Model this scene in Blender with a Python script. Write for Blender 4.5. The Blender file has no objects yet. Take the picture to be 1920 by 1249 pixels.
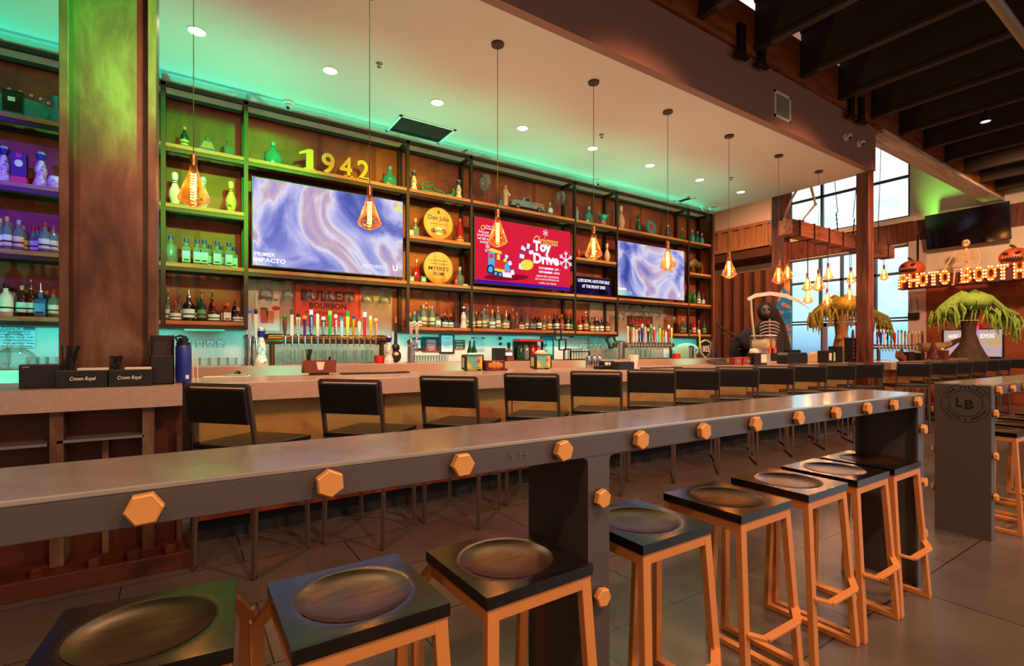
import bpy, bmesh, math, random
from math import sin, cos, pi, radians, atan2, sqrt
from mathutils import Vector, Matrix, Euler
random.seed(7)
SC = bpy.context.scene
COL = SC.collection
# ------------------------------------------------------------------ camera
FPX, HOR, EYE = 935.0, 655.0, 1.31
YAW = radians(33.46)
cd = bpy.data.cameras.new('camera'); cam = bpy.data.objects.new('camera', cd); COL.objects.link(cam)
cd.sensor_fit = 'HORIZONTAL'; cd.sensor_width = 36.0; cd.lens = 36.0*FPX/1920.0
cd.shift_y = (HOR-624.5)/1920.0; cd.clip_start = 0.02; cd.clip_end = 400
cam.location = (0, 0, EYE); cam.rotation_euler = (pi/2, 0, -YAW)
SC.camera = cam
SC.view_settings.view_transform = 'Standard'; SC.view_settings.look = 'None'
SC.view_settings.exposure = 0.12; SC.view_settings.gamma = 1.0; SC.view_settings.use_curve_mapping = False
SC.cycles.max_bounces = 9; SC.cycles.transparent_max_bounces = 14; SC.cycles.transmission_bounces = 6
SC.cycles.glossy_bounces = 4; SC.cycles.diffuse_bounces = 3
SC.cycles.caustics_reflective = False; SC.cycles.caustics_refractive = False
SC.cycles.sample_clamp_indirect = 3.0
SC.cycles.use_denoising = True

def hexc(h):
    h = h.lstrip('#'); out = []
    for i in (0, 2, 4):
        c = int(h[i:i+2], 16)/255.0
        out.append(c/12.92 if c <= 0.04045 else ((c+0.055)/1.055)**2.4)
    return (out[0], out[1], out[2], 1.0)
# ------------------------------------------------------------------ world: bright overcast sky towards the windows, dim elsewhere
W = bpy.data.worlds.new('sky'); SC.world = W; W.use_nodes = True
nt = W.node_tree; nt.nodes.clear()
wo = nt.nodes.new('ShaderNodeOutputWorld'); bg = nt.nodes.new('ShaderNodeBackground')
tc = nt.nodes.new('ShaderNodeTexCoord'); sp = nt.nodes.new('ShaderNodeSeparateXYZ')
nt.links.new(tc.outputs['Generated'], sp.inputs[0])
rz_ = nt.nodes.new('ShaderNodeValToRGB'); e = rz_.color_ramp.elements
e[0].position = 0.0; e[0].color = hexc('6f8da0'); e[1].position = 0.30; e[1].color = hexc('f4faff')
x = e.new(0.03); x.color = hexc('86a6b6'); x = e.new(0.10); x.color = hexc('b9d6e0'); x = e.new(0.17); x.color = hexc('e4f2f8')
nt.links.new(sp.outputs['Z'], rz_.inputs[0])
nz = nt.nodes.new('ShaderNodeTexNoise'); nz.inputs['Scale'].default_value = 7; nz.inputs['Detail'].default_value = 6
mp = nt.nodes.new('ShaderNodeMapping'); mp.inputs['Scale'].default_value = (1, 1, 2.6)
nt.links.new(tc.outputs['Generated'], mp.inputs[0]); nt.links.new(mp.outputs[0], nz.inputs['Vector'])
cr = nt.nodes.new('ShaderNodeValToRGB'); cr.color_ramp.elements[0].position = .36; cr.color_ramp.elements[0].color = hexc('a8bcc0')
cr.color_ramp.elements[1].position = .58; cr.color_ramp.elements[1].color = (1, 1, 1, 1)
nt.links.new(nz.outputs['Fac'], cr.inputs[0])
mul = nt.nodes.new('ShaderNodeMix'); mul.data_type = 'RGBA'; mul.blend_type = 'MULTIPLY'; mul.inputs[0].default_value = .75
nt.links.new(rz_.outputs[0], mul.inputs[6]); nt.links.new(cr.outputs[0], mul.inputs[7])
rx_ = nt.nodes.new('ShaderNodeMapRange'); rx_.inputs[1].default_value = .35; rx_.inputs[2].default_value = .85
rx_.inputs[3].default_value = .55; rx_.inputs[4].default_value = 3.0
nt.links.new(sp.outputs['X'], rx_.inputs[0])
warm = nt.nodes.new('ShaderNodeMix'); warm.data_type = 'RGBA'; warm.inputs[6].default_value = hexc('ffd4b8')
wf = nt.nodes.new('ShaderNodeMapRange'); wf.inputs[1].default_value = .3; wf.inputs[2].default_value = .75
nt.links.new(sp.outputs['X'], wf.inputs[0]); nt.links.new(wf.outputs[0], warm.inputs[0]); nt.links.new(mul.outputs[2], warm.inputs[7])
nt.links.new(warm.outputs[2], bg.inputs['Color']); nt.links.new(rx_.outputs[0], bg.inputs['Strength'])
nt.links.new(bg.outputs[0], wo.inputs[0])

# ------------------------------------------------------------------ lights
def aim(o, target):
    o.rotation_euler = (Vector(target)-o.location).to_track_quat('-Z', 'Y').to_euler()
def spot(name, loc, target, watts, col, deg=60, blend=.5, r=.05):
    l = bpy.data.lights.new(name, 'SPOT'); l.energy = watts; l.color = hexc(col)[:3]; l.spot_size = radians(deg); l.spot_blend = blend
    l.shadow_soft_size = r; o = bpy.data.objects.new(name, l); COL.objects.link(o); o.location = loc; aim(o, target); return o
def area(name, loc, target, watts, col, sx, sy, spread=180):
    l = bpy.data.lights.new(name, 'AREA'); l.energy = watts; l.color = hexc(col)[:3]; l.shape = 'RECTANGLE'; l.size = sx; l.size_y = sy
    l.spread = radians(spread); o = bpy.data.objects.new(name, l); COL.objects.link(o); o.location = loc; aim(o, target); return o
def point(name, loc, watts, col, r=.03):
    l = bpy.data.lights.new(name, 'POINT'); l.energy = watts; l.color = hexc(col)[:3]; l.shadow_soft_size = r
    o = bpy.data.objects.new(name, l); COL.objects.link(o); o.location = loc; return o
CZ = 4.31          # bar ceiling
SY = 6.5           # front plane of the back-bar shelving
WY = 6.86          # back wall
# teal LED strips: on top of the shelving and under its lowest shelf (washes the wall)
area('led_strip_top', (5.2, 6.62, 4.20), (5.2, 5.9, 4.31), 14, '00e6b4', 8.8, .05)
area('led_strip_top_left', (-1.6, 6.62, 4.20), (-1.6, 5.9, 4.31), 5, '00d8d0', 4.6, .05)
area('led_strip_ledge', (4.0, 6.53, 1.545), (4.0, 6.78, 1.15), 36, '00dce6', 10.6, .04)
area('led_strip_ledge_left', (-1.9, 6.53, 1.545), (-1.9, 6.78, 1.15), 13, '00dce6', 3.4, .04)
# teal spots added out of sight in the aisle to wash ceiling and shelves
for x_, w_ in ((-2.9, 400), (-.3, 380), (1.6, 260), (3.6, 230), (5.6, 230), (7.4, 190), (9.0, 60)):
    spot('aisle_teal_fill', (x_, 5.5, .75), (x_, 6.45, 4.3), w_, '00ffc4', 62, 1., .06)
for x_ in (-1.4, .9, 3.2, 5.5, 7.8):
    spot('shelf_teal_light', (x_, 5.4, .8), (x_+.2, 6.7, 1.75), 60 if x_ < 0 else 28, '30ffe0', 90, 1., .05)
for x_ in (.5, 3.5, 6.5):
    spot('aisle_warm_fill', (x_, 4.9, .75), (x_+.6, 4.5, 4.3), 130, 'ffdcae', 110, 1., .06)  # warm fill added below the counter line to brighten the ceiling
# coloured stage spots in the hall rafters
spot('green_spot', (1.2, .6, 4.6), (-.42, 4.15, 3.35), 2300, '00ff58', 24, .8)
spot('green_spot_shelf', (1.6, .6, 4.6), (.35, 6.6, 3.3), 2200, '08ff30', 24, .6)
spot('yellow_spot', (2.0, .8, 4.0), (2.6, 6.6, 3.0), 1500, 'e8e010', 26, .8)
spot('violet_spot', (-3.0, 1.6, 4.3), (-1.5, 6.85, 2.75), 1100, '5a10ff', 17, .7)
spot('green_wall_spot', (16.2, 5.2, 4.45), (17, 4.0, 6.0), 110, '90ff60', 95, .9)
# warm fill spots added to brighten hall, bar and far walls, without fixtures
for i, (x_, y_) in enumerate(((-1.5, -.8), (1.0, -1.6), (3.0, -.9), (5.6, -1.2), (8.6, -1.0), (12.0, .6))):
    spot('hall_fill', (x_, y_, 4.95), (x_+.5, y_+2.1, 0), 230 if x_ < 0 else 500, 'ffc8a0', 115, .7, .12)
for x_ in (.6, 3.8, 7.0, 10.0):
    spot('bar_wash', (x_, .6, 4.5), (x_+.5, 6.2, 1.7), 950 if x_ > 1 else 600, 'ffac80', 56, .8, .15)
spot('far_wash', (12.5, 2.0, 4.9), (16.9, 4.0, 2.0), 800, 'ffc090', 95, .9, .15)
spot('stair_wash', (12.5, 7.5, 5.9), (16.9, 9.5, 2.4), 950, 'ffb080', 95, .9, .15)

# ------------------------------------------------------------------ helpers
RX, RY, FX, FY = cos(YAW), -sin(YAW), sin(YAW), cos(YAW)
def ray(px, py):
    u = (px-960)/FPX; v = (HOR-py)/FPX
    return FX+u*RX, FY+u*RY, v
def PY(px, py, Y):
    a, b, v = ray(px, py); t = Y/b; return a*t, EYE+v*t
def PX(px, py, X):
    a, b, v = ray(px, py); t = X/a; return b*t, EYE+v*t
def PZ(px, py, Z):
    a, b, v = ray(px, py); t = (Z-EYE)/v; return a*t, b*t
def XP(px, Y=SY): return PY(px, 0, Y)[0]

MATS = {}
def mat(name, col='808080', rough=.5, metal=0., emit=None, es=0., trans=0., coat=0., spec=None, alpha=1., bump=0., bscale=60.):
    if name in MATS: return MATS[name]
    m = bpy.data.materials.new(name); m.use_nodes = True; n = m.node_tree; b = n.nodes['Principled BSDF']
    b.inputs['Base Color'].default_value = hexc(col); b.inputs['Roughness'].default_value = rough; b.inputs['Metallic'].default_value = metal
    b.inputs['Transmission Weight'].default_value = trans; b.inputs['Coat Weight'].default_value = coat; b.inputs['Alpha'].default_value = alpha
    if spec is not None: b.inputs['Specular IOR Level'].default_value = spec
    if emit: b.inputs['Emission Color'].default_value = hexc(emit); b.inputs['Emission Strength'].default_value = es
    if bump:
        t = n.nodes.new('ShaderNodeTexNoise'); t.inputs['Scale'].default_value = bscale; bp = n.nodes.new('ShaderNodeBump'); bp.inputs['Strength'].default_value = bump
        c = n.nodes.new('ShaderNodeTexCoord'); n.links.new(c.outputs['Object'], t.inputs['Vector'])
        n.links.new(t.outputs['Fac'], bp.inputs['Height']); n.links.new(bp.outputs[0], b.inputs['Normal'])
    m.diffuse_color = hexc(col); MATS[name] = m; return m
def patina(name, stops, scale=(1, 1, 1), nscale=2., detail=8., rough=(.35, .6), metal=.3, bump=.1, dist=.6, lac=None):
    """mottled metal, stone or wood: noise through a colour ramp"""
    if name in MATS: return MATS[name]
    m = bpy.data.materials.new(name); m.use_nodes = True; n = m.node_tree; b = n.nodes['Principled BSDF']
    tc = n.nodes.new('ShaderNodeTexCoord'); mp = n.nodes.new('ShaderNodeMapping'); mp.inputs['Scale'].default_value = scale
    nz = n.nodes.new('ShaderNodeTexNoise'); nz.inputs['Scale'].default_value = nscale; nz.inputs['Detail'].default_value = detail
    nz.inputs['Roughness'].default_value = .62; nz.inputs['Distortion'].default_value = dist
    n.links.new(tc.outputs['Object'], mp.inputs[0]); n.links.new(mp.outputs[0], nz.inputs['Vector'])
    r = n.nodes.new('ShaderNodeValToRGB'); el = r.color_ramp.elements
    el[0].position, el[0].color = stops[0][0], hexc(stops[0][1]); el[1].position, el[1].color = stops[-1][0], hexc(stops[-1][1])
    for p, c in stops[1:-1]: k = el.new(p); k.color = hexc(c)
    n.links.new(nz.outputs['Fac'], r.inputs[0]); n.links.new(r.outputs[0], b.inputs['Base Color'])
    mr = n.nodes.new('ShaderNodeMapRange'); mr.inputs[3].default_value = rough[0]; mr.inputs[4].default_value = rough[1]
    n.links.new(nz.outputs['Fac'], mr.inputs[0]); n.links.new(mr.outputs[0], b.inputs['Roughness'])
    b.inputs['Metallic'].default_value = metal
    if bump:
        bp = n.nodes.new('ShaderNodeBump'); bp.inputs['Strength'].default_value = bump; bp.inputs['Distance'].default_value = .02
        n.links.new(nz.outputs['Fac'], bp.inputs['Height']); n.links.new(bp.outputs[0], b.inputs['Normal'])
    MATS[name] = m; return m
def thin_glass(name, tint='f4fbfa', gl=.12, rough=.03):
    if name in MATS: return MATS[name]
    m = bpy.data.materials.new(name); m.use_nodes = True; n = m.node_tree; n.nodes.clear()
    o = n.nodes.new('ShaderNodeOutputMaterial'); t = n.nodes.new('ShaderNodeBsdfTransparent'); t.inputs[0].default_value = hexc(tint)
    g = n.nodes.new('ShaderNodeBsdfGlossy'); g.inputs['Roughness'].default_value = rough
    lw = n.nodes.new('ShaderNodeLayerWeight'); lw.inputs['Blend'].default_value = .35
    ma = n.nodes.new('ShaderNodeMath'); ma.operation = 'MULTIPLY_ADD'; ma.inputs[1].default_value = .75; ma.inputs[2].default_value = gl*.3
    mx = n.nodes.new('ShaderNodeMixShader')
    n.links.new(lw.outputs['Facing'], ma.inputs[0]); n.links.new(ma.outputs[0], mx.inputs[0]); n.links.new(t.outputs[0], mx.inputs[1]); n.links.new(g.outputs[0], mx.inputs[2])
    n.links.new(mx.outputs[0], o.inputs[0]); MATS[name] = m; return m
def glow(name, col, s=1.):
    if name in MATS: return MATS[name]
    m = bpy.data.materials.new(name); m.use_nodes = True; n = m.node_tree; n.nodes.clear()
    o = n.nodes.new('ShaderNodeOutputMaterial'); em = n.nodes.new('ShaderNodeEmission'); em.inputs[0].default_value = hexc(col); em.inputs[1].default_value = s
    n.links.new(em.outputs[0], o.inputs[0]); MATS[name] = m; return m
def glow_noise(name, stops, s=1., scale=1.4, off=(0, 0, 0), dist=1.4):
    if name in MATS: return MATS[name]
    m = bpy.data.materials.new(name); m.use_nodes = True; n = m.node_tree; n.nodes.clear()
    o = n.nodes.new('ShaderNodeOutputMaterial'); em = n.nodes.new('ShaderNodeEmission'); em.inputs[1].default_value = s
    tc = n.nodes.new('ShaderNodeTexCoord'); mp = n.nodes.new('ShaderNodeMapping'); mp.inputs['Location'].default_value = off; mp.inputs['Rotation'].default_value = (0, .6, 0)
    nz = n.nodes.new('ShaderNodeTexNoise'); nz.inputs['Scale'].default_value = scale; nz.inputs['Detail'].default_value = 5; nz.inputs['Distortion'].default_value = dist
    r = n.nodes.new('ShaderNodeValToRGB'); el = r.color_ramp.elements
    el[0].position, el[0].color = stops[0][0], hexc(stops[0][1]); el[1].position, el[1].color = stops[-1][0], hexc(stops[-1][1])
    for p, c in stops[1:-1]: k = el.new(p); k.color = hexc(c)
    n.links.new(tc.outputs['Object'], mp.inputs[0]); n.links.new(mp.outputs[0], nz.inputs['Vector']); n.links.new(nz.outputs['Fac'], r.inputs[0])
    n.links.new(r.outputs[0], em.inputs[0]); n.links.new(em.outputs[0], o.inputs[0]); MATS[name] = m; return m

WORLDROOTS = set()
def tag(o, label=None, cat=None, group=None, kind=None):
    if label: o['label'] = label
    if cat: o['category'] = cat
    if group: o['group'] = group
    if kind: o['kind'] = kind
    return o
def thing(name, label, cat, loc=(0, 0, 0), rz=0, group=None, world=False):
    o = bpy.data.objects.new(name, None); COL.objects.link(o); o.empty_display_size = .05
    o.location = loc; o.rotation_euler = (0, 0, rz); tag(o, label, cat, group)
    if world: WORLDROOTS.add(o.name)
    return o
def kids(o): return [c for c in bpy.data.objects if c.parent == o]
KCACHE = {}
def copy_tree(o, parent=None):
    c = o.copy(); COL.objects.link(c)
    if parent is not None: c.parent = parent
    if o.name not in KCACHE: KCACHE[o.name] = kids(o)
    for ch in KCACHE[o.name]: copy_tree(ch, c)
    return c
class MB:
    def __init__(s): s.bm = bmesh.new()
    def box(s, x0, x1, y0, y1, z0, z1):
        v = [s.bm.verts.new((x, y, z)) for x in (x0, x1) for y in (y0, y1) for z in (z0, z1)]
        for f in ((0, 1, 3, 2), (4, 6, 7, 5), (0, 4, 5, 1), (2, 3, 7, 6), (0, 2, 6, 4), (1, 5, 7, 3)): s.bm.faces.new([v[i] for i in f])
        return s
    def rbox(s, c, size, M=None):
        M = M or Matrix.Identity(3); c = Vector(c)
        v = [s.bm.verts.new(c+M@Vector((x*size[0]/2, y*size[1]/2, z*size[2]/2))) for x in (-1, 1) for y in (-1, 1) for z in (-1, 1)]
        for f in ((0, 1, 3, 2), (4, 6, 7, 5), (0, 4, 5, 1), (2, 3, 7, 6), (0, 2, 6, 4), (1, 5, 7, 3)): s.bm.faces.new([v[i] for i in f])
        return s
    def bar(s, p, q, w, h=None, up=(0, 0, 1)):
        """rectangular bar from p to q, w wide and h tall (h along up)"""
        h = h or w; p, q = Vector(p), Vector(q); d = (q-p).normalized(); up = Vector(up)
        if abs(d.dot(up)) > .98: up = Vector((0, 1, 0))
        sd = d.cross(up).normalized(); u2 = sd.cross(d)
        r = []
        for P in (p, q):
            r.append([s.bm.verts.new(P+sd*a*w/2+u2*b*h/2) for a, b in ((-1, -1), (1, -1), (1, 1), (-1, 1))])
        s.bm.faces.new(r[0][::-1]); s.bm.faces.new(r[1])
        for i in range(4): s.bm.faces.new((r[0][i], r[0][(i+1) % 4], r[1][(i+1) % 4], r[1][i]))
        return s
    def path(s, pts, rad, seg=8, flat=1.):
        pts = [Vector(p) for p in pts]; n = len(pts)
        if not isinstance(rad, (list, tuple)): rad = [rad]*n
        rings = []; prev = None
        for i, p in enumerate(pts):
            d = (pts[min(i+1, n-1)]-pts[max(i-1, 0)]).normalized()
            a = prev if prev is not None else (Vector((0, 0, 1)) if abs(d.z) < .9 else Vector((1, 0, 0)))
            sd = d.cross(a)
            if sd.length < 1e-4: sd = d.cross(Vector((.3, .8, .5)))
            sd.normalize(); u = sd.cross(d).normalized(); prev = u
            rings.append([s.bm.verts.new(p+(sd*cos(2*pi*k/seg)+u*sin(2*pi*k/seg)*flat)*rad[i]) for k in range(seg)])
        for a, b in zip(rings, rings[1:]):
            for k in range(seg): s.bm.faces.new((a[k], a[(k+1) % seg], b[(k+1) % seg], b[k]))
        s.bm.faces.new(rings[0][::-1]); s.bm.faces.new(rings[-1]); return s
    def tube(s, p, q, r, r2=None, seg=10): return s.path([p, q], [r, r if r2 is None else r2], seg)
    def lathe(s, prof, c=(0, 0, 0), seg=16, sy=1., M=None, rot=0):
        c = Vector(c); rings = []
        for r, z in prof:
            vs = []
            if r < 1e-5: vs = [Vector((0, 0, z))]
            else: vs = [Vector((r*cos(2*pi*k/seg+rot), r*sin(2*pi*k/seg+rot)*sy, z)) for k in range(seg)]
            rings.append([s.bm.verts.new(c+(M@v if M else v)) for v in vs])
        for a, b in zip(rings, rings[1:]):
            if len(a) == 1 and len(b) == 1: continue
            if len(a) == 1:
                for k in range(seg): s.bm.faces.new((a[0], b[k], b[(k+1) % seg])) if False else s.bm.faces.new((a[0], b[(k+1) % seg], b[k]))
            elif len(b) == 1:
                for k in range(seg): s.bm.faces.new((a[k], a[(k+1) % seg], b[0]))
            else:
                for k in range(seg): s.bm.faces.new((a[k], a[(k+1) % seg], b[(k+1) % seg], b[k]))
        if len(rings[0]) > 1: s.bm.faces.new(rings[0][::-1])
        if len(rings[-1]) > 1 : s.bm.faces.new(rings[-1])
        return s
    def sphere(s, c, r, seg=12, M=None):
        if not isinstance(r, (tuple, list)): r = (r, r, r)
        n = seg//2+1; rings = []
        for i in range(n+1):
            th = pi*i/n
            if i in (0, n): vs = [Vector((0, 0, cos(th)*r[2]))]
            else: vs = [Vector((sin(th)*cos(2*pi*k/seg)*r[0], sin(th)*sin(2*pi*k/seg)*r[1], cos(th)*r[2])) for k in range(seg)]
            rings.append([s.bm.verts.new(Vector(c)+(M@v if M else v)) for v in vs])
        for a, b in zip(rings, rings[1:]):
            for k in range(seg):
                A, A2 = a[k % len(a)], a[(k+1) % len(a)]; B, B2 = b[k % len(b)], b[(k+1) % len(b)]
                f = [A, B, B2, A2]; f = [v for i, v in enumerate(f) if v not in f[:i]]
                s.bm.faces.new(f)
        return s
    def prism(s, poly, y0, y1, plane='xz'):
        def P(a, b, t): return {'xz': (a, t, b), 'xy': (a, b, t), 'yz': (t, a, b)}[plane]
        A = [s.bm.verts.new(P(a, b, y0)) for a, b in poly]; B = [s.bm.verts.new(P(a, b, y1)) for a, b in poly]
        s.bm.faces.new(A); s.bm.faces.new(B[::-1]); n = len(poly)
        for i in range(n): s.bm.faces.new((A[i], B[i], B[(i+1) % n], A[(i+1) % n]))
        return s
    def quad(s, pts):
        s.bm.faces.new([s.bm.verts.new(p) for p in pts]); return s
    def xform(s, M):
        s.bm.transform(M); return s
    def build(s, name, m, parent=None, smooth=False, bevel=0., kind=None, label=None, sub=0):
        bmesh.ops.recalc_face_normals(s.bm, faces=s.bm.faces)
        me = bpy.data.meshes.new(name); s.bm.to_mesh(me); s.bm.free(); me.materials.append(m)
        if smooth:
            for p in me.polygons: p.use_smooth = True
            me.set_sharp_from_angle(angle=radians(42))
        o = bpy.data.objects.new(name, me); COL.objects.link(o)
        if parent is not None:
            o.parent = parent
            r = parent
            while r.parent: r = r.parent
            if r.name in WORLDROOTS and parent == r: o.location = -Vector(r.location)
        if bevel:
            b = o.modifiers.new('bevel', 'BEVEL'); b.width = bevel; b.segments = 2; b.limit_method = 'ANGLE'
        if sub:
            b = o.modifiers.new('sub', 'SUBSURF'); b.levels = sub; b.render_levels = sub
        if kind: o['kind'] = kind
        if label: o['label'] = label
        return o
def struct(name, mb, m, **k):
    return mb.build(name, m, kind='structure', **k)
FACE = {'-y': Matrix(((1, 0, 0), (0, 0, -1), (0, 1, 0))), '-x': Matrix(((0, 0, -1), (-1, 0, 0), (0, 1, 0))), 'z': Matrix.Identity(3)}
def textbm(body, size=.1, bold=0., ext=0., shear=0., fit=None):
    c = bpy.data.curves.new('t', 'FONT'); c.body = body; c.size = size; c.align_x = 'CENTER'; c.align_y = 'CENTER'
    c.offset = bold*size; c.extrude = ext; c.shear = shear; c.resolution_u = 3; c.space_line = .95
    o = bpy.data.objects.new('t', c); COL.objects.link(o)
    dg = bpy.context.evaluated_depsgraph_get(); me = bpy.data.meshes.new_from_object(o.evaluated_get(dg))
    COL.objects.unlink(o); bpy.data.objects.remove(o); bpy.data.curves.remove(c)
    b = MB(); b.bm.from_mesh(me); bpy.data.meshes.remove(me)
    if fit:
        xs = [v.co.x for v in b.bm.verts]; ys = [v.co.y for v in b.bm.verts]
        if xs:
            cx, cy = (min(xs)+max(xs))/2, (min(ys)+max(ys))/2; w = max(max(xs)-min(xs), 1e-6); h = max(max(ys)-min(ys), 1e-6)
            fw = fit[0]/w; fh = fit[1]/h if fit[1] else fw
            for v in b.bm.verts: v.co.x = (v.co.x-cx)*fw; v.co.y = (v.co.y-cy)*fh
    return b
def text(parent, body, loc, size, m, face='-y', name='lettering', bold=0., ext=.0008, shear=0., fit=None, rot=0., rz=0., label=None):
    b = textbm(body, size, bold, ext, shear, fit)
    M = Matrix.Translation(loc)@Matrix.Rotation(rz, 4, 'Z')@FACE[face].to_4x4()@Matrix.Rotation(rot, 4, 'Z')
    b.xform(M)
    return b.build(name, m, parent, label=label)
ORD = ['first', 'second', 'third', 'fourth', 'fifth', 'sixth', 'seventh', 'eighth', 'ninth', 'tenth', 'eleventh', 'twelfth', 'thirteenth', 'fourteenth',
       'fifteenth', 'sixteenth', 'seventeenth', 'eighteenth', 'nineteenth', 'twentieth', 'twenty-first', 'twenty-second', 'twenty-third', 'twenty-fourth',
       'twenty-fifth', 'twenty-sixth', 'twenty-seventh', 'twenty-eighth', 'twenty-ninth', 'thirtieth']

# ------------------------------------------------------------------ materials
M_rust = patina('rusted_steel', [(.3, '2c1a10'), (.45, '543020'), (.55, '6a4630'), (.66, '7e6448'), (.8, '4a3020')], (1.2, 1.2, .55), 2.2, metal=.25, rough=(.3, .55))
M_rustwall = patina('rusted_wall_sheet', [(.3, '4a200f'), (.48, '8a4220'), (.6, 'a05a2c'), (.75, '6a4420')], (.8, .8, .8), 1.6, metal=.1, rough=(.4, .65))
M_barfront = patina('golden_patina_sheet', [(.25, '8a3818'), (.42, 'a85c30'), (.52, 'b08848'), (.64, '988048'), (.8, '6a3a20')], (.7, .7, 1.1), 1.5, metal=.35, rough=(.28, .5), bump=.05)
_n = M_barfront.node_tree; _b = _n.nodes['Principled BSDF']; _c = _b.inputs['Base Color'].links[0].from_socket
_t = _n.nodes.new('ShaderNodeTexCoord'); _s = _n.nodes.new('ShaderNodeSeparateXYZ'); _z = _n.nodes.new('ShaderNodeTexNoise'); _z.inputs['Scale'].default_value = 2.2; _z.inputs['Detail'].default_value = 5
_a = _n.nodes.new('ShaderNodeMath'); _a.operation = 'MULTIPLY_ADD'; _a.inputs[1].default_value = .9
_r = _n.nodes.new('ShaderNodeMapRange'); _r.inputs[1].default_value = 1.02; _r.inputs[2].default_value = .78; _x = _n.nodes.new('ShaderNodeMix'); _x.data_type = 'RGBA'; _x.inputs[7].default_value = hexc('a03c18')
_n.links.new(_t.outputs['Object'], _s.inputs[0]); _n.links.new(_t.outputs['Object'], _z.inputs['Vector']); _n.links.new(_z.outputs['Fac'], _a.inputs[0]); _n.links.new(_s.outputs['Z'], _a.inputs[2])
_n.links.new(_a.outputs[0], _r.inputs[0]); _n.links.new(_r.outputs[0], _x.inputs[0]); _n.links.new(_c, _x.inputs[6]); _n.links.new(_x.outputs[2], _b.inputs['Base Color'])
M_bardark = patina('dark_rusted_sheet', [(.3, '2a120a'), (.5, '5a2410'), (.7, '3a1a0c')], (1, 1, 1), 2.4, metal=.25, rough=(.35, .6))
M_frame = mat('dark_steel_frame', '3c332c', .42, .75)
M_shelf = patina('shelf_board_wood', [(.3, '7a3c1a'), (.5, 'a8622e'), (.7, 'c07a3c')], (.8, 4, 12), 3., metal=0, rough=(.35, .5), bump=.02)
M_counter = patina('speckled_counter_stone', [(.3, 'b0907a'), (.7, 'bc9c88')], (1, 1, 1), 90., detail=2, metal=0, rough=(.22, .3), bump=0)
M_beige = patina('beige_panel', [(.3, '9a8268'), (.7, 'b09a80')], (1, 1, 1), 3., metal=.15, rough=(.35, .5), bump=0)
M_cream = mat('cream_wall_paint', 'e2d6c2', .75)
M_ceil = mat('white_ceiling_paint', 'd8cfc4', .7)
M_fascia = mat('fascia_paint', '946c5e', .7)
M_glulam = patina('glulam_beam_wood', [(.3, '5a2a10'), (.5, '8a4a1e'), (.7, '9c5a28')], (.5, 4, 4), 3., metal=0, rough=(.5, .65), bump=.03)
M_white_wood = patina('whitewashed_wood', [(.3, 'a08878'), (.5, 'd4c6ba'), (.7, 'e6dcd2')], (.4, 6, 3), 4., metal=0, rough=(.6, .8), bump=.1)
M_joist = mat('dark_joist_wood', '2e221a', .8)
M_deck = mat('black_deck_paint', '100d0b', .9)
M_redwood = patina('reddish_post_wood', [(.3, '44201a'), (.5, '70382a'), (.65, '8a5038'), (.8, '4c281c')], (5, 5, .5), 3., metal=.1, rough=(.35, .55), bump=.05)
M_table = mat('grey_painted_steel', '5c524e', .38, .35)
M_tabletop = patina('grey_enamel_top', [(.35, 'a0968a'), (.65, 'aaa094')], (1, 1, 1), 6., detail=2, metal=.35, rough=(.10, .17), bump=0)
M_orange = mat('orange_powder_coat', 'cf8445', .42, .1)
M_orange2 = mat('orange_bolt_paint', 'd8954c', .45, .05, bump=.05, bscale=120)
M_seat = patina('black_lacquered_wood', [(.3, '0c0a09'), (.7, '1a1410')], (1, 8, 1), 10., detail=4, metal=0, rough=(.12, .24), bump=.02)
M_dish = patina('sheen_tinted_lacquer', [(.3, '3a2818'), (.55, '553a22'), (.75, '46301e')], (1, 9, 1), 7., detail=3, metal=.75, rough=(.22, .3), bump=.01)  # black lacquer with its warm reflections put into a brown base colour
M_chair = mat('black_vinyl', '120f0d', .5)
M_chairframe = mat('brushed_steel_tube', '6e5c50', .35, .6)
M_black = mat('black_plastic', '14110f', .4)
M_blackmatte = mat('black_rubber', '1a1614', .8)
M_chrome = mat('chrome', 'd8d4d0', .12, 1.)
M_brass = mat('aged_bronze_pipe', '7a5a34', .28, .9)
M_brownplastic = mat('brown_plastic', '6e3a20', .45)
M_white = mat('white_plastic', 'e8e4dc', .5)
M_paper = mat('paper', 'e6d8bc', .9)
M_cord = mat('brown_fabric_cord', '4a342a', .7)
M_glass = thin_glass('clear_glass', 'f9fdfc', .1)
M_bulb = thin_glass('amber_bulb_glass', 'ffdca8', .3)
_n = M_bulb.node_tree; _o = _n.nodes['Material Output']; _src = _o.inputs[0].links[0].from_socket
_d = _n.nodes.new('ShaderNodeBsdfTranslucent'); _d.inputs[0].default_value = hexc('ffb060')
_lw = _n.nodes.new('ShaderNodeLayerWeight'); _lw.inputs['Blend'].default_value = .3
_ma = _n.nodes.new('ShaderNodeMath'); _ma.operation = 'MULTIPLY_ADD'; _ma.inputs[1].default_value = .22; _ma.inputs[2].default_value = .025
_m = _n.nodes.new('ShaderNodeMixShader'); _n.links.new(_lw.outputs['Facing'], _ma.inputs[0]); _n.links.new(_ma.outputs[0], _m.inputs[0])
_n.links.new(_src, _m.inputs[1]); _n.links.new(_d.outputs[0], _m.inputs[2]); _n.links.new(_m.outputs[0], _o.inputs[0])
M_window = thin_glass('window_pane_glass', 'e8f2f6', .1)
M_bone = mat('bone_plastic', 'cbb594', .6)
M_dark_hdr = mat('dark_window_frame', '2c3c46', .4, .4)
M_teal = mat('teal_glaze', '2aa89c', .25)
M_mull = mat('blue_grey_mullion', '4c6676', .4, .4)
M_ink = mat('dark_ink', '2a1a10', .6)
M_inkw = mat('white_ink', 'f0ece4', .5)
M_led = glow('filament_glow', 'ffc060', 26)
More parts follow.
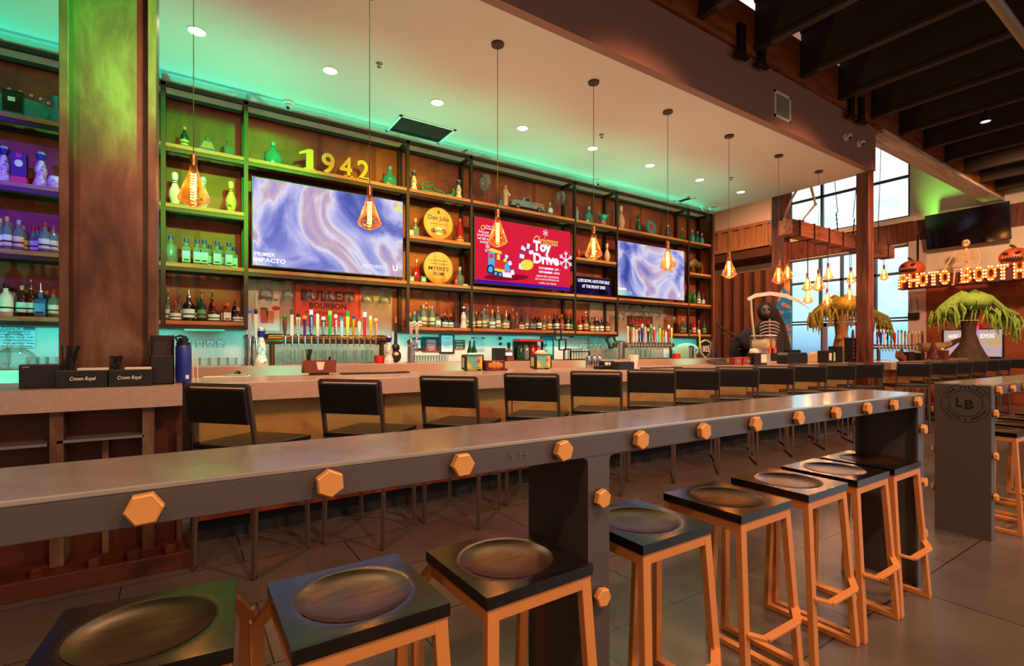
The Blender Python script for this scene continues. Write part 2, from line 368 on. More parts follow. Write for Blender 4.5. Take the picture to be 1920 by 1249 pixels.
M_down = glow('downlight_glow', 'fff2dc', 9)

# ------------------------------------------------------------------ room shell
def tiles():
    m = bpy.data.materials.new('dark_floor_tile'); m.use_nodes = True; n = m.node_tree; b = n.nodes['Principled BSDF']
    tc = n.nodes.new('ShaderNodeTexCoord'); mp = n.nodes.new('ShaderNodeMapping'); mp.inputs['Location'].default_value = (.28, .12, 0)
    br = n.nodes.new('ShaderNodeTexBrick'); br.inputs['Scale'].default_value = 1; br.inputs['Brick Width'].default_value = 1.2; br.inputs['Row Height'].default_value = .6
    br.inputs['Mortar Size'].default_value = .004; br.inputs['Color1'].default_value = hexc('6c625c'); br.inputs['Color2'].default_value = hexc('625853'); br.inputs['Mortar'].default_value = hexc('241c18')
    nz = n.nodes.new('ShaderNodeTexNoise'); nz.inputs['Scale'].default_value = 1.6; nz.inputs['Detail'].default_value = 3
    cr = n.nodes.new('ShaderNodeValToRGB'); cr.color_ramp.elements[0].position = .3; cr.color_ramp.elements[0].color = hexc('c0b8b0'); cr.color_ramp.elements[1].position = .7; cr.color_ramp.elements[1].color = hexc('f0e8e0')
    mx = n.nodes.new('ShaderNodeMix'); mx.data_type = 'RGBA'; mx.blend_type = 'MULTIPLY'; mx.inputs[0].default_value = 1
    n.links.new(tc.outputs['Object'], mp.inputs[0]); n.links.new(mp.outputs[0], br.inputs['Vector']); n.links.new(mp.outputs[0], nz.inputs['Vector'])
    n.links.new(nz.outputs['Fac'], cr.inputs[0]); n.links.new(br.outputs['Color'], mx.inputs[6]); n.links.new(cr.outputs[0], mx.inputs[7]); n.links.new(mx.outputs[2], b.inputs['Base Color'])
    mr = n.nodes.new('ShaderNodeMapRange'); mr.inputs[3].default_value = .2; mr.inputs[4].default_value = .3
    n.links.new(nz.outputs['Fac'], mr.inputs[0]); n.links.new(mr.outputs[0], b.inputs['Roughness'])
    return m
FARX = 17.0
struct('floor', MB().box(-5, FARX, -4, 12.5, -.1, 0), tiles())
CX1 = 9.72
struct('ceiling', MB().box(-5, CX1, 3.73, 7.1, CZ, CZ+.1), M_ceil)
struct('trim_1', MB().box(-5, CX1+.02, 3.63, 3.73, CZ, EYE+3.80), M_fascia)
struct('ceiling_hall', MB().box(-5, FARX, -4, 3.6, 5.75, 5.85), M_deck)
struct('ceiling_entry', MB().box(CX1, FARX, 3.6, 12.5, 7.9, 8.0), M_ceil)
struct('trim_2', MB().box(CX1-.08, CX1, 3.9, 12.5, CZ+.1, 7.9), M_cream)
struct('wall_back', MB().box(-5, XP(1333)+.05, WY, WY+.15, 0, CZ), M_cream)
struct('wall_north', MB().box(-5, FARX, 12.5, 12.6, 0, 8), M_cream)
struct('wall_left', MB().box(-5.1, -5, -4, 12.5, 0, 6), M_cream)
# hall beam and joists: structure of the roof, each joist its own member
bt = EYE+3.68
struct('trim_3', MB().box(-5, FARX-.02, 3.58, 3.86, bt+.04, bt+.62), M_glulam)
struct('trim_4', MB().box(CX1+.15, FARX-.02, 3.56, 3.90, bt-.02, bt+.04), M_white_wood)
k = 0
jx = 7.2-1.13*9
while jx < 16.9:
    b = MB(); b.box(jx-.05, jx+.05, -4, 3.57, EYE+3.78, EYE+3.83); b.box(jx-.022, jx+.022, -4, 3.57, EYE+3.83, 5.7)
    b.box(jx-.05, jx+.05, -4, 3.57, 5.69, 5.745)
    o = b.build('ceiling_joist', M_joist)
    tag(o, 'dark roof joist meeting the long beam, %s counted from the left' % ORD[k], 'joist', 'dark joists under the hall roof'); o['kind'] = 'structure'; k += 1
    jx += 1.13

# far wall with windows, doors, brown band ------------------------------------
def FZ(px, py): return PX(px, py, FARX)
wl, wr = FZ(1480, 0)[0], FZ(1706, 0)[0]       # window left/right Y (left is larger Y)
zb, zt, zc, zct = 0.0, EYE+2.95, EYE+3.72, 7.5
b = MB(); b.box(FARX, FARX+.2, wl, 12.5, 0, 8); b.box(FARX, FARX+.2, -4, wr, 0, 8); b.box(FARX, FARX+.2, wr, wl, zt, zc); b.box(FARX, FARX+.2, wr, wl, zct, 8)
struct('wall_right', b, M_cream)
struct('trim_5', MB().box(FARX-.06, FARX, -4, wl+2.8, zt+.05, zc-.16), M_redwood)
struct('trim_6', MB().box(FARX-.14, FARX, wr-.1, wl, zc-.16, zc-.02), M_cream)
struct('trim_7', MB().box(FARX-.03, FARX, -4, wr-.36, 0, EYE+1.72), patina('rust_red_wall', [(.3, '54200f'), (.5, '8e4424'), (.7, 'a4562e')], (.6, .6, .6), 1.4, metal=.05, rough=(.45, .6)))
struct('trim_8', MB().box(FARX-.1, FARX, wr-.38, wr, 0, zt+.05), mat('pale_pillar_paint', 'cdb8ae', .7))
def window(n_, y0, y1, z0, z1, hz, vy, label):
    w = thing('window_%d' % n_, label, 'window', (FARX, y0, z0), world=True); w['kind'] = 'structure'
    b = MB(); t = .05
    b.box(FARX+.03, FARX+.1, y0, y0+t, z0, z1); b.box(FARX+.03, FARX+.1, y1-t, y1, z0, z1); b.box(FARX+.03, FARX+.1, y0, y1, z0, z0+t); b.box(FARX+.03, FARX+.1, y0, y1, z1-t, z1)
    for z in hz: b.box(FARX+.02, FARX+.11, y0, y1, z-.035, z+.035)
    for y in vy: b.box(FARX+.02, FARX+.11, y-.04, y+.04, z0, z1)
    b.build('window_frame', M_mull, w)
    MB().box(FARX+.06, FARX+.07, y0+t, y1-t, z0+t, z1-t).build('window_pane', M_window, w)
zm1, zm2 = EYE+2.17, EYE+.87
window(1, wr, wl, zm2, zt, [zm1], [FZ(1537, 0)[0], FZ(1577, 0)[0], FZ(1640, 0)[0]], 'tall storefront window behind the far counter')
window(2, wr, wl, zc, zct, [EYE+4.88], [FZ(1540, 0)[0], FZ(1618, 0)[0]], 'high clerestory window above the brown band')
window(3, FZ(1541, 0)[0], wl, 0.05, zm2-.03, [], [], 'lower pane left of the glass doors')
window(4, wr, FZ(1612, 0)[0], 0.05, zm2-.03, [], [], 'lower pane right of the tall timber post')
yd = [FZ(1541, 0)[0], FZ(1577, 0)[0], FZ(1612, 0)[0]]
for i in range(2):
    y1, y0 = yd[i]-.01, yd[i+1]+.01
    d = thing('door_%d' % (i+1), ('left' if i == 0 else 'right')+' leaf of the glazed entrance doors at far wall', 'door', (FARX, y0, 0), world=True); d['kind'] = 'structure'
    b = MB(); s = .12
    for a in ((y0, y0+s, 0, zm2-.03), (y1-s, y1, 0, zm2-.03), (y0, y1, 0, .2), (y0, y1, zm2-.15, zm2-.03)): b.box(FARX+.02, FARX+.08, a[0], a[1], a[2], a[3])
    b.build('door_frame', mat('mauve_door_frame', '8a8296', .5), d)
    MB().box(FARX+.045, FARX+.055, y0+s, y1-s, .2, zm2-.15).build('door_glass', M_window, d)
    yy = y0+s/2 if i == 0 else y1-s/2
    MB().tube((FARX-.03, yy, .9), (FARX-.03, yy, 1.3), .012).tube((FARX-.03, yy, .92), (FARX+.02, yy, .92), .01).tube((FARX-.03, yy, 1.28), (FARX+.02, yy, 1.28), .01).build('door_handle', M_chrome, d, smooth=True)
struct('ground_outside', MB().box(FARX+.2, 60, -30, 45, -.15, -.05), mat('pale_paving', '9aa2a4', .8))
# ribbed timber wall left of the window and its upper band
rib = patina('ribbed_wall_timber', [(.3, '6a402c'), (.5, '8c5a42'), (.7, '9a664c')], (5, 5, .4), 3., metal=0, rough=(.5, .65), bump=.03)
b = MB(); y = wl+.1
b.box(FARX-.05, FARX, wl+.05, 12.45, 0, EYE+2.78)
struct('wall_panelling', b, mat('rib_backing_brown', '4e2e20', .6))
b = MB()
while y < 12.3:
    b.box(FARX-.2, FARX-.051, y, y+.2, 0, EYE+2.78); y += .4
struct('trim_17', b, rib)
XM = 16.2; b = MB(); yr = wl+.2
z0, z1 = EYE+3.43, EYE+4.26
b.box(XM, XM+.1, yr, 12.4, z0, z1); b.box(XM-.12, XM, yr, 12.4, z1-.1, z1); b.box(XM-.12, XM, yr, 12.4, z0, z0+.12)
y = yr+.05
while y < 12.2: b.box(XM-.1, XM, y, y+.17, z0+.12, z1-.1); y += .42
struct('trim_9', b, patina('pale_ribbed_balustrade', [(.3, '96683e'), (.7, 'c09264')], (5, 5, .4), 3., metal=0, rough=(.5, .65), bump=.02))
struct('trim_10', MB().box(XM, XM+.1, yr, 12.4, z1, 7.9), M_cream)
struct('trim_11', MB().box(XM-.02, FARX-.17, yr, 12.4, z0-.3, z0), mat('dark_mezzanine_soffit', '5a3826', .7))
# posts
def post(x0, x1, y0, y1, z1, label, z0=0):
    w = thing('steel_post', label, 'post', (x0, y0, z0), world=True); w['kind'] = 'structure'
    MB().box(x0, x1, y0, y1, z0+.02, z1).build('post_shaft', M_redwood, w, bevel=.006)
    MB().box(x0-.02, x1+.02, y0-.02, y1+.02, z0, z0+.02).build('base_plate', M_frame, w)
post(9.63, 9.83, 3.69, 3.88, bt, 'tall reddish timber post at the right end of the white soffit')
post(9.78, 10.0, 5.18, 5.43, 6.5, 'brown post behind the hanging timber chandelier')

# big rusted H column at left ---------------------------------------------------
cy0, cy1 = 3.95, 4.42
cx0, cx1 = PY(110, 0, cy0)[0], PY(293, 0, cy0)[0]
col = thing('steel_column', 'large rusted steel H column rising beside the left counter', 'column', (cx0, cy0, 0), world=True); col['kind'] = 'structure'
MB().box(cx0, cx0+.045, cy0, cy1, 0, CZ).build('flange', M_rust, col, bevel=.003)
MB().box(cx1-.045, cx1, cy0, cy1, 0, CZ).build('flange', M_rust, col, bevel=.003)
MB().box(cx0+.045, cx1-.045, cy0+.16, cy0+.185, 0, CZ).build('web', M_rust, col)

# ------------------------------------------------------------------ front counter
CT = 1.09
fy = 3.75
bar = thing('bar_counter', 'long pinkish stone bar counter with golden patina metal front', 'counter', (0, 4.1, 0), world=True)
MB().box(.02, 9.6, fy, 4.58, CT-.125, CT).build('countertop', M_counter, bar, bevel=.004)
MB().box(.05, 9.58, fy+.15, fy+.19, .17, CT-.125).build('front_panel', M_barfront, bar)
MB().box(.05, 9.58, fy+.25, 4.5, 0, .17).build('toe_kick', M_blackmatte, bar)
MB().box(.05, 9.58, 4.46, 4.5, .17, CT-.125).build('back_panel', M_frame, bar)
b = MB(); b.box(.05, .09, fy+.12, 4.5, .17, CT-.125); b.build('end_panel', M_bardark, bar)
for px_ in (720, 960, 1180, 1400):
    xx = XP(px_, fy+.15); MB().box(xx-.003, xx+.003, fy+.144, fy+.15, .17, CT-.13).build('panel_seam', M_bardark, bar)
lb = thing('bar_counter', 'left length of stone counter running in front of the rusted column', 'counter', (-1.5, 4.0, 0), world=True)
ly = 3.66
b = MB(); b.box(-4.9, 0.0, ly, 3.93, CT-.125, CT); b.box(-4.9, cx0-.02, 3.93, 4.5, CT-.125, CT); b.box(cx1+.02, 0.0, 3.93, 4.5, CT-.125, CT)
b.build('countertop', M_counter, lb)
b = MB(); b.box(-4.9, 0.0, 3.88, 3.92, .1, CT-.125); b.build('front_panel', M_bardark, lb)
MB().box(-4.9, cx0-.01, 3.70, 3.88, .775, .79).box(cx0+.03, cx1-.05, 3.70, 3.88, .785, .80).build('ledge_plate', mat('galvanised_plate', '8a8480', .4, .6), lb)
for xx in (cx0-.001, cx1-.06): MB().box(xx, xx+.06, 3.70, 3.88, .1, CT-.125).build('stiffener', M_rust, lb, bevel=.003)
for xx in (cx0-.9, (cx0+cx1)/2-.02, -2.2, .0-.03): MB().box(xx, xx+.03, 3.80, 3.88, .1, .77).build('stiffener', M_rust, lb)
MB().box(-4.9, 0.06, 3.57, 3.93, 0, .1).build('base_ledge', M_bardark, lb, bevel=.004)
for px_, py_ in ((55, 1092), (172, 1062), (246, 1050), (318, 1040)):
    xx, yy = PZ(px_, py_, .13)
    MB().lathe([(.045, .1), (.045, .135), (.03, .145), (0, .145)], (xx, max(yy, 3.63), 0), 6).build('anchor_nut', M_bardark, lb)
# right-hand length of the counter
rb = thing('bar_counter', 'right length of the bar counter beyond the timber post', 'counter', (12, 3.8, 0), world=True)
MB().box(9.86, 15.6, 3.45, 4.2, CT-.125, CT).build('countertop', M_counter, rb, bevel=.004)
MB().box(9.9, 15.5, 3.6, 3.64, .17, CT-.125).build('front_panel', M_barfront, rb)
MB().box(9.9, 15.5, 3.7, 4.1, 0, .17).build('toe_kick', M_blackmatte, rb)
# second leg of the bar behind (along Y)
rb2 = thing('bar_counter', 'far cross length of the bar under the window', 'counter', (13, 6, 0), world=True)
MB().box(12.2, 12.9, 4.25, 7.6, CT-.125, CT).build('countertop', M_counter, rb2, bevel=.004)
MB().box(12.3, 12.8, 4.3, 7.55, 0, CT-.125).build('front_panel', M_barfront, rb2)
# back bar ledge
BT = 1.13
bb = thing('back_bar', 'stone topped back bar running under the bottle shelves', 'counter', (3, 6.4, 0), world=True)
MB().box(-4.9, XP(1333)-.1, 5.98, WY-.05, BT-.12, BT).build('countertop', M_counter, bb, bevel=.004)
MB().box(-4.9, XP(1333)-.12, 6.06, WY-.05, .1, BT-.12).build('cabinet_front', M_black, bb)
MB().box(-4.9, XP(1333)-.14, 6.14, WY-.05, 0, .1).build('toe_kick', M_blackmatte, bb)

# ------------------------------------------------------------------ back wall sheets
SZ = [1.62, 2.245, 2.88, 3.52, 4.155]      # shelf heights and top rail
x_b0, x_b1 = XP(463), XP(763); x_f0, x_f1 = XP(1155), XP(1268)
struct('trim_12', MB().box(-4.95, XP(1338), WY-.02, WY, SZ[0]-.05, 4.16), M_rustwall)
struct('trim_13', MB().box(x_b0+.02, x_b1-.1, WY-.045, WY-.02, BT, SZ[1]-.06), M_beige)
struct('trim_14', MB().box(x_f0-.35, x_f1, WY-.045, WY-.02, BT, SZ[1]-.06), M_beige)
struct('trim_15', MB().box(XP(1333)+.0, XP(1333)+.06, 6.45, WY, 0, 4.16), M_redwood)
b = MB()
for px_ in (335, 370, 600, 700, 820, 925, 1000, 1110, 1200, 1240): xx = XP(px_, WY); b.box(xx-.03, xx+.03, WY-.026, WY-.02, SZ[0], 4.15)
b.build('trim_16', mat('batten_rust', '7a3a20', .55, .1), kind='structure')

# ------------------------------------------------------------------ shelving frame
su = thing('shelving_unit', 'tall steel and wood back-bar shelving with wide television bays', 'shelving unit', (2, 6.5, SZ[0]-.08), world=True)
posts = [-3.9, -2.15, XP(306), XP(461), XP(764), XP(883), XP(1077), XP(1156), XP(1290), XP(1332)]
PWD = .022
yB = 6.80
for i, xx in enumerate(posts):
    zb0 = 1.54
    MB().box(xx-PWD, xx+PWD, SY-PWD, SY+PWD, zb0, 4.17).build('front_post', M_frame, su)
    MB().box(xx-PWD, xx+PWD, yB-PWD, yB+PWD, zb0, 4.17).build('back_post', M_frame, su)
    for z in [4.15]: MB().box(xx-PWD, xx+PWD, SY, yB, z-.022, z+.022).build('top_tie', M_frame, su)
    for z in SZ[:4]: MB().box(xx-PWD+.002, xx+PWD-.002, SY, yB, z-.082, z-.045).build('side_rail', M_frame, su)
MB().box(posts[0], posts[-1], SY-PWD, SY+PWD, 4.13, 4.172).build('top_rail', M_frame, su)
MB().box(posts[0], posts[-1], yB-PWD, yB+PWD, 4.13, 4.172).build('top_rail', M_frame, su)
bays = {'L0': (0, 1), 'L': (1, 2), 'A': (2, 3), 'B': (3, 4), 'C': (4, 5), 'D': (5, 6), 'E': (6, 7), 'F': (7, 8), 'G': (8, 9)}
levels = {'L0': (0, 1, 2, 3), 'L': (0, 1, 2, 3), 'A': (0, 1, 2, 3), 'B': (1, 3), 'C': (0, 1, 2, 3), 'D': (0, 1, 3), 'E': (0, 1, 2, 3), 'F': (1, 3), 'G': (0, 1, 2, 3)}
for k_, (i, j) in bays.items():
    for l in levels[k_]:
        z = SZ[l]; a, c = posts[i]+PWD, posts[j]-PWD
        MB().box(a, c, SY-.03, yB-PWD-.002, z-.042, z).build('shelf_board', M_shelf, su, bevel=.002)
        MB().box(a, c, SY-.02, SY+.02, z-.085, z-.043).box(a, c, yB-.06, yB-.025, z-.085, z-.043).build('shelf_rail', M_frame, su)
a, c = XP(1262), posts[8]-PWD
MB().box(a, c, SY-.03, yB-PWD-.002, SZ[0]-.042, SZ[0]).build('shelf_board', M_shelf, su, bevel=.002)
MB().box(a, c, SY-.02, SY+.02, SZ[0]-.085, SZ[0]-.043).build('shelf_rail', M_frame, su)

# ------------------------------------------------------------------ televisions
def tv(px0, px1, z0, z1, label, smat, Y=6.44):
    x0, x1 = XP(px0, Y), XP(px1, Y)
    t = thing('television', label, 'television', ((x0+x1)/2, Y, z0), world=True)
    MB().box(x0-.012, x1+.012, Y+.006, Y+.05, z0-.014, z1+.012).build('bezel', M_black, t, bevel=.003)
    s = MB().box(x0, x1, Y, Y+.0055, z0, z1).build('screen', smat, t)
    MB().box((x0+x1)/2-.12, (x0+x1)/2+.12, Y+.05, yB, (z0+z1)/2-.1, (z0+z1)/2+.1).build('wall_bracket', M_black, t)
    return t, x0, x1
vi = [(.28, '3a4a9c'), (.40, '7d80cc'), (.47, 'b2b0e2'), (.53, 'd8d4ea'), (.58, 'c8a8b8'), (.64, '9a93d4'), (.8, '6a4f7e')]
T1, a0, a1 = tv(474, 755, 2.285, 3.30, 'largest television with a blurred violet news picture', glow_noise('violet_news_picture', vi, 1.0, 1.15, (2, 0, .3)))
M_g1 = glow('screen_white', 'f4f4ff', 1.1); M_gy = glow('screen_yellow', 'e8e070', 1.0)
def stext(T, body, px, py, w, h, m=M_g1, Y=6.438, bold=.0, shear=0, name='screen_lettering', rot=0.):
    x_, z_ = PY(px, py, Y); return text(T, body, (x_, Y, z_), .1, m, fit=(w, h), bold=bold, shear=shear, name=name, rot=rot, ext=.0005)
stext(T1, 'PRIMER', 497, 477, .22, .046, bold=.02); stext(T1, 'IMPACTO', 506, 488.5, .34, .052, bold=.03)
stext(T1, 'POLICE IMPACTO', 703, 500, .32, .05); stext(T1, 'U', 741, 503, .07, .08, bold=.04)
x_, z_ = PY(748, 387, 6.438); MB().prism([(x_-.06, z_-.06), (x_+.06, z_-.06), (x_, z_+.06)], 6.437, 6.4385).build('screen_logo', M_gy, T1)
T3, a0, a1 = tv(1159, 1283, 2.29, 3.27, 'smaller television showing violet news, at right end of shelving', glow_noise('violet_news_picture_right', vi, .95, 1.1, (7, 0, 1.7)))
stext(T3, 'PRIMER', 1167, 542, .22, .05, bold=.02); stext(T3, 'IMPACTO', 1172, 549, .36, .06, glow('screen_green', '8af0a0', 1.), bold=.03)
stext(T3, 'U', 1273, 553, .07, .08, bold=.04)
x_, z_ = PY(1279, 474, 6.438); MB().prism([(x_-.05, z_-.05), (x_+.05, z_-.05), (x_, z_+.05)], 6.437, 6.4385).build('screen_logo', M_gy, T3)
T2, a0, a1 = tv(891, 1069, 2.30, 3.27, 'red television screen advertising the Christmas Toy Drive', glow('screen_red', 'd8203c', .95))
MB().box(a0, a1, 6.4375, 6.4395, 2.30, 2.345).build('screen_stripe', glow('screen_violet', '4020b0', .8), T2)
def G(zx, zy, Y=6.436): return PY(870+zx/7.805, 400+zy/7.805, Y)
def gpoly(pts, m, name, Y=6.436): MB().prism([G(a, b_, Y) for a, b_ in pts], Y, Y+.001).build(name, m, T2)
def gell(cx, cy, rx, ry, m, name, Y=6.436, n=20): gpoly([(cx+rx*cos(2*pi*i/n), cy+ry*sin(2*pi*i/n)) for i in range(n)], m, name, Y)
gt = lambda body, zx, zy, w, h, m=M_g1, **k: text(T2, body, (G(zx, zy)[0], 6.435, G(zx, zy)[1]), .1, m, fit=(w, h), name='screen_lettering', ext=.0005, **k)
gt('Toy', 1145, 510, .36, .22, bold=.05); gt('Drive', 1205, 675, .52, .17, bold=.05)
gt('Christmas', 1200, 405, .50, .13, glow('screen_gold', 'f0d060', 1.), shear=.4)
gt('NOVEMBER 1ST -', 1255, 815, .44, .035, bold=.02); gt('DECEMBER 15TH', 1250, 870, .42, .035, bold=.02)
gt('DROP-OFF LOCATION', 1225, 930, .45, .03); gt('302 N SACRAMENTO ST,', 1220, 975, .49, .03); gt('LODI, CA 95240', 1225, 1030, .34, .03)
gt('How to\nParticipate', 370, 210, .17, .07); gt('Bring your\n(worth $10+)\nwe\'ll gift you\nbowling', 290, 350, .23, .2)
gell(278, 207, 32, 36, glow('screen_gold', 'f0d060', 1.), 'screen_emblem'); gell(278, 207, 20, 22, glow('screen_red2', 'b01828', .9), 'screen_emblem', 6.4355)
def flake(zx, zy, r):
    c = G(zx, zy); b = MB()
    for i in range(6):
        a = pi/3*i+pi/6; p = (c[0]+cos(a)*r, 6.435, c[1]+sin(a)*r); b.bar((c[0], 6.435, c[1]), p, .001, r*.14, up=(-sin(a), 0, cos(a)))
        for s_ in (-1, 1):
            q = (c[0]+cos(a)*r*.6, 6.435, c[1]+sin(a)*r*.6); a2 = a+s_*.8
            b.bar(q, (q[0]+cos(a2)*r*.35, 6.435, q[2]+sin(a2)*r*.35), .001, r*.1, up=(-sin(a2), 0, cos(a2)))
    b.build('snowflake', glow('screen_pale', 'e8e4ff', 1.05), T2)
flake(1192, 290, .055); flake(1490, 690, .15); flake(345, 485, .04); flake(325, 545, .025)
cR, cB, cY, cW, cK = glow('pic_red', 'e03a3a', .9), glow('pic_blue', '5ab0e0', .95), glow('pic_yellow', 'f0d850', 1.), glow('pic_white', 'f0eaf4', 1.), glow('pic_dark', '1c2a60', .9)
gell(620, 935, 330, 50, glow('pic_shadow', '9c1024', .8), 'screen_picture', 6.4372)
gpoly([(360, 560), (450, 570), (445, 800), (355, 790)], cB, 'train_picture', 6.4368); gpoly([(370, 590), (430, 595), (430, 660), (370, 655)], cR, 'train_picture', 6.4362)
gpoly([(345, 540), (400, 510), (550, 560), (550, 600), (450, 575)], cY, 'train_picture', 6.4364)
gpoly([(450, 680), (640, 690), (660, 850), (450, 820)], cR, 'train_picture', 6.4366); gell(640, 790, 45, 70, cB, 'train_picture', 6.436)
gpoly([(440, 800), (600, 830), (600, 870), (440, 840)], cY, 'train_picture', 6.436); gpoly([(560, 860), (690, 870), (700, 945), (570, 930)], cW, 'train_picture', 6.436)
for q in (((505, 600), 22, 80), ((600, 620), 22, 90)): gpoly([(q[0][0]-q[1], q[0][1]), (q[0][0]+q[1], q[0][1]+4), (q[0][0]+q[1], q[0][1]+q[2]), (q[0][0]-q[1], q[0][1]+q[2])], cY, 'train_picture', 6.4358)
for c_, r_ in (((390, 820), 58), ((465, 880), 34), ((530, 895), 34)): gell(c_[0], c_[1], r_, r_*1.25, cK, 'train_picture', 6.4355); gell(c_[0], c_[1], r_*.6, r_*.8, cB, 'train_picture', 6.435)
def cane(pts, w):
    n = len(pts)
    for i in range(n-1):
        (x0, y0), (x1, y1) = G(*pts[i]), G(*pts[i+1])
        MB().bar((x0, 6.4345, y0), (x1, 6.4345, y1), .001, w, up=(-(y1-y0), 0, x1-x0)).build('candy_cane_picture', cW if i % 2 == 0 else glow('cane_stripe', 'a03070', .9), T2)
cane([(830, 820), (840, 740), (845, 660), (850, 600), (860, 540), (880, 490), (920, 475), (960, 490), (980, 540), (985, 600)], .085)
cane([(720, 900), (700, 830), (680, 760), (665, 700), (640, 650), (600, 625), (565, 650)], .06)
gell(920, 755, 95, 78, cY, 'button_picture', 6.4338); gt('Donate\nNow', 905, 760, .11, .07, glow('pic_brown', '5a3a10', .6))
# small LED message board
x0, z0 = PY(1079, 556, 6.46); x1, z1 = PY(1146, 523, 6.46); z1 = PY(1079, 516, 6.46)[1]
lbd = thing('message_board', 'small black LED message board about bowl hats for sale', 'sign', ((x0+x1)/2, 6.46, SZ[1]), world=True)
MB().box(x0, x1, 6.462, 6.50, SZ[1], z1).build('housing', M_black, lbd, bevel=.003)
MB().box(x0+.015, x1-.015, 6.456, 6.462, SZ[1]+.015, z1-.015).build('screen', glow_noise('dim_screen', [(.4, '140c18'), (.6, '2a1c50'), (.75, '5a3a8a')], .5, 3), lbd)
w_ = x1-x0
text(lbd, 'LODI BOWL HATS FOR SALE', ((x0+x1)/2, 6.454, SZ[1]+.245), .1, M_g1, fit=(w_*.88, .055), bold=.02)
text(lbd, 'AT THE FRONT DESK', ((x0+x1)/2, 6.454, SZ[1]+.15), .1, M_g1, fit=(w_*.66, .055), bold=.02)

# ------------------------------------------------------------------ bottles
def gmat(name, col, tr=.55, rough=.12): return mat(name, col, rough, 0, trans=tr)
GL = {'clear': gmat('clear_bottle_glass', 'a8d4c8', .75, .06), 'green': gmat('green_bottle_glass', '1e7a30', .4), 'darkgreen': gmat('dark_green_glass', '123a1c', .2),
      'brown': gmat('brown_bottle_glass', '4a200c', .3), 'dark': gmat('dark_bottle_glass', '17100c', .1), 'amber': gmat('amber_spirit_glass', '8a4a18', .5), 'teal': gmat('teal_bottle_glass', '3ab8ae', .45),
      'blue': gmat('blue_bottle_glass', '2a78c0', .35), 'red': gmat('red_bottle_glass', 'a01c1c', .3), 'white': mat('white_bottle_coat', 'dfe4e0', .35), 'pink': gmat('pink_bottle_glass', 'c0788a', .5)}
CAPW = {'cream': 'c8a468', 'red': 'b82018', 'black': '1a1614', 'blue': '24408a', 'yellow': 'e0b020', 'orange': 'd8641c', 'white': 'd8d4cc', 'gold': 'a8823a', 'silver': 'a8a8a8', 'green': '2a6a34', 'teal': '3aa8a0', 'purple': '4a3a8a', 'brown': '5a3420'}
SHAPE = {   # profile as fraction of width (r) and height (z); label zone
    'round': ([(.9, 0), (1, .02), (1, .56), (.9, .64), (.42, .74), (.34, .8), (.34, .9)], (.14, .46), 16, 1),
    'tall': ([(.9, 0), (1, .02), (1, .5), (.75, .64), (.34, .78), (.32, .92)], (.12, .4), 14, 1),
    'square': ([(.95, 0), (1, .02), (1, .6), (.85, .66), (.36, .7), (.34, .9)], (.1, .5), 4, .72),
    'flask': ([(.5, 0), (.85, .05), (1, .3), (.8, .52), (.35, .66), (.26, .72), (.26, .88)], (.12, .42), 18, .5),
    'squat': ([(.9, 0), (1, .03), (1, .42), (.8, .55), (.32, .62), (.3, .86)], (.08, .38), 16, .8),
    'slim': ([(.95, 0), (1, .02), (.96, .35), (.6, .7), (.42, .9)], (.05, .22), 12, 1)}
PROTO = {}
def bottle_proto(shape, glass, cap, label, h, w, pour):
    key = (shape, glass, cap, label, round(h, 2), round(w, 3), pour)
    if key in PROTO: return PROTO[key], False
    prof, lz, seg, sy = SHAPE[shape]; r = w/2
    if seg == 4: r *= 1.3
    root = thing('liquor_bottle', 'x', 'bottle')
    rot = pi/4 if seg == 4 else 0
    MB().lathe([(a*r, z*h) for a, z in prof], seg=seg, sy=sy, rot=rot).build('glass_body', GL[glass], root, smooth=seg > 4, bevel=.004 if seg == 4 else 0)
    tr = prof[-1][0]*r; tz = prof[-1][1]*h
    if pour:
        MB().lathe([(tr*1.1, tz), (tr*1.1, tz+.02), (.008, tz+.03), (.006, tz+.09), (0, tz+.09)], seg=8).build('pour_spout', M_chrome, root, smooth=True)
    else:
        MB().lathe([(tr*1.15, tz-.012), (tr*1.15, h), (0, h)], seg=10).build('cap', mat('cap_'+cap, CAPW[cap], .4), root, smooth=True)
    if label:
        lm = mat('label_'+label, label, .6)
        if seg == 4:
            MB().box(-w*.40, w*.40, -w*.5*sy*1.3-.0, -w*.46*sy, lz[0]*h, lz[1]*h).build('paper_label', lm, root)
            MB().box(-w*.28, w*.28, -w*.5*sy*1.3-.001, -w*.5*sy*1.3, lz[0]*h+.04*h, lz[0]*h+.10*h).build('label_print', M_ink, root)
        else:
            f = 1.02; MB().lathe([(r*f, lz[0]*h), (r*f, lz[1]*h)], seg=seg, sy=sy).build('paper_label', lm, root, smooth=True)
            MB().lathe([(r*f*1.012, (lz[0]+.1)*h), (r*f*1.012, (lz[0]+.15)*h)], seg=seg, sy=sy).build('label_print', M_ink, root, smooth=True)
    PROTO[key] = root; return root, True
GN = {'clear': 'clear', 'green': 'bright green', 'darkgreen': 'dark green', 'brown': 'brown', 'dark': 'black', 'amber': 'amber', 'teal': 'teal', 'blue': 'blue', 'red': 'red', 'white': 'white', 'pink': 'pink'}
def row(items, z, phrase, group, Yb=6.62):
    """items: (px, h, w, shape, glass, cap, label, pour, back) ordered left to right"""
    for i, it in enumerate(items):
        px, h, w, shape, glass, cap, lab, pour = it[:8]; back = it[8] if len(it) > 8 else 0
        Y = Yb+(.1 if back else 0)-.04; X = XP(px, Y)
        pr, new = bottle_proto(shape, glass, cap, lab, h, w, pour)
        o = pr if new else copy_tree(pr)
        o.location = (X, Y, z)
        top = 'with pour spout' if pour else 'with %s cap' % cap
        tag(o, '%s bottle %s, %s from left on %s' % (GN[glass], top, ORD[i], phrase), 'bottle', group)
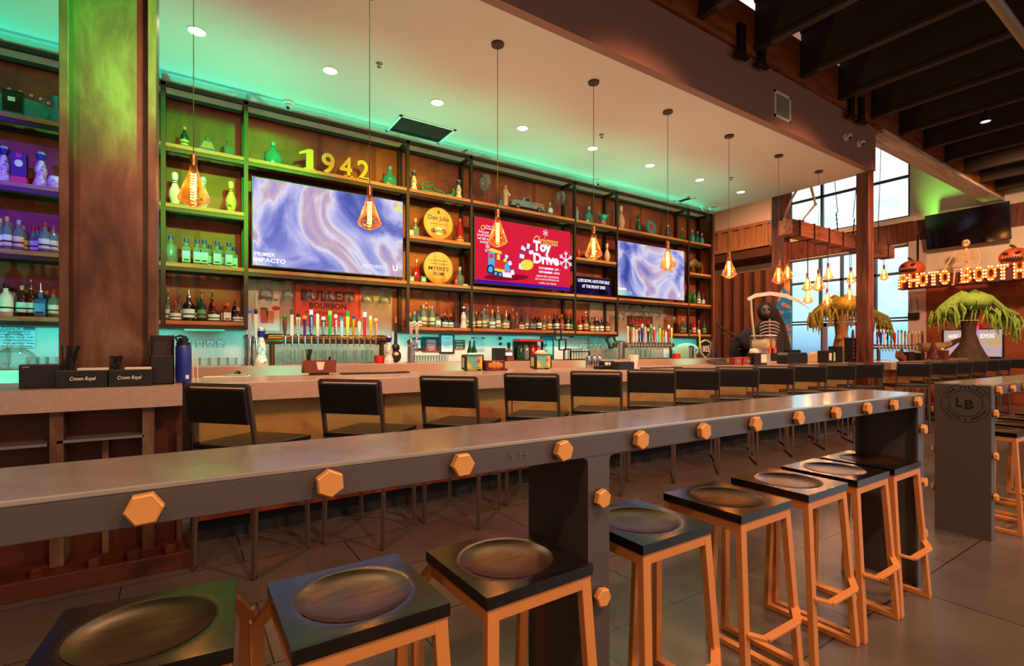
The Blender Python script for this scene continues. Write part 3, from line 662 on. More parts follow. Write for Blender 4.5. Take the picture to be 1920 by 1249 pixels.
W1, W2, W3, W4 = 'd8dcd0', 'c0e4dc', 'e0c898', 'b8d8a0'
row([(1, .30, .075, 'round', 'clear', 'cream', W1, 0), (13, .32, .085, 'round', 'clear', 'cream', W1, 0), (21, .29, .08, 'round', 'clear', 'cream', W1, 0, 1), (35, .30, .08, 'round', 'clear', 'silver', W3, 0),
     (44, .27, .075, 'round', 'clear', 'silver', W3, 0, 1), (62, .27, .07, 'round', 'clear', 'red', W1, 0, 1), (69, .28, .07, 'round', 'clear', 'red', W1, 0, 1), (77, .28, .075, 'round', 'clear', 'red', W1, 0, 1),
     (84, .30, .095, 'round', 'clear', 'red', W1, 0), (94, .27, .07, 'round', 'clear', 'red', W1, 0, 1), (100, .28, .075, 'round', 'clear', 'red', W1, 0), (107, .26, .07, 'round', 'clear', 'red', W1, 0, 1)],
    SZ[1], 'upper shelf left of column', 'clear spirit bottles left of the column')
row([(11, .31, .11, 'round', 'white', 'black', 'e6e2c8', 0), (19, .29, .09, 'round', 'white', 'black', 'e6e2c8', 0, 1), (26, .28, .09, 'round', 'white', 'black', 'e6e2c8', 0, 1), (41, .30, .085, 'round', 'brown', 'cream', W2, 0),
     (49, .28, .075, 'round', 'amber', 'cream', W2, 0, 1), (58, .30, .075, 'round', 'brown', 'cream', W2, 1), (65, .28, .075, 'round', 'brown', 'orange', W2, 0, 1), (76, .27, .095, 'square', 'blue', 'yellow', '4aa0d8', 1),
     (86, .27, .08, 'square', 'blue', 'yellow', '4aa0d8', 0, 1), (100, .27, .085, 'round', 'clear', 'red', 'e0d8c8', 0), (107, .27, .085, 'round', 'clear', 'red', 'e0d8c8', 0, 1)],
    SZ[0], 'lowest shelf left of column', 'rum and gin bottles left of the column')
row([(320, .30, .125, 'round', 'clear', 'blue', None, 0)]+[(p, .29 if not bk else .26, .09 if not bk else .08, 'square', 'clear', 'blue', '8ccfe0', 0, bk) for p, bk in
     ((349, 0), (370, 0), (383, 0), (393, 1), (407, 0), (415, 1), (429, 0), (439, 1))], SZ[1], 'shelf below the bowling pins', 'blue capped vodka bottles')
row([(308, .28, .07, 'round', 'green', 'orange', W4, 0, 1), (315, .28, .075, 'round', 'clear', 'cream', W2, 1, 1), (329, .22, .11, 'squat', 'amber', 'red', W2, 0), (337, .27, .075, 'round', 'clear', 'silver', W1, 1, 1), (354, .29, .115, 'round', 'dark', 'blue', W2, 1),
     (371, .26, .07, 'tall', 'green', 'green', W4, 0, 1), (378, .29, .085, 'round', 'darkgreen', 'silver', '5a8a5a', 1), (398, .30, .075, 'tall', 'brown', 'silver', 'b0603a', 1, 1), (401, .22, .12, 'squat', 'brown', 'red', W2, 0),
     (421, .22, .085, 'square', 'amber', 'orange', 'c8d4d8', 0, 1), (426, .22, .09, 'square', 'amber', 'orange', 'c8d4d8', 0), (440, .26, .065, 'tall', 'dark', 'brown', None, 0, 1), (446, .17, .11, 'squat', 'brown', 'silver', W2, 0)],
    SZ[0], 'lowest shelf right of column', 'liqueur bottles right of the column')
row([(769, .2, .07, 'squat', 'clear', 'cream', W2, 0), (777, .22, .10, 'squat', 'teal', 'cream', W2, 0), (785, .23, .10, 'squat', 'teal', 'blue', W1, 0), (790, .32, .08, 'round', 'clear', 'green', W3, 0, 1), (794, .32, .085, 'round', 'clear', 'cream', W3, 0),
     (799, .31, .08, 'round', 'clear', 'cream', W3, 1, 1), (805, .32, .08, 'round', 'clear', 'cream', W3, 0, 1), (810, .31, .085, 'round', 'clear', 'gold', W4, 1), (820, .2, .09, 'square', 'clear', 'black', W2, 0), (828, .21, .085, 'squat', 'dark', 'silver', None, 0, 1),
     (834, .22, .095, 'squat', 'dark', 'orange', W2, 0), (839, .2, .08, 'squat', 'dark', 'orange', W2, 0, 1), (845, .21, .09, 'squat', 'dark', 'orange', W2, 0), (854, .42, .07, 'slim', 'brown', 'black', '3a3a9a', 0), (859, .42, .07, 'slim', 'brown', 'black', '3a3a9a', 0, 1),
     (878, .32, .07, 'tall', 'clear', 'cream', W4, 0)], SZ[0], 'lowest shelf under barrel lids', 'tequila bottles under the barrel lids')
random.seed(11)
rowD = []
specD = [(887, .26, 'tall', 'clear', 'gold', W4, 0), (893, .27, 'round', 'clear', 'cream', W4, 0), (898, .26, 'round', 'amber', 'black', W3, 0), (904, .28, 'round', 'clear', 'silver', W3, 0), (908, .31, 'tall', 'clear', 'cream', W4, 0),
         (914, .33, 'round', 'clear', 'silver', W3, 1), (923, .3, 'squat', 'clear', 'yellow', W2, 0), (928, .27, 'round', 'brown', 'black', W1, 0), (934, .3, 'round', 'clear', 'silver', W1, 1), (942, .25, 'squat', 'amber', 'black', W3, 0),
         (949, .24, 'flask', 'clear', 'silver', W3, 1), (955, .31, 'round', 'brown', 'orange', W2, 0), (961, .34, 'round', 'amber', 'gold', '3a3420', 0), (969, .28, 'slim', 'pink', 'silver', 'b07888', 0), (978, .22, 'squat', 'dark', 'black', W3, 0),
         (988, .29, 'tall', 'clear', 'purple', W1, 0), (999, .24, 'flask', 'brown', 'red', '6a7a9a', 0), (1004, .27, 'round', 'dark', 'red', W1, 0), (1011, .27, 'round', 'dark', 'red', W2, 0), (1021, .25, 'squat', 'clear', 'cream', W3, 0),
         (1030, .25, 'round', 'amber', 'gold', W3, 0), (1039, .3, 'tall', 'dark', 'black', W2, 0), (1044, .27, 'round', 'brown', 'black', W2, 0), (1048, .26, 'round', 'dark', 'gold', W1, 0), (1053, .28, 'round', 'amber', 'orange', '9a5a7a', 0),
         (1060, .3, 'tall', 'brown', 'black', W3, 0), (1065, .31, 'tall', 'darkgreen', 'red', W4, 0), (1071, .31, 'tall', 'darkgreen', 'red', W4, 0)]
row([(p, h, {'squat': .1, 'flask': .12, 'round': .08, 'tall': .072, 'slim': .07, 'square': .09}[s], s, g, c, l, po, i % 2 if i not in (10, 16) else 0) for i, (p, h, s, g, c, l, po) in enumerate(specD)],
    SZ[0], 'lowest shelf under red screen', 'mixed bottles under the red screen')
specE = [(1087, .24, 'round', 'red', 'red', W4, 0), (1092, .28, 'round', 'brown', 'black', W3, 0), (1098, .3, 'round', 'amber', 'silver', 'c89878', 1), (1103, .27, 'round', 'darkgreen', 'black', W2, 0), (1110, .26, 'squat', 'amber', 'brown', W3, 0), (1115, .27, 'round', 'brown', 'black', W1, 0),
         (1119, .25, 'squat', 'dark', 'silver', W2, 0), (1121, .28, 'round', 'dark', 'red', W2, 0), (1128, .28, 'squat', 'dark', 'red', W2, 0), (1139, .24, 'round', 'amber', 'silver', W3, 0)]
row([(p, h, .085, s, g, c, l, po, i % 2) for i, (p, h, s, g, c, l, po) in enumerate(specE)], SZ[0], 'lowest shelf below message board', 'whiskey bottles below the message board')
specG = [(1272, .25, 'round', 'brown', 'red', None, 0), (1280, .33, 'round', 'clear', 'white', W4, 0), (1287, .3, 'tall', 'clear', 'silver', W1, 0), (1295, .25, 'squat', 'dark', 'black', W2, 0), (1301, .31, 'round', 'red', 'red', 'd8a080', 0), (1310, .26, 'flask', 'red', 'white', W2, 1), (1320, .3, 'round', 'darkgreen', 'black', '5a8a5a', 0)]
row([(p, h, .09, s, g, c, l, po, i % 2) for i, (p, h, s, g, c, l, po) in enumerate(specG)], SZ[0], 'lowest shelf at right end', 'bottles on the right end lowest shelf')
row([(1287, .3, .07, 'tall', 'green', 'green', None, 0, 1), (1292, .32, .08, 'tall', 'green', 'green', None, 0), (1296, .31, .07, 'tall', 'green', 'green', None, 0, 1), (1301, .32, .08, 'tall', 'green', 'green', None, 0), (1310, .3, .08, 'tall', 'clear', 'black', W4, 0), (1318, .25, .08, 'tall', 'dark', 'black', W2, 0)],
    SZ[1], 'shelf under the bison', 'green bottles under the bison')
row([(1279, .26, .12, 'flask', 'green', 'silver', None, 0), (1290, .27, .11, 'squat', 'teal', 'silver', None, 0, 1), (1298, .27, .12, 'squat', 'teal', 'silver', None, 0), (1308, .3, .1, 'squat', 'teal', 'silver', None, 0, 1), (1316, .24, .1, 'squat', 'teal', 'silver', None, 0)],
    SZ[3], 'top shelf at right end', 'empty decorative bottles at the right end')
row([(346, .24, .085, 'tall', 'darkgreen', 'cream', 'b8b070', 0), (512, .27, .2, 'flask', 'teal', 'teal', None, 0), (731, .27, .2, 'flask', 'teal', 'teal', None, 0), (1104, .3, .19, 'flask', 'teal', 'silver', None, 0)], SZ[3], 'highest shelf', 'bottles on the highest shelf')
row([(779, .26, .11, 'squat', 'clear', 'silver', None, 0), (862, .36, .12, 'slim', 'red', 'red', 'c8802a', 0)], SZ[2], 'shelf holding the upper barrel lid', 'bottles beside the upper barrel lid')
row([(781, .33, .11, 'flask', 'red', 'silver', None, 0), (855, .2, .05, 'tall', 'red', 'black', 'c06050', 0), (862, .3, .15, 'squat', 'clear', 'silver', None, 0, 1)], SZ[1], 'shelf holding the lower barrel lid', 'bottles beside the lower barrel lid')
row([(1008-108, .3, .06, 'tall', 'darkgreen', 'gold', W2, 0)], SZ[0]-9, 'hidden', 'x') if False else None

# ceramic bell bottles (white and blue) ---------------------------------------
M_cer = patina('white_ceramic_blue_pattern', [(.42, 'e4e2d8'), (.52, 'ece8dc'), (.56, '3a4890'), (.6, 'e8e4d8')], (1, 1, 1), 26., detail=1, metal=0, rough=(.25, .35), bump=0, dist=.2)
def bell(px, z, h, label, Y=6.6, col=M_cer):
    t = thing('ceramic_bottle', label, 'bottle', (XP(px, Y), Y, z), 0, 'painted ceramic bell bottles'); r = h*.16
    MB().lathe([(r*1.05, 0), (r*1.1, .03*h), (r*1.0, .14*h), (r*.72, .27*h), (r*.68, .31*h), (r*.82, .42*h), (r*.8, .52*h), (r*.5, .68*h), (r*.36, .76*h), (r*.34, .82*h)], seg=20).build('ceramic_body', col, t, smooth=True)
    MB().lathe([(r*.4, .74*h), (r*.75, .9*h), (r*.72, .915*h)], seg=12).build('blue_collar', mat('cobalt_glaze', '1c2a80', .3), t, smooth=True)
    MB().lathe([(r*.72, .9*h), (r*.74, .94*h), (r*.5, .99*h), (0, h)], seg=16).build('stopper', mat('silver_stopper', 'c8ccd0', .25, .8), t, smooth=True)
bell(8, SZ[2], .36, 'tall white and blue ceramic bottle at the far left edge'); bell(77, SZ[2], .36, 'white ceramic bottle left of the rusted column')
bell(776, SZ[3], .30, 'ceramic bottle at left of the glass dragon'); bell(860, SZ[3], .30, 'ceramic bottle at right of the glass dragon')
bell(869, SZ[0], .33, 'ceramic bottle amid the tequilas under the barrel lids'); bell(489, BT, .42, 'white ceramic bottle left of the long beer tap pipe', 6.12); bell(729, BT, .36, 'white ceramic bottle right of the long beer tap pipe', 6.15)
# bowling pins
def pin(px, z, h, m, stripe, label, Y=6.62, prt=None):
    t = thing('bowling_pin', label, 'bowling pin', (XP(px, Y), Y, z), 0, 'bowling pins on the shelves'); k = h/.38
    P_ = [(.027, 0), (.03, .01), (.048, .06), (.0605, .115), (.055, .17), (.035, .22), (.024, .255), (.023, .28), (.03, .32), (.033, .345), (.024, .372), (0, .38)]
    MB().lathe([(a*k, b_*k) for a, b_ in P_], seg=20).build('pin_body', m, t, smooth=True)
    MB().lathe([(.0255*k, .25*k), (.0245*k, .262*k)], seg=20).build('neck_stripe', stripe, t, smooth=True); MB().lathe([(.0245*k, .275*k), (.0255*k, .287*k)], seg=20).build('neck_stripe', stripe, t, smooth=True)
M_pinw = mat('white_pin_enamel', 'e4e4de', .25); M_red = mat('red_enamel', 'b02018', .35)
pin(328, SZ[2], .38, M_pinw, mat('blue_stripe', '2a3a70', .3), 'white bowling pin left of the first pendant bulb')
pin(381, SZ[2], .38, patina('painted_pin_blue', [(.4, '8ac8c0'), (.55, 'e0e4dc'), (.62, '2a4a90')], (1, 1, 1), 20, 2, metal=0), mat('teal_stripe', '3aa0a0', .3), 'teal and blue painted bowling pin behind the first bulb')
pin(433, SZ[2], .38, patina('painted_pin_yellow', [(.4, 'd8dc70'), (.6, 'b8c050'), (.66, '6a7a30')], (1, 1, 1), 24, 2, metal=0), M_red, 'yellow patterned bowling pin left of the large television')
pin(1138, SZ[2], .36, mat('cream_pin', 'c8b088', .4), M_red, 'cream bowling pin above the message board')
pin(1164, SZ[3], .46, mat('cream_pin', 'c8b088', .4), M_red, 'tall cream bowling pin above the right television')
pin(1197, SZ[3], .36, mat('green_pin', '1a5a48', .2), mat('teal_stripe', '3aa0a0', .3), 'dark green bowling pin left of the glass plate')
pin(1252, SZ[3], .36, mat('green_pin', '1a5a48', .2), mat('silver_stopper'), 'dark green bowling pin right of the glass plate')

# misc shelf objects ---------------------------------------------------------
def at(px, Y, z, name, label, cat, rz=0, group=None): return thing(name, label, cat, (XP(px, Y), Y, z), rz, group)
t = at(22, 6.68, SZ[3], 'sombrero', 'pale teal sombrero leaning on the top left shelf', 'hat')
S = Matrix.Rotation(radians(68), 3, 'X')
MB().lathe([(0, .0), (.16, .0), (.30, .03), (.36, .08), (.37, .09), (.35, .085), (.2, .03), (0, .02)], (0, .0, .17), 28, 1, S, ).xform(Matrix.Diagonal((1, .4, .46, 1))).build('brim', mat('teal_felt', '4ab0a0', .8), t, smooth=True)
b = MB()
for i in range(28):
    a = 2*pi*i/28; b.sphere((.355*cos(a), -.09, .085+.155*sin(a)*.95+.03), (.016, .012, .016), 6)
b.build('trim_beads', mat('pale_trim', 'b8d8d0', .6), t, smooth=True)
t = at(25, 6.56, SZ[3], 'bottle_case', 'dark green boxed bottle in front of the sombrero', 'box')
MB().box(-.07, .07, -.04, .04, .03, .22).build('case', GL['darkgreen'], t, bevel=.004); MB().box(-.075, .075, -.045, .045, 0, .03).build('base', GL['teal'], t); MB().box(-.03, .02, -.043, -.04, .13, .17).build('sticker', M_paper, t); MB().box(-.072, .072, -.042, .042, .22, .235).build('lid', M_black, t)
t = at(104, 6.58, SZ[3], 'glass_jug', 'teal glass jug with a loop handle beside the column', 'jug')
MB().lathe([(.06, 0), (.065, .03), (.05, .09), (.022, .14), (.02, .2), (.03, .27), (.026, .28)], seg=16).build('jug_body', GL['teal'], t, smooth=True)
MB().path([(-.02, 0, .12), (-.07, 0, .15), (-.09, 0, .2), (-.07, 0, .24), (-.02, 0, .24)], .006, 6).build('handle', GL['teal'], t, smooth=True)
t = at(37, 6.58, SZ[2], 'bottle_box', 'tall black and pink boxed bottle on the left shelf', 'box')
MB().box(-.055, .055, -.04, .04, .075, .30).build('carton', M_black, t, bevel=.003); MB().box(-.055, .055, -.04, .04, 0, .075).build('carton_base', mat('hot_pink', 'e03a6a', .5), t, bevel=.003); MB().sphere((0, -.042, .2), (.03, .004, .035), 12).build('emblem', M_paper, t, smooth=True); MB().box(-.02, .02, -.042, -.04, .255, .295).build('emblem', M_red, t)
t = at(52, 6.66, SZ[2], 'pink_pennant', 'small pink triangular ornament behind the boxed bottle', 'ornament')
MB().lathe([(.07, .09), (0, .2)], seg=4).build('cone', mat('hot_pink', 'e03a6a', .5), t); MB().tube((0, 0, 0), (0, 0, .1), .008).build('stem', M_black, t)
t = at(104, 6.56, SZ[2], 'skull_mug', 'white patterned skull mug next to the column', 'mug')
MB().lathe([(.045, 0), (.055, .03), (.06, .08), (.05, .12), (.035, .125), (.035, .1), (0, .1)], seg=14).build('mug_body', M_cer, t, smooth=True); MB().path([(.05, 0, .1), (.085, 0, .09), (.085, 0, .05), (.05, 0, .03)], .008, 6).build('handle', M_cer, t, smooth=True)
t = at(389, 6.6, SZ[3], 'pyramid_bottle', 'blue and gold pyramid shaped bottle on the top shelf', 'bottle')
MB().lathe([(.13, 0), (.125, .02), (.04, .14), (.02, .155)], seg=4, rot=pi/4).build('glass_body', GL['blue'], t); MB().lathe([(.105, .02), (.05, .125)], seg=4, rot=pi/4, c=(0, -.012, 0)).build('gold_face', mat('gold_leaf', 'b8a050', .3, .5), t); MB().lathe([(.022, .15), (.026, .17), (0, .19)], seg=10).build('stopper', GL['teal'], t, smooth=True)
t = at(429, 6.6, SZ[3], 'glass_decanter', 'clear cut glass decanter on the top shelf by the column', 'decanter')
MB().lathe([(.06, 0), (.065, .01), (.07, .11), (.05, .13), (.02, .14), (.025, .165)], seg=8).build('glass_body', GL['clear'], t, bevel=.003); MB().lathe([(.018, .165), (.03, .19), (.018, .22), (0, .225)], seg=8).build('stopper', GL['clear'], t)
# 1942 numerals
x0, x1 = XP(562, 6.56), XP(696, 6.56); t = thing('number_sign', 'yellow block numerals 1942 standing on the shelf over the television', 'sign', ((x0+x1)/2, 6.56, SZ[3]), world=True)
wd = (x1-x0)/4
for i, ch in enumerate('1942'):
    b = textbm(ch, .3, .02, .02, fit=(wd*.72 if ch != '1' else wd*.36, .27)); b.xform(Matrix.Translation((x0+wd*(i+.5), 6.56, SZ[3]+.137))@FACE['-y'].to_4x4())
    if ch == '1':
        b = MB(); c_ = x0+wd*.5; zz = SZ[3]; b.prism([(c_-.04, zz+.036), (c_+.045, zz+.036), (c_+.045, zz+.272), (c_-.01, zz+.272), (c_-.12, zz+.215), (c_-.12, zz+.185), (c_-.04, zz+.215)], 6.54, 6.58)
    if ch in '142':
        b.box(x0+wd*(i+.22 if ch != '4' else i+.42), x0+wd*(i+.8 if ch != '4' else i+.9), 6.54, 6.58, SZ[3]+.001, SZ[3]+.035)
    b.build('numeral', mat('yellow_foam_numeral', 'd2c02c', .5), t)
# glass dragon boat
t = at(821, 6.6, SZ[3], 'glass_ornament', 'clear glass dragon boat ornament between two ceramic bottles', 'ornament')
MB().path([(-.22, 0, .16), (-.26, 0, .11), (-.23, 0, .05), (-.1, 0, .03), (.1, 0, .02), (.22, 0, .05), (.26, 0, .1), (.24, 0, .15), (.21, 0, .13)], [.012, .02, .026, .03, .03, .026, .02, .016, .008], 8).path([(-.2, 0, .08), (-.1, 0, .14), (-.02, 0, .07), (.06, 0, .08), (.12, 0, .04)], .014, 8).path([(-.2, 0, .15), (-.13, 0, .19), (-.08, 0, .15)], .01, 6).build('glass_body', GL['teal'], t, smooth=True)
MB().box(-.2, .2, -.03, .03, 0, .02).build('base', GL['clear'], t)
t = None
# barrel lids
def lid(px, z, r, label, wood, lines):
    Y = 6.55; X = XP(px, Y); t = thing('barrel_lid', label, 'barrel lid', (X, Y, z), world=True)
    zc_ = z+r+.004; R = Matrix.Rotation(radians(-90), 3, 'X')
    MB().lathe([(0, -.02), (r, -.02), (r, .02), (r*.97, .026), (0, .026)], (X, Y, zc_), 48, 1, Matrix.Rotation(radians(90), 3, 'X')).build('lid_disc', wood, t, smooth=True)
    MB().lathe([(r*1.0, -.022), (r*1.02, -.022), (r*1.02, .022), (r, .022)], (X, Y, zc_), 48, 1, Matrix.Rotation(radians(90), 3, 'X')).build('rim_band', mat('lid_band', '8a6a3a', .4, .3), t, smooth=True)
    for body, dz, w, h, kw in lines: text(t, body, (X, Y-.028, zc_+dz), .1, M_ink, fit=(w, h), **kw)
    return t, X, Y-.03, zc_
M_lidw = patina('barrel_lid_oak', [(.3, 'a06a28'), (.5, 'c08a3e'), (.7, 'cc9a50')], (9, 1, .6), 2, metal=0, rough=(.45, .6), bump=.02)
t, X, Y, zc_ = lid(821, SZ[2], .225, 'round Don Julio Giants barrel lid on the middle shelf', M_lidw, [('Don Julio', .065, .32, .085, dict(bold=.01)), ('TEQUILA RESERVA DE DON JULIO', -.012, .28, .014, {})])
MB().sphere((X, Y, zc_-.11), (.055, .002, .055), 20).build('ball_emblem', M_paper, t, smooth=True); text(t, 'GIANTS', (X, Y-.003, zc_-.11), .1, M_ink, fit=(.23, .055), bold=.03)
MB().prism([(X-.03, zc_+.14), (X+.03, zc_+.14), (X+.01, zc_+.155), (X+.015, zc_+.18), (X-.015, zc_+.18), (X-.01, zc_+.155)], Y, Y+.002).build('crest', M_ink, t)
lid(821, SZ[1], .225, "round Myers's Rum barrel lid on the lower middle shelf", M_lidw, [('100% FINE JAMAICAN RUM', .10, .30, .022, {}), ('WORLD FAMOUS', .055, .26, .018, {}), ("MYERS'S", -.01, .31, .055, dict(bold=.01)), ('RUM', -.085, .16, .05, dict(bold=.01))])
def smallbox(px, z, w, h, c, name, label, cat='box', Y=6.55, mark=True):
    t = at(px, Y, z, name, label, cat); MB().box(-w/2, w/2, -.03, .03, 0, h).build('carton', mat('carton_'+c, c, .5), t, bevel=.002)
    if mark: MB().box(-w*.3, w*.3, -.0315, -.03, h*.25, h*.7).build('printed_panel', M_paper, t)
smallbox(770, SZ[2], .07, .085, '9ab0a8', 'gift_box', 'little pale box left of the upper barrel lid'); smallbox(771, SZ[1], .07, .08, '2a8a70', 'gift_box', 'small teal box at far left of the lower barrel lid')
smallbox(793, SZ[1], .08, .09, '2a7a60', 'gift_box', 'small teal box touching the lower barrel lid'); smallbox(871, SZ[1], .09, .03, '3aa890', 'gift_box', 'flat teal tin right of the lower barrel lid')
# wine glasses giant
def wineglass_mesh(t, h, r, up=1, nm='glass_bowl'):
    s_ = up
    MB().lathe([(r*.15, h*.45), (r*.7, h*.52), (r, h*.68), (r*.95, h*.82), (r*.72, h), (r*.7, h), (r*.93, h*.82), (r*.97, h*.68), (r*.66, h*.53), (0, h*.47)], seg=20).build('glass_bowl', M_glass, t, smooth=True)
    MB().lathe([(r*.7, 0), (r*.68, .006), (r*.1, .015), (r*.07, .06), (r*.07, h*.42), (r*.16, h*.46)], seg=16).build('glass_stem', M_glass, t, smooth=True)
for px_, lb_ in ((909, 'oversized wine glass standing left of the praying statue'), (1050, 'oversized wine glass right of the toy pickup truck')):
    t = at(px_, 6.62, SZ[3], 'wine_glass', lb_, 'wine glass', 0, 'oversized wine glasses on the top shelf'); wineglass_mesh(t, .46, .10)
# statue
t = at(948, 6.58, SZ[3], 'praying_statue', 'cream robed praying statue with teal base on the top shelf', 'statue')
MB().lathe([(.06, 0), (.065, .02), (.04, .04)], seg=12).build('base', GL['teal'], t); MB().lathe([(.045, .03), (.04, .12), (.045, .22), (.05, .27), (.03, .3), (.018, .31)], seg=14, sy=.8).build('robe', M_bone, t, smooth=True)
MB().sphere((0, 0, .335), (.022, .024, .028), 12).build('head', M_bone, t, smooth=True); MB().path([(.035, -.01, .26), (.045, -.05, .2), (.01, -.055, .23)], .013, 6).path([(-.035, -.01, .26), (-.045, -.05, .2), (-.01, -.055, .23)], .013, 6).build('arms', M_bone, t, smooth=True)
t = at(937, 6.6, SZ[3], 'teal_bookend', 'small teal block standing beside the praying statue', 'ornament'); MB().prism([(-.03, 0), (.03, 0), (.03, .13), (-.02, .11)], -.03, .03).build('block', GL['teal'], t, bevel=.004)
t = at(1081, 6.6, SZ[3], 'figurine', 'small cream figurine just right of the tall steel post', 'figurine'); MB().lathe([(.04, 0), (.03, .1), (.04, .18), (.015, .21)], seg=12).build('robe', mat('pale_teal_glaze', '7ac0b0', .4), t, smooth=True); MB().sphere((0, 0, .235), .025, 10).build('head', M_bone, t, smooth=True)
t = at(1031, 6.58, SZ[3], 'ornate_bottle', 'round painted bottle with figure stopper beside the toy truck', 'bottle'); MB().lathe([(.03, 0), (.07, .05), (.075, .1), (.05, .15), (.02, .18)], seg=16, sy=.5).build('glass_body', GL['teal'], t, smooth=True); MB().sphere((0, 0, .21), (.018, .018, .04), 8).build('stopper', M_bone, t, smooth=True); MB().sphere((0, -.03, .095), (.045, .012, .045), 14).build('medallion', M_cer, t, smooth=True)
# toy truck
x0, x1 = XP(957, 6.56), XP(1017, 6.56); t = thing('toy_truck', 'vintage blue-grey toy pickup truck on the top shelf', 'toy truck', ((x0+x1)/2, 6.56, SZ[3]))
L = (x1-x0); M_tr = mat('blue_grey_truck', '6a8a8a', .35, .3)
MB().prism([(-.5*L, .05), (-.5*L, .12), (-.45*L, .145), (-.22*L, .15), (-.14*L, .21), (.06*L, .215), (.08*L, .14), (.08*L, .05)], -.06, .06).build('cab', M_tr, t, bevel=.008)
MB().box(.085*L, .5*L, -.06, .06, .05, .125).build('bed', M_tr, t, bevel=.004); MB().box(.1*L, .48*L, -.063, -.055, .135, .155).box(.1*L, .48*L, .055, .063, .135, .155).build('wood_rail', M_shelf, t)
MB().prism([(-.12*L, .15), (-.1*L, .195), (.03*L, .2), (.04*L, .15)], -.062, -.058).build('window', M_black, t); MB().box(-.53*L, -.5*L, -.06, .06, .05, .07).build('bumper', M_chrome, t)
for a in (-.34, .33):
    for s_ in (-1, 1):
        w_ = MB().lathe([(0, -.014), (.045, -.014), (.045, .014), (0, .014)], (a*L, s_*.052, .045), 18, 1, Matrix.Rotation(pi/2, 3, 'X')).build('wheel', M_black, t, smooth=True); MB().lathe([(0, -.016), (.02, -.016), (.02, .016), (0, .016)], (a*L, s_*.052, .045), 12, 1, Matrix.Rotation(pi/2, 3, 'X')).build('hubcap', M_chrome, w_, smooth=True)
for s_ in (-1, 1): MB().sphere((-.5*L, s_*.04, .1), .012, 8).build('headlight', M_chrome, t, smooth=True)
# teal figure, plate, red toy
t = at(1130, 6.58, SZ[3], 'teal_figurine', 'teal and pink cartoonish ceramic pot with handles', 'ornament'); MB().lathe([(.055, 0), (.06, .08), (.05, .1), (.075, .15), (.07, .2), (.03, .21)], seg=14).build('pot_body', M_teal, t, smooth=True); MB().path([(-.06, 0, .18), (-.12, 0, .22), (-.1, 0, .25)], .02, 6).build('handle', M_teal, t, smooth=True); MB().path([(.06, 0, .18), (.12, 0, .2), (.12, 0, .23)], .018, 6).build('handle', M_teal, t, smooth=True); MB().lathe([(.061, .05), (.061, .08)], seg=14).build('stripe', mat('hot_pink', 'e03a6a', .5), t)
t = at(1221, 6.6, SZ[3], 'glass_plate', 'round iridescent glass plate on a small stand', 'plate'); MB().lathe([(0, 0), (.13, .0), (.135, .012), (.125, .015), (0, .01)], (0, 0, .16), 32, 1, Matrix.Rotation(radians(82), 3, 'X')).build('plate_disc', GL['teal'], t, smooth=True)
MB().lathe([(0, .014), (.07, .014), (.07, .017), (0, .017)], (0, 0, .16), 24, 1, Matrix.Rotation(radians(82), 3, 'X')).build('picture', mat('maroon_picture', '8a3a4a', .3), t); MB().box(-.06, .06, -.02, .05, 0, .03).build('stand', GL['clear'], t)
x0, x1 = XP(1083, 6.58), XP(1128, 6.58); t = thing('toy_car', 'red and chrome model roadster above the message board', 'toy car', ((x0+x1)/2, 6.58, SZ[2])); L = x1-x0
MB().box(-.5*L, .5*L, -.07, .07, 0, .02).build('plinth', M_black, t); MB().prism([(-.42*L, .05), (-.42*L, .09), (-.1*L, .12), (.0, .16), (.12*L, .16), (.16*L, .11), (.42*L, .10), (.42*L, .05)], -.05, .05).build('car_body', mat('maroon_enamel', '7a2418', .3, .3), t, bevel=.006)
for a in (-.28, .28):
    for s_ in (-1, 1): MB().lathe([(0, -.012), (.04, -.012), (.04, .012), (0, .012)], (a*L, s_*.055, .06), 16, 1, Matrix.Rotation(pi/2, 3, 'X')).build('wheel', M_black, t, smooth=True)
t = at(1084, 6.52, SZ[2], 'red_vase', 'glossy red vase beside the steel post above the message board', 'vase'); MB().lathe([(.03, 0), (.05, .05), (.045, .1), (.015, .14), (.02, .2)], seg=14).build('vase_body', GL['red'], t, smooth=True)
# bison
x0, x1 = XP(1290, 6.56), XP(1321, 6.56); L = x1-x0; t = thing('bison_figurine', 'dark bronze bison figurine on the right end shelf', 'figurine', ((x0+x1)/2, 6.6, SZ[2]))
b = MB(); b.path([(-.40*L, 0, .13), (-.28*L, 0, .2), (-.1*L, 0, .24), (.1*L, 0, .2), (.3*L, 0, .2), (.44*L, 0, .17)], [.05, .085, .095, .075, .075, .035], 12)
b.sphere((-.43*L, 0, .12), (.05, .04, .055), 10); b.path([(-.45*L, -.04, .16), (-.47*L, -.07, .18), (-.48*L, -.07, .21)], [.012, .008, .003], 6); b.path([(-.45*L, .04, .16), (-.47*L, .07, .18), (-.48*L, .07, .21)], [.012, .008, .003], 6)
b.path([(-.44*L, 0, .09), (-.44*L, 0, .04)], [.03, .008], 6)
for a, lr in ((-.24, .026), (.32, .03)):
    for s_ in (-1, 1): b.path([(a*L, s_*.04, .17), (a*L+.012, s_*.045, .09), (a*L-.004, s_*.045, .0)], [lr*1.3, lr*.7, lr*.5], 8)
b.path([(.44*L, 0, .19), (.49*L, 0, .14), (.48*L, 0, .08)], [.01, .006, .01], 6)
b.build('bison_body', patina('bronze_bison', [(.3, '2a2410'), (.6, '6a5a2a'), (.8, '3a3414')], (1, 1, 1), 14, metal=.4, bump=.3), t, smooth=True)

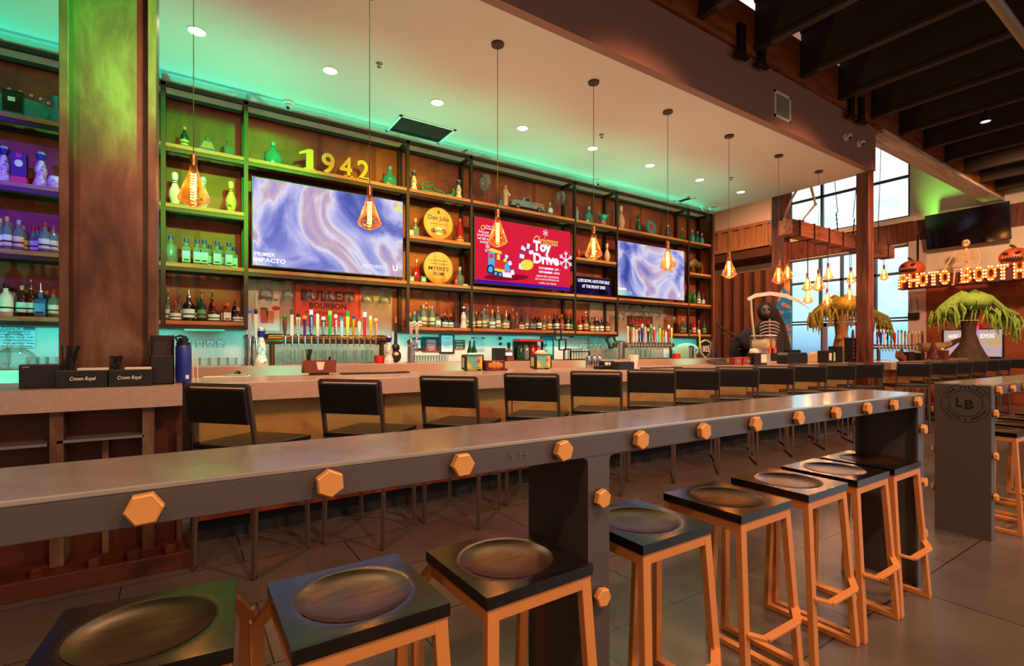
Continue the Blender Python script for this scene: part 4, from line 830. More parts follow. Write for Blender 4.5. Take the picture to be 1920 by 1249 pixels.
# ------------------------------------------------------------------ hanging and standing glasses
def hangglass(px, z, h, r, label, grp, Y=6.66, cat='wine glass'):
    global HG
    key = (round(h, 2), round(r, 3))
    if key not in HG:
        t = thing('hanging_glass', 'x', cat); HG[key] = t
        MB().lathe([(r*.72, 0), (r*.70, -.006), (r*.1, -.014), (r*.07, -.05), (r*.07, -h*.42), (r*.2, -h*.48)], seg=14).build('glass_stem', M_glass, t, smooth=True)
        MB().lathe([(r*.2, -h*.48), (r*.85, -h*.58), (r, -h*.72), (r*.92, -h), (r*.88, -h), (r*.93, -h*.72), (r*.6, -h*.56)], seg=16).build('glass_bowl', M_glass, t, smooth=True)
    else: t = copy_tree(HG[key])
    t.location = (XP(px, Y), Y, z); tag(t, label, cat, grp); return t
HG = {}
for i, px_ in enumerate((499, 541, 581, 619, 654, 689, 721)): hangglass(px_, SZ[1]-.045-.055, .21, .085, 'hanging stemmed glass, %s from left below the largest television' % ORD[i], 'glasses hanging below the largest television')
for i, px_ in enumerate((353, 374, 394, 413)): hangglass(px_, SZ[0]-.05-.055, .19, .045 if i else .035, 'hanging beer glass, %s from left under the shelf right of column' % ORD[i], 'glasses hanging right of the column')
for i, px_ in enumerate((1161, 1176, 1193, 1211, 1229, 1243, 1261)): hangglass(px_, SZ[1]-.045-.055, .30 if i in (0, 6) else .21, .085, 'hanging stemmed glass, %s from left below the right television' % ORD[i], 'glasses hanging below the right television')
for i, px_ in enumerate((1089, 1097, 1105, 1114, 1122)): hangglass(px_, SZ[0]-.05-.055, .2, .05, 'hanging flute, %s from left under the whiskey shelf' % ORD[i], 'glasses hanging under the whiskey shelf')
rk = thing('glass_rack', 'wood glass rack rail under the shelf right of column', 'rack', (XP(385), 6.66, 1.53), world=True)
MB().box(XP(345), XP(422), 6.58, 6.74, 1.513, 1.535).build('rail_board', M_shelf, rk)
for (pa, pb, z_, lab) in ((490, 730, SZ[1]-.1, 'steel glass rail under the largest television'), (1150, 1276, SZ[1]-.1, 'steel glass rail under the right television'), (1082, 1132, SZ[0]-.105, 'steel glass rail under the whiskey shelf')):
    g_ = thing('glass_rack', lab, 'rack', (XP((pa+pb)/2), 6.66, z_), world=True); MB().box(XP(pa), XP(pb), 6.60, 6.612, z_, z_+.016).box(XP(pa), XP(pb), 6.70, 6.712, z_, z_+.016).build('rail', M_frame, g_)
    MB().box(XP(pa), XP(pa)+.02, 6.6, 6.71, z_, z_+.03).box(XP(pb)-.02, XP(pb), 6.6, 6.71, z_, z_+.03).build('rail_tie', M_frame, g_)
def tumbler(px, h, r, label, grp, Y=6.2, nm='tumbler', m=None, z=BT, cat='glass'):
    t = thing(nm, label, cat, (XP(px, Y), Y, z), 0, grp)
    MB().lathe([(0, .004), (r*.85, .004), (r, h), (r*.94, h), (r*.8, .014), (0, .014)], seg=14).build('glass_wall', m or M_glass, t, smooth=True); return t
for i, px_ in enumerate((345, 366, 383, 402, 418, 435)): tumbler(px_, .09, .055, 'low round tumbler, %s from left on back bar right of column' % ORD[i], 'low tumblers right of the column')
for i, px_ in enumerate((62, 80, 98)):
    tumbler(px_, .11, .048, 'straight tumbler, %s from left in the row left of column' % ORD[i], 'straight tumblers left of the column')
tumbler(5, .20, .06, 'tall stacked glass at the far left of the back bar', None)
for i in range(13): tumbler(774+i*5.2, .10, .034, 'small ribbed tumbler, %s from left under the framed notices' % ORD[i], 'ribbed tumblers under the framed notices', Y=6.3)
for i in range(4): tumbler(1151-i*7, .17, .04, 'tall beer glass, %s left of the right tap tower' % ORD[i], 'tall beer glasses by the right tap tower', Y=6.3)
t = thing('glass_jar', 'faceted glass jar with domed lid at the far left of back bar', 'jar', (XP(28, 6.2), 6.2, BT))
MB().lathe([(.13, 0), (.15, .03), (.15, .11), (.12, .15)], seg=18).build('jar_body', M_glass, t, smooth=True); MB().lathe([(.12, .152), (.06, .19), (.05, .25), (.065, .3), (.03, .34), (0, .345)], seg=18).build('jar_lid', M_glass, t, smooth=True)
# beer steins under the taps
def stein(px, label, grp, Y=6.42, h=.17):
    t = thing('beer_stein', label, 'mug', (XP(px, Y), Y, BT), 0, grp)
    MB().lathe([(0, .012), (.048, .012), (.052, 0), (.056, .02), (.058, h), (.053, h), (.05, .03), (0, .03)], seg=16).build('glass_wall', M_glass, t, smooth=True)
    MB().path([(-.055, 0, h*.85), (-.095, 0, h*.78), (-.1, 0, h*.4), (-.055, 0, h*.25)], .008, 6).build('handle', M_glass, t, smooth=True)
for i, px_ in enumerate((537, 560, 598, 617, 637, 656, 674, 692)): stein(px_, 'clear beer stein, %s from left under the long tap pipe' % ORD[i], 'beer steins under the long tap pipe')
for i, px_ in enumerate((1196, 1205, 1215)): stein(px_, 'clear beer stein, %s from left under the right tap pipe' % ORD[i], 'beer steins under the right tap pipe')

# ------------------------------------------------------------------ beer taps
HC = [('6a3a1c', '3a7a30'), ('e0d8c0', '4a4038'), ('d8d4cc', '2a2622'), ('5a2a6a', 'e0a030'), ('2038a8', 'e8e8f0'), ('d8c8a8', 'f0e8e0'), ('1a1816', 'd0ccc4'), ('3a8a3a', '90c050'), ('d02030', 'f0f0f0'), ('a8a4b8', '3070b8'), ('d8b020', '207840'), ('d87820', '203880'), ('e0c8a0', 'c03030'), ('c82038', 'f0f0f0'), ('e8b820', 'f4e8d0'), ('e89020', 'f0d8a0')]
def handle_(t, X, Y, z, i, hh=.2, words=None):
    a, c = HC[i % 16]; k = i % 4
    m1, m2 = mat('tap_paint_'+a, a, .35), mat('tap_paint_'+c, c, .35)
    b = MB()
    if k == 0: b.lathe([(.008, 0), (.012, .02), (.02, .06), (.024, hh*.7), (.016, hh*.82)], (X, Y, z), 10)
    elif k == 1: b.box(X-.018, X+.018, Y-.008, Y+.008, z, z+hh*.8)
    elif k == 2: b.prism([(X-.01, z), (X+.01, z), (X+.024, z+hh*.8), (X-.024, z+hh*.8)], Y-.008, Y+.008)
    else: b.lathe([(.008, 0), (.018, .05), (.012, hh*.4), (.022, hh*.8)], (X, Y, z), 10)
    o = b.build('tap_handle', m1, t, smooth=k in (0, 3), bevel=0.003 if k in (1, 2) else 0)
    q = MB()
    if i % 3 == 0: q.sphere((X, Y, z+hh*.9), (.026, .014, .026), 10)
    elif i % 3 == 1: q.box(X-.02, X+.02, Y-.009, Y+.009, z+hh*.8, z+hh)
    else: q.sphere((X, Y, z+hh*.88), (.02, .014, .032), 8)
    q.build('handle_top', m2, o, smooth=i % 3 != 1); o.matrix_world
    if words:
        b2 = textbm(words, .1, .01, .0006, fit=(hh*.62, .02)); b2.xform(Matrix.Translation((X, Y-.0255 if k in (0, 3) else Y-.0095, z+hh*.42))@FACE['-y'].to_4x4()@Matrix.Rotation(pi/2, 4, 'Z')); b2.build('lettering', M_inkw if a not in ('e0d8c0', 'd8d4cc', 'd8c8a8') else M_ink, o)
def fix(t):
    for c in kids(t): pass
def faucet(b, X, Y, z):
    b.tube((X, Y, z), (X, Y-.09, z-.005), .012, seg=8).path([(X, Y-.09, z+.03), (X, Y-.095, z-.03), (X, Y-.1, z-.09)], [.012, .013, .008], 8)
def tappipe(pxs, Y, pz, x0, x1, label, words={}, hh=.2, pr=.055, m=M_brass):
    t = thing('beer_tap_tower', label, 'beer taps', ((x0+x1)/2, Y, BT), world=True)
    MB().path([(x0, Y, pz), (x0+.1, Y, pz), (x1-.1, Y, pz), (x1, Y, pz)], [pr*1.25, pr*1.25, pr*1.25, pr*1.25], 16).build('pipe_collar', M_frame, t, smooth=True) if False else None
    MB().tube((x0+.12, Y, pz), (x1-.12, Y, pz), pr, seg=20).build('tap_pipe', m, t, smooth=True)
    for a, s_ in ((x0, 1), (x1, -1)):
        MB().path([(a-.0*s_, Y+.2, pz), (a, Y+.08, pz), (a+.02*s_, Y+.02, pz), (a+.14*s_, Y, pz)], [pr*1.15]*4, 16).build('pipe_elbow', m, t, smooth=True)
        MB().tube((a+.04*s_, Y+.02, BT), (a+.04*s_, Y+.02, pz), pr*.55).build('pipe_leg', m, t, smooth=True)
    MB().box(x0+.15, x1-.15, Y-.09, Y+.06, BT, BT+.02).build('drip_tray', M_chrome, t, bevel=.003)
    for i, px_ in enumerate(pxs):
        X = XP(px_, Y-.1); b = MB(); faucet(b, X, Y-pr+.01, pz); b.build('faucet', M_chrome, t, smooth=True)
        handle_(t, X, Y-.14, pz+.035, i, hh*(1.0+.13*((i*5) % 3-1)), words.get(i))
    return t
tappipe([533, 546, 558, 570, 582, 594, 605, 617, 628, 639, 650, 661, 672, 682, 693, 703], 6.30, 1.43, XP(503, 6.3), XP(722, 6.3), 'long bronze beer tap pipe below the largest television', {4: 'BUD LIGHT', 2: 'LAGER', 6: 'COORS', 8: 'HARD', 15: 'BLONDE'}, .27)
tappipe([1179+i*5.5 for i in range(15)], 6.3, 1.39, XP(1167, 6.3), XP(1262, 6.3), 'beer tap pipe with many handles under the LAGUNITAS sign', {}, .30, .05)
def tapcol(px, Y, label, ztop, hands, z=BT, m=M_chrome, hh=.2):
    X = XP(px, Y); t = thing('beer_tap_column', label, 'beer taps', (X, Y, z), world=True)
    MB().lathe([(.075, z), (.075, z+.012), (.05, z+.02), (.05, ztop-.03), (.058, ztop-.03), (.058, ztop), (.03, ztop+.02), (0, ztop+.025)], (X, Y, 0), 20).build('chrome_column', m, t, smooth=True)
    for i, (dx, idx, w_) in enumerate(hands):
        b = MB(); faucet(b, X+dx, Y-.03, ztop-.06); b.build('faucet', M_chrome, t, smooth=True); handle_(t, X+dx, Y-.12, ztop-.02, idx, hh, w_)
tapcol(466, 6.2, 'chrome tap column left of the bronze tap pipe', 1.45, [(.0, 9, None), (.06, 2, None)], hh=.33)
tapcol(755+16, 6.2, 'chrome tap column in front of the framed notices', 1.42, [(-.05, 2, 'WHITE'), (.03, 2, 'LIGHT')], hh=.33)
tapcol(1163, 6.2, 'chrome tap column beside the LAGUNITAS taps', 1.44, [(.06, 5, None)], hh=.3)
tapcol(1296, 6.25, 'chrome tap column with yellow handle at right end', 1.36, [(.1, 14, None)], hh=.36)
# posters behind taps
Yp = WY-.06
def flat(px0, px1, py0, py1, name, label, m, cat='sign', Y=Yp, frame=None, fm=None, z_at=None):
    x0, x1 = XP(px0, Y), XP(px1, Y); xm = (px0+px1)/2
    zt_, zb_ = PY(xm, py0, Y)[1], PY(xm, py1, Y)[1]
    t = thing(name, label, cat, ((x0+x1)/2, Y, zb_), world=True)
    MB().box(x0, x1, Y, Y+.014, zb_, zt_).build('panel', m, t)
    if frame:
        f = frame; b = MB(); b.box(x0-f, x0, Y-.01, Y+.014, zb_-f, zt_+f); b.box(x1, x1+f, Y-.01, Y+.014, zb_-f, zt_+f); b.box(x0, x1, Y-.01, Y+.014, zt_, zt_+f); b.box(x0, x1, Y-.01, Y+.014, zb_-f, zb_); b.build('frame', fm or M_black, t)
    return t, x0, x1, zb_, zt_
def lines(t, x0, x1, z0, z1, rows, m, Y, face='-y', bold=.01):
    n = len(rows)
    for i, (s, f) in enumerate(rows):
        text(t, s, ((x0+x1)/2, Y, z1-(i+.5)*(z1-z0)/n), .1, m, fit=((x1-x0)*f, (z1-z0)/n*.6), bold=bold, ext=.0005)
M_bul = patina('orange_metal_sign', [(.3, 'c23a1c'), (.6, 'd84a24'), (.72, 'a83018')], (1, 1, 1), 6, metal=.1, bump=0)
t, x0, x1, z0, z1 = flat(549, 677, 531, 612, 'bourbon_sign', 'rusty orange BULLEIT BOURBON sign behind the taps', M_bul); w_ = x1-x0; h_ = z1-z0; xc = (x0+x1)/2
b = MB(); 
for a, c, d, e_ in ((x0+.02, x1-.02, z0+.02, z0+.026), (x0+.02, x1-.02, z1-.026, z1-.02), (x0+.02, x0+.026, z0+.02, z1-.02), (x1-.026, x1-.02, z0+.02, z1-.02)): b.box(a, c, Yp-.003, Yp, d, e_)
b.build('border_line', M_ink, t)
text(t, 'BULLEIT', (xc, Yp-.003, z0+h_*.70), .1, M_ink, fit=(w_*.78, h_*.24), bold=.03); text(t, 'BOURBON', (xc, Yp-.003, z0+h_*.47), .1, M_ink, fit=(w_*.54, h_*.13), bold=.02); text(t, 'FRONTIER WHISKEY', (xc, Yp-.003, z0+h_*.30), .1, M_ink, fit=(w_*.66, h_*.07))
MB().box(xc-.12, xc+.12, Yp-.003, Yp, z0+h_*.38, z0+h_*.385).build('rule_line', M_ink, t)
t, x0, x1, z0, z1 = flat(479, 524, 551, 620, 'drink_poster', 'pale Bloody Mary drinks poster left of the orange sign', mat('poster_paper', 'd8c4a8', .6)); w_ = x1-x0; h_ = z1-z0; xc = (x0+x1)/2
text(t, 'BLOODY MARY', (xc+.05, Yp-.003, z1-.07), .1, M_ink, fit=(w_*.55, .035), bold=.02); MB().prism([(x0+.03, z1-.02), (x0+.2, z1-.05), (x0+.03, z1-.08)], Yp-.002, Yp).build('pennant', M_red, t)
for dx, c_ in ((.35, 'b84a3a'), (.62, 'c87a4a')): MB().prism([(x0+w_*dx-.045, z0+.32*h_+.1), (x0+w_*dx+.045, z0+.32*h_+.1), (x0+w_*dx+.035, z0+.2*h_), (x0+w_*dx-.035, z0+.2*h_)], Yp-.002, Yp).build('drink_picture', mat('drink_'+c_, c_, .5), t)
MB().sphere((x0+w_*.35, Yp-.002, z0+.32*h_+.12), (.05, .002, .02), 8).build('garnish', mat('leaf_print', '4a6a30', .7), t); MB().sphere((x0+w_*.85, Yp-.002, z0+.62*h_), (.05, .002, .03), 8).build('fruit_picture', M_red, t)
t, x0, x1, z0, z1 = flat(1177, 1224, 593, 613, 'brewery_sign', 'dark LAGUNITAS brewery sign above the right taps', mat('dark_maroon', '3a2420', .5)); w_ = x1-x0; h_ = z1-z0; xc = (x0+x1)/2
text(t, 'LAGUNITAS', (xc, Yp-.003, z0+h_*.55), .1, mat('sign_red', 'c8342c', .4), fit=(w_*.84, h_*.62), bold=.02); text(t, 'BREWING CO', (xc, Yp-.003, z0+h_*.14), .1, M_inkw, fit=(w_*.4, h_*.09))
b = MB(); b.path([(xc-.3, Yp, z1+.12), (xc-.28, Yp, z1+.26), (xc-.12, Yp, z1+.28), (xc-.05, Yp, z1+.16), (xc+.04, Yp, z1+.12), (xc+.12, Yp, z1+.02)], [.03, .06, .07, .06, .05, .04], 8, .25).path([(xc+.32, Yp, z1+.12), (xc+.3, Yp, z1+.25), (xc+.17, Yp, z1+.28), (xc+.06, Yp, z1+.15)], [.03, .06, .06, .04], 8, .25); b.build('cutout_topper', M_beige, t, smooth=True)
# notices on the teal lit wall
Yw = WY-.016
M_note = mat('notice_paper', 'd8e0dc', .7)
NL = [('A 22% service', .8), ('charge may be', .8), ('applied to any tab', .95), ('that remains open', .92), ('after the guest has', .95), ('left the premises', .88)]
for (a, c, d, e_, lb_, hc) in ((-22, 66, 613, 652, 'white service charge NOTICE at the far left wall', '6a6458'), (884, 909, 632, 658, 'white service charge NOTICE behind the green bottles', 'b03a3a')):
    t, x0, x1, z0, z1 = flat(a, c, d, e_, 'notice', lb_, M_note, Y=Yw); hh_ = (z1-z0)*.14
    MB().box(x0+.0, x1, Yw-.003, Yw, z1-hh_, z1).build('header_band', mat('notice_head_'+hc, hc, .6), t); text(t, 'NOTICE', ((x0+x1)/2, Yw-.005, z1-hh_/2), .1, M_inkw, fit=((x1-x0)*.5, hh_*.7), bold=.03)
    lines(t, x0, x1, z0, z1-hh_, NL, M_ink, Yw-.003)
t, x0, x1, z0, z1 = flat(775, 789, 637, 653, 'framed_certificate', 'small black framed certificate at left of the WARNING notice', M_note, Y=Yw, frame=.03)
t, x0, x1, z0, z1 = flat(793, 823, 633, 658, 'warning_notice', 'red and white WARNING notice on a black board', mat('black_board', '1c2020', .6), Y=Yw, frame=.012, fm=mat('dull_red', '7a3a30', .5))
xa, xb, za, zb_ = x0+(x1-x0)*.2, x0+(x1-x0)*.82, z0, z0+(z1-z0)*.84; MB().box(xa, xb, Yw-.003, Yw, za, zb_).build('red_sheet', mat('notice_red', 'b03838', .5), t); lines(t, xa, xb, za, zb_, [('WARNING', .8), ('Drinking distilled', .85), ('spirits beer coolers', .8), ('wine and other', .7), ('alcoholic beverages', .6), ('may increase', .5)], M_inkw, Yw-.005)
t, x0, x1, z0, z1 = flat(827, 849, 629, 660, 'framed_licence', 'white licence in a black frame between the notices', M_note, Y=Yw, frame=.025); lines(t, x0, x1, z0+.05, z1-.03, [('LICENSE', .5), ('', 0), ('department of', .7), ('alcoholic control', .8), ('retailer', .5), ('on sale general', .8)], mat('grey_print', '6a8080', .7), Yw-.003, bold=0)
t, x0, x1, z0, z1 = flat(852, 871, 638, 654, 'age_sign', 'small dark UNDER 21 sign beside the framed licence', mat('dark_olive', '26241a', .6), Y=Yw, frame=.008, fm=M_orange); lines(t, x0, x1, z0, z1, [('UNDER 21?', .8), ('PLEASE MOVE', .7), ('BACK PLEASE', .7)], mat('sign_cream', 'd8cc90', .6), Yw-.003)
t, x0, x1, z0, z1 = flat(932.5, 939.5, 641, 653, 'wall_outlet', 'white wall outlet with black plugs', M_white, 'outlet', Y=Yw); MB().sphere(((x0+x1)/2+.01, Yw-.02, z0+.07), .028, 8).sphere(((x0+x1)/2+.01, Yw-.02, z0+.16), .028, 8).build('plugs', M_black, t, smooth=True)
t, x0, x1, z0, z1 = flat(952, 957, 642, 653, 'wall_switch', 'small black wall box right of the outlet', M_black, 'switch', Y=Yw)
t, x0, x1, z0, z1 = flat(998, 1017, 640, 665, 'framed_print', 'white framed sheet above the napkin dispenser', M_note, Y=Yw, frame=.015)
t, x0, x1, z0, z1 = flat(1015, 1037, 632, 676, 'drinks_chalkboard', 'tall dark board with pale drink pictures', mat('teal_board', '2a5a64', .5), Y=Yw, frame=.012); lines(t, x0, x1, z1-.25, z1-.04, [('ASK ABOUT', .7), ('& DRINKS', .7)], M_inkw, Yw-.003)
MB().box(x0+.12, x0+.24, Yw-.004, Yw, z0+.1, z0+.33).build('drink_picture', mat('mint_print', '8ad8b8', .5), t)
# red tool caddy, black rack, wreath, misc on back bar
t = thing('bar_caddy', 'red trimmed bar tool caddy with straws and garnish tools', 'caddy', (XP(990, 6.45), 6.45, BT)); w_ = XP(1011, 6.45)-XP(967, 6.45)
MB().box(-w_/2, w_/2, -.1, .1, 0, .02).box(-w_/2, w_/2, .06, .1, 0, .3).build('caddy_body', M_black, t); MB().box(-w_/2, w_/2, -.1, .1, .3, .34).build('red_top', M_red, t, bevel=.004)
for dx, mm in ((-.38, 'darkgreen'), (-.15, 'clear'), (.12, 'red'), (.35, 'red')): MB().lathe([(.05, .02), (.055, .2), (.02, .25)], (dx*w_, -.04, 0), 10).build('tool_jar', GL[mm], t, smooth=True)
t = thing('wire_rack', 'black square-tube rack beside stacked glasses', 'rack', (XP(1052, 6.35), 6.35, BT)); b = MB()
for (a, c, d, e_) in ((-.12, 0, .32, .5), (-.04, .1, .16, .33), (.06, .2, 0, .17), (.2, .62, 0, .13)):
    for p, q in (((a, d), (c, d)), ((c, d), (c, e_)), ((c, e_), (a, e_)), ((a, e_), (a, d))): b.bar((p[0], 0, p[1]+.01), (q[0], 0, q[1]+.01), .02)
b.box(-.12, .6, -.06, .06, 0, .012); b.build('rack_frame', M_black, t)
for i in range(7):
    t = thing('shot_glass', 'small glass on the black rack, %s from left' % ORD[i], 'glass', (XP(1063+i*5, 6.45), 6.45, BT), 0, 'small glasses by the black rack'); MB().lathe([(.03, 0), (.04, .2), (.036, .2), (.026, .01)], seg=12).build('glass_wall', M_glass, t, smooth=True)
t = thing('wreath', 'small dark wreath hanging on the post left of right taps', 'wreath', (XP(1147, 6.7), 6.7, 1.45)); b = MB()
for i in range(16):
    a = 2*pi*i/16; b.sphere((.11*cos(a), .03*sin(3*a), .11*sin(a)), (.035, .03, .035), 6)
b.build('foliage', mat('dark_foliage', '1e2a1a', .8), t)
t = thing('red_cup_stack', 'stacked red plastic tub at the right end of steins', 'tub', (XP(713, 6.3), 6.3, BT)); MB().lathe([(.075, 0), (.085, .1), (.08, .1), (.07, .01)], seg=18).build('tub_body', mat('bright_red_plastic', 'd83030', .4), t, smooth=True)
t = thing('red_cup_stack', 'square red tub right of the LAGUNITAS taps', 'tub', (XP(1268, 6.2), 6.2, BT)); MB().box(-.07, .07, -.05, .05, 0, .1).build('tub_body', mat('bright_red_plastic', 'd83030', .4), t, bevel=.008)
t = thing('guitar_bottle', 'black guitar shaped bottle right of the bronze tap pipe', 'bottle', (XP(742, 6.2), 6.2, BT)); MB().sphere((0, 0, .09), (.075, .03, .085), 14).sphere((0, 0, .2), (.055, .028, .06), 12).build('guitar_body', M_black, t, smooth=True); MB().box(-.018, .018, -.012, .012, .22, .52).build('guitar_neck', M_black, t); MB().sphere((0, -.03, .12), (.03, .006, .02), 10).build('emblem', M_paper, t, smooth=True); MB().lathe([(.012, .52), (.012, .6)], seg=8).build('spout', M_orange, t)
for k_ in range(12): pass
t = thing('oval_platter', 'pale oval sign propped behind the right tap column', 'platter', (XP(1288, 6.6), 6.6, BT)); MB().sphere((0, 0, .16), (.4, .012, .15), 24).build('platter_body', mat('mint_plate', 'a8d0a8', .5), t, smooth=True)
t = thing('shield_sign', 'dark shield shaped sign reading 805 on back bar', 'sign', (XP(1322, 6.3), 6.3, BT)); MB().prism([(-.17, .32), (0, .38), (.17, .32), (.14, .12), (0, 0), (-.14, .12)], -.015, .015).build('shield_rim', M_paper, t); MB().prism([(-.15, .31), (0, .36), (.15, .31), (.125, .125), (0, .02), (-.125, .125)], -.02, -.0155).build('shield_face', M_black, t); text(t, '805', (0, -.022, .19), .1, M_inkw, fit=(.22, .13), bold=.01)
t = thing('cash_terminal', 'black box and card reader standing on back bar', 'card reader', (XP(935, 6.3), 6.3, BT)); MB().box(-.09, .09, -.06, .06, 0, .20).build('terminal_body', M_black, t, bevel=.01)
t = thing('lamp_box', 'small dark lantern glowing white beside the card reader', 'lantern', (XP(954, 6.25), 6.25, BT)); MB().box(-.06, .06, -.05, .05, 0, .09).lathe([(.06, .13), (.02, .19)], seg=8).build('lantern_body', M_brownplastic, t); MB().lathe([(.05, .09), (.05, .13)], seg=12).build('lantern_glow', glow('lantern_glow', 'fff4e0', 3), t)
for i, px_ in enumerate((881, 889)):
    t = thing('liquor_bottle', 'dark green bottle behind the left napkin dispenser, %s of two' % ('left' if i == 0 else 'right'), 'bottle', (XP(px_, 6.1), 6.1, BT), 0, 'green bottles behind the napkin dispenser')
    MB().lathe([(.036, 0), (.038, .16), (.014, .24), (.014, .3), (0, .3)], seg=14).build('glass_body', GL['darkgreen'], t, smooth=True); MB().lathe([(.0385, .04), (.0385, .13)], seg=14).build('paper_label', mat('label_'+W2, W2, .6), t, smooth=True)

# ------------------------------------------------------------------ things on the front counter
def onc(px, py, name, label, cat, rz=0., z=CT, group=None):
    x_, y_ = PZ(px, py, z); return thing(name, label, cat, (x_, y_, z), rz, group)
t = thing('receiver_box', 'black boxy receiver with small logo at left of the column', 'electronic box', (XP(80, 3.85), 3.85, CT)); MB().box(-.09, .085, -.05, .05, 0, .135).build('housing', M_black, t, bevel=.006); text(t, 'SHARP', (-.06, -.0515, .12), .1, M_inkw, fit=(.03, .006)); MB().sphere((.07, -.05, .06), .006, 6).sphere((.07, -.05, .04), .006, 6).build('indicator_light', glow('led_green', '40ff60', 2), t)
for i, (px_, lb_) in enumerate(((159, 'left black napkin box with straws in front of column'), (245, 'right black napkin box with straws in front of column'))):
    t = thing('napkin_box', lb_, 'napkin holder', (XP(px_, 3.78), 3.78, CT), 0, 'black napkin boxes by the column'); w_ = .118 if i == 0 else .108
    MB().box(-w_, w_, -.06, .06, 0, .10).build('box_body', M_black, t, bevel=.004); text(t, 'Crown Royal', (0, -.0615, .05), .1, M_inkw, fit=(.115, .028), shear=.3, bold=.01)
    MB().box(-w_*.25, w_*.95, -.04, .05, .095, .112).build('napkins', M_paper, t, bevel=.003)
    b = MB(); random.seed(i)
    for k_ in range(14): b.tube((-w_*.75+random.uniform(-.03, .03), random.uniform(-.03, .03), .05), (-w_*.6+random.uniform(-.05, .06) if i == 0 else -w_*.6+random.uniform(-.03, .03), random.uniform(-.03, .03), .24 if i == 0 else .18), .004, seg=5)
    b.build('straws', M_blackmatte, t)
t = thing('menu_holder', 'tall black menu holder standing beside the column', 'menu holder', (XP(306, 3.9), 3.86, CT)); MB().box(-.065, .06, .04, .05, 0, .31).box(-.065, -.058, -.06, .05, 0, .31).box(.053, .06, -.06, .05, 0, .31).box(-.065, .06, -.06, -.05, 0, .18).box(-.065, .06, -.06, .05, 0, .008).build('holder_body', M_black, t, bevel=.002); MB().box(-.055, .05, .0, .03, .01, .27).build('menus', mat('dark_menu', '2a1a12', .6), t)
x_, y_ = PZ(344, 717, CT); t = thing('water_bottle', 'blue insulated water bottle with black lid on the counter', 'bottle', (x_, y_, CT)); MB().lathe([(.042, 0), (.046, .005), (.046, .235), (.042, .245)], seg=24).build('bottle_body', mat('blue_powder_coat', '22389a', .35), t, smooth=True); MB().lathe([(.04, .245), (.04, .265), (.028, .27), (.028, .295), (0, .297)], seg=20).build('lid', M_black, t, smooth=True); MB().path([(-.03, 0, .27), (-.045, 0, .3), (-.02, 0, .31), (.02, 0, .3)], .008, 6).build('carry_loop', M_black, t, smooth=True); MB().box(.012, .03, -.0455, -.044, .025, .05).build('logo', M_inkw, t)
t = thing('straw_pair', 'pair of pale plastic straws standing right of the water bottle', 'straws', (XP(367, 3.95), 3.95, CT)); b = MB(); b.tube((-.012, 0, 0), (-.02, 0, .2), .003, seg=6).tube((.012, 0, 0), (.008, 0, .2), .003, seg=6).tube((-.02, 0, .2), (.008, 0, .2), .003, seg=6); b.build('straws', M_paper, t)
x_, y_ = PZ(425, 706, CT); t = thing('check_sheet', 'white paper slip lying on the counter right of water bottle', 'paper', (x_, y_, CT)); MB().box(-.16, .16, -.06, .06, 0, .003).build('sheet', M_paper, t)
x_, y_ = PZ(446, 704, CT+.004); t = thing('teal_clip', 'small teal clipboard with silver clip on the paper slip', 'clipboard', (x_, y_, CT+.003)); MB().box(-.09, .09, -.05, .05, 0, .012).build('board', M_teal, t, bevel=.003); MB().lathe([(.03, .012), (.02, .035), (0, .04)], seg=8).build('clip', M_chrome, t)
x_, y_ = PZ(598, 703, CT); t = thing('napkin_caddy', 'rusty brown napkin caddy holding black straws', 'napkin holder', (x_, y_, CT)); M_cad = mat('rust_brown_caddy', '6e2f18', .45)
MB().box(-.075, .075, -.04, .04, 0, .02).build('foot', M_black, t); b = MB(); b.box(-.13, .13, .045, .055, .02, .125).box(-.13, -.12, -.055, .055, .02, .125).box(.12, .13, -.055, .055, .02, .125).box(-.13, .13, -.055, .055, .02, .03)
b.prism([(-.13, .02), (.13, .02), (.13, .125), (.04, .125), (.025, .045), (-.02, .045), (-.035, .125), (-.13, .125)], -.056, -.05); b.build('caddy_body', M_cad, t)
MB().box(-.05, .05, -.045, .04, .03, .11).build('napkins', M_paper, t)
b = MB(); random.seed(3)
for k_ in range(12): b.tube((-.09+random.uniform(-.02, .02), random.uniform(-.03, .03), .04), (-.085+random.uniform(-.02, .03), random.uniform(-.03, .03), .22), .004, seg=5)
for k_ in range(6): b.tube((.085+random.uniform(-.015, .015), random.uniform(-.02, .02), .04), (.085+random.uniform(-.015, .015), random.uniform(-.02, .02), .155), .004, seg=5)
b.build('straws', M_blackmatte, t)
for (a, c, py_, lb_) in ((632, 775, 700, 'black rubber bar mat right of the rusty napkin caddy'), (1195, 1285, 690, 'black rubber bar mat right of the patterned cup')):
    xa, ya = PZ(a, py_+1, CT); xb, yb = PZ(c, py_, CT); t = thing('bar_mat', lb_, 'bar mat', ((xa+xb)/2, (ya+yb)/2, CT)); MB().box(-(xb-xa)/2, (xb-xa)/2, -.06, .06, 0, .012).build('mat_body', M_blackmatte, t, bevel=.003)
    MB().box(-.05, .18, -.03, .03, .012, .013).build('mat_print', M_red, t)
M_poster = patina('rainbow_insert', [(.3, '4aa0c8'), (.45, '7ab87a'), (.55, 'e0c840'), (.7, 'e07830')], (3, 3, 3), 1.6, detail=1, metal=0, bump=0)
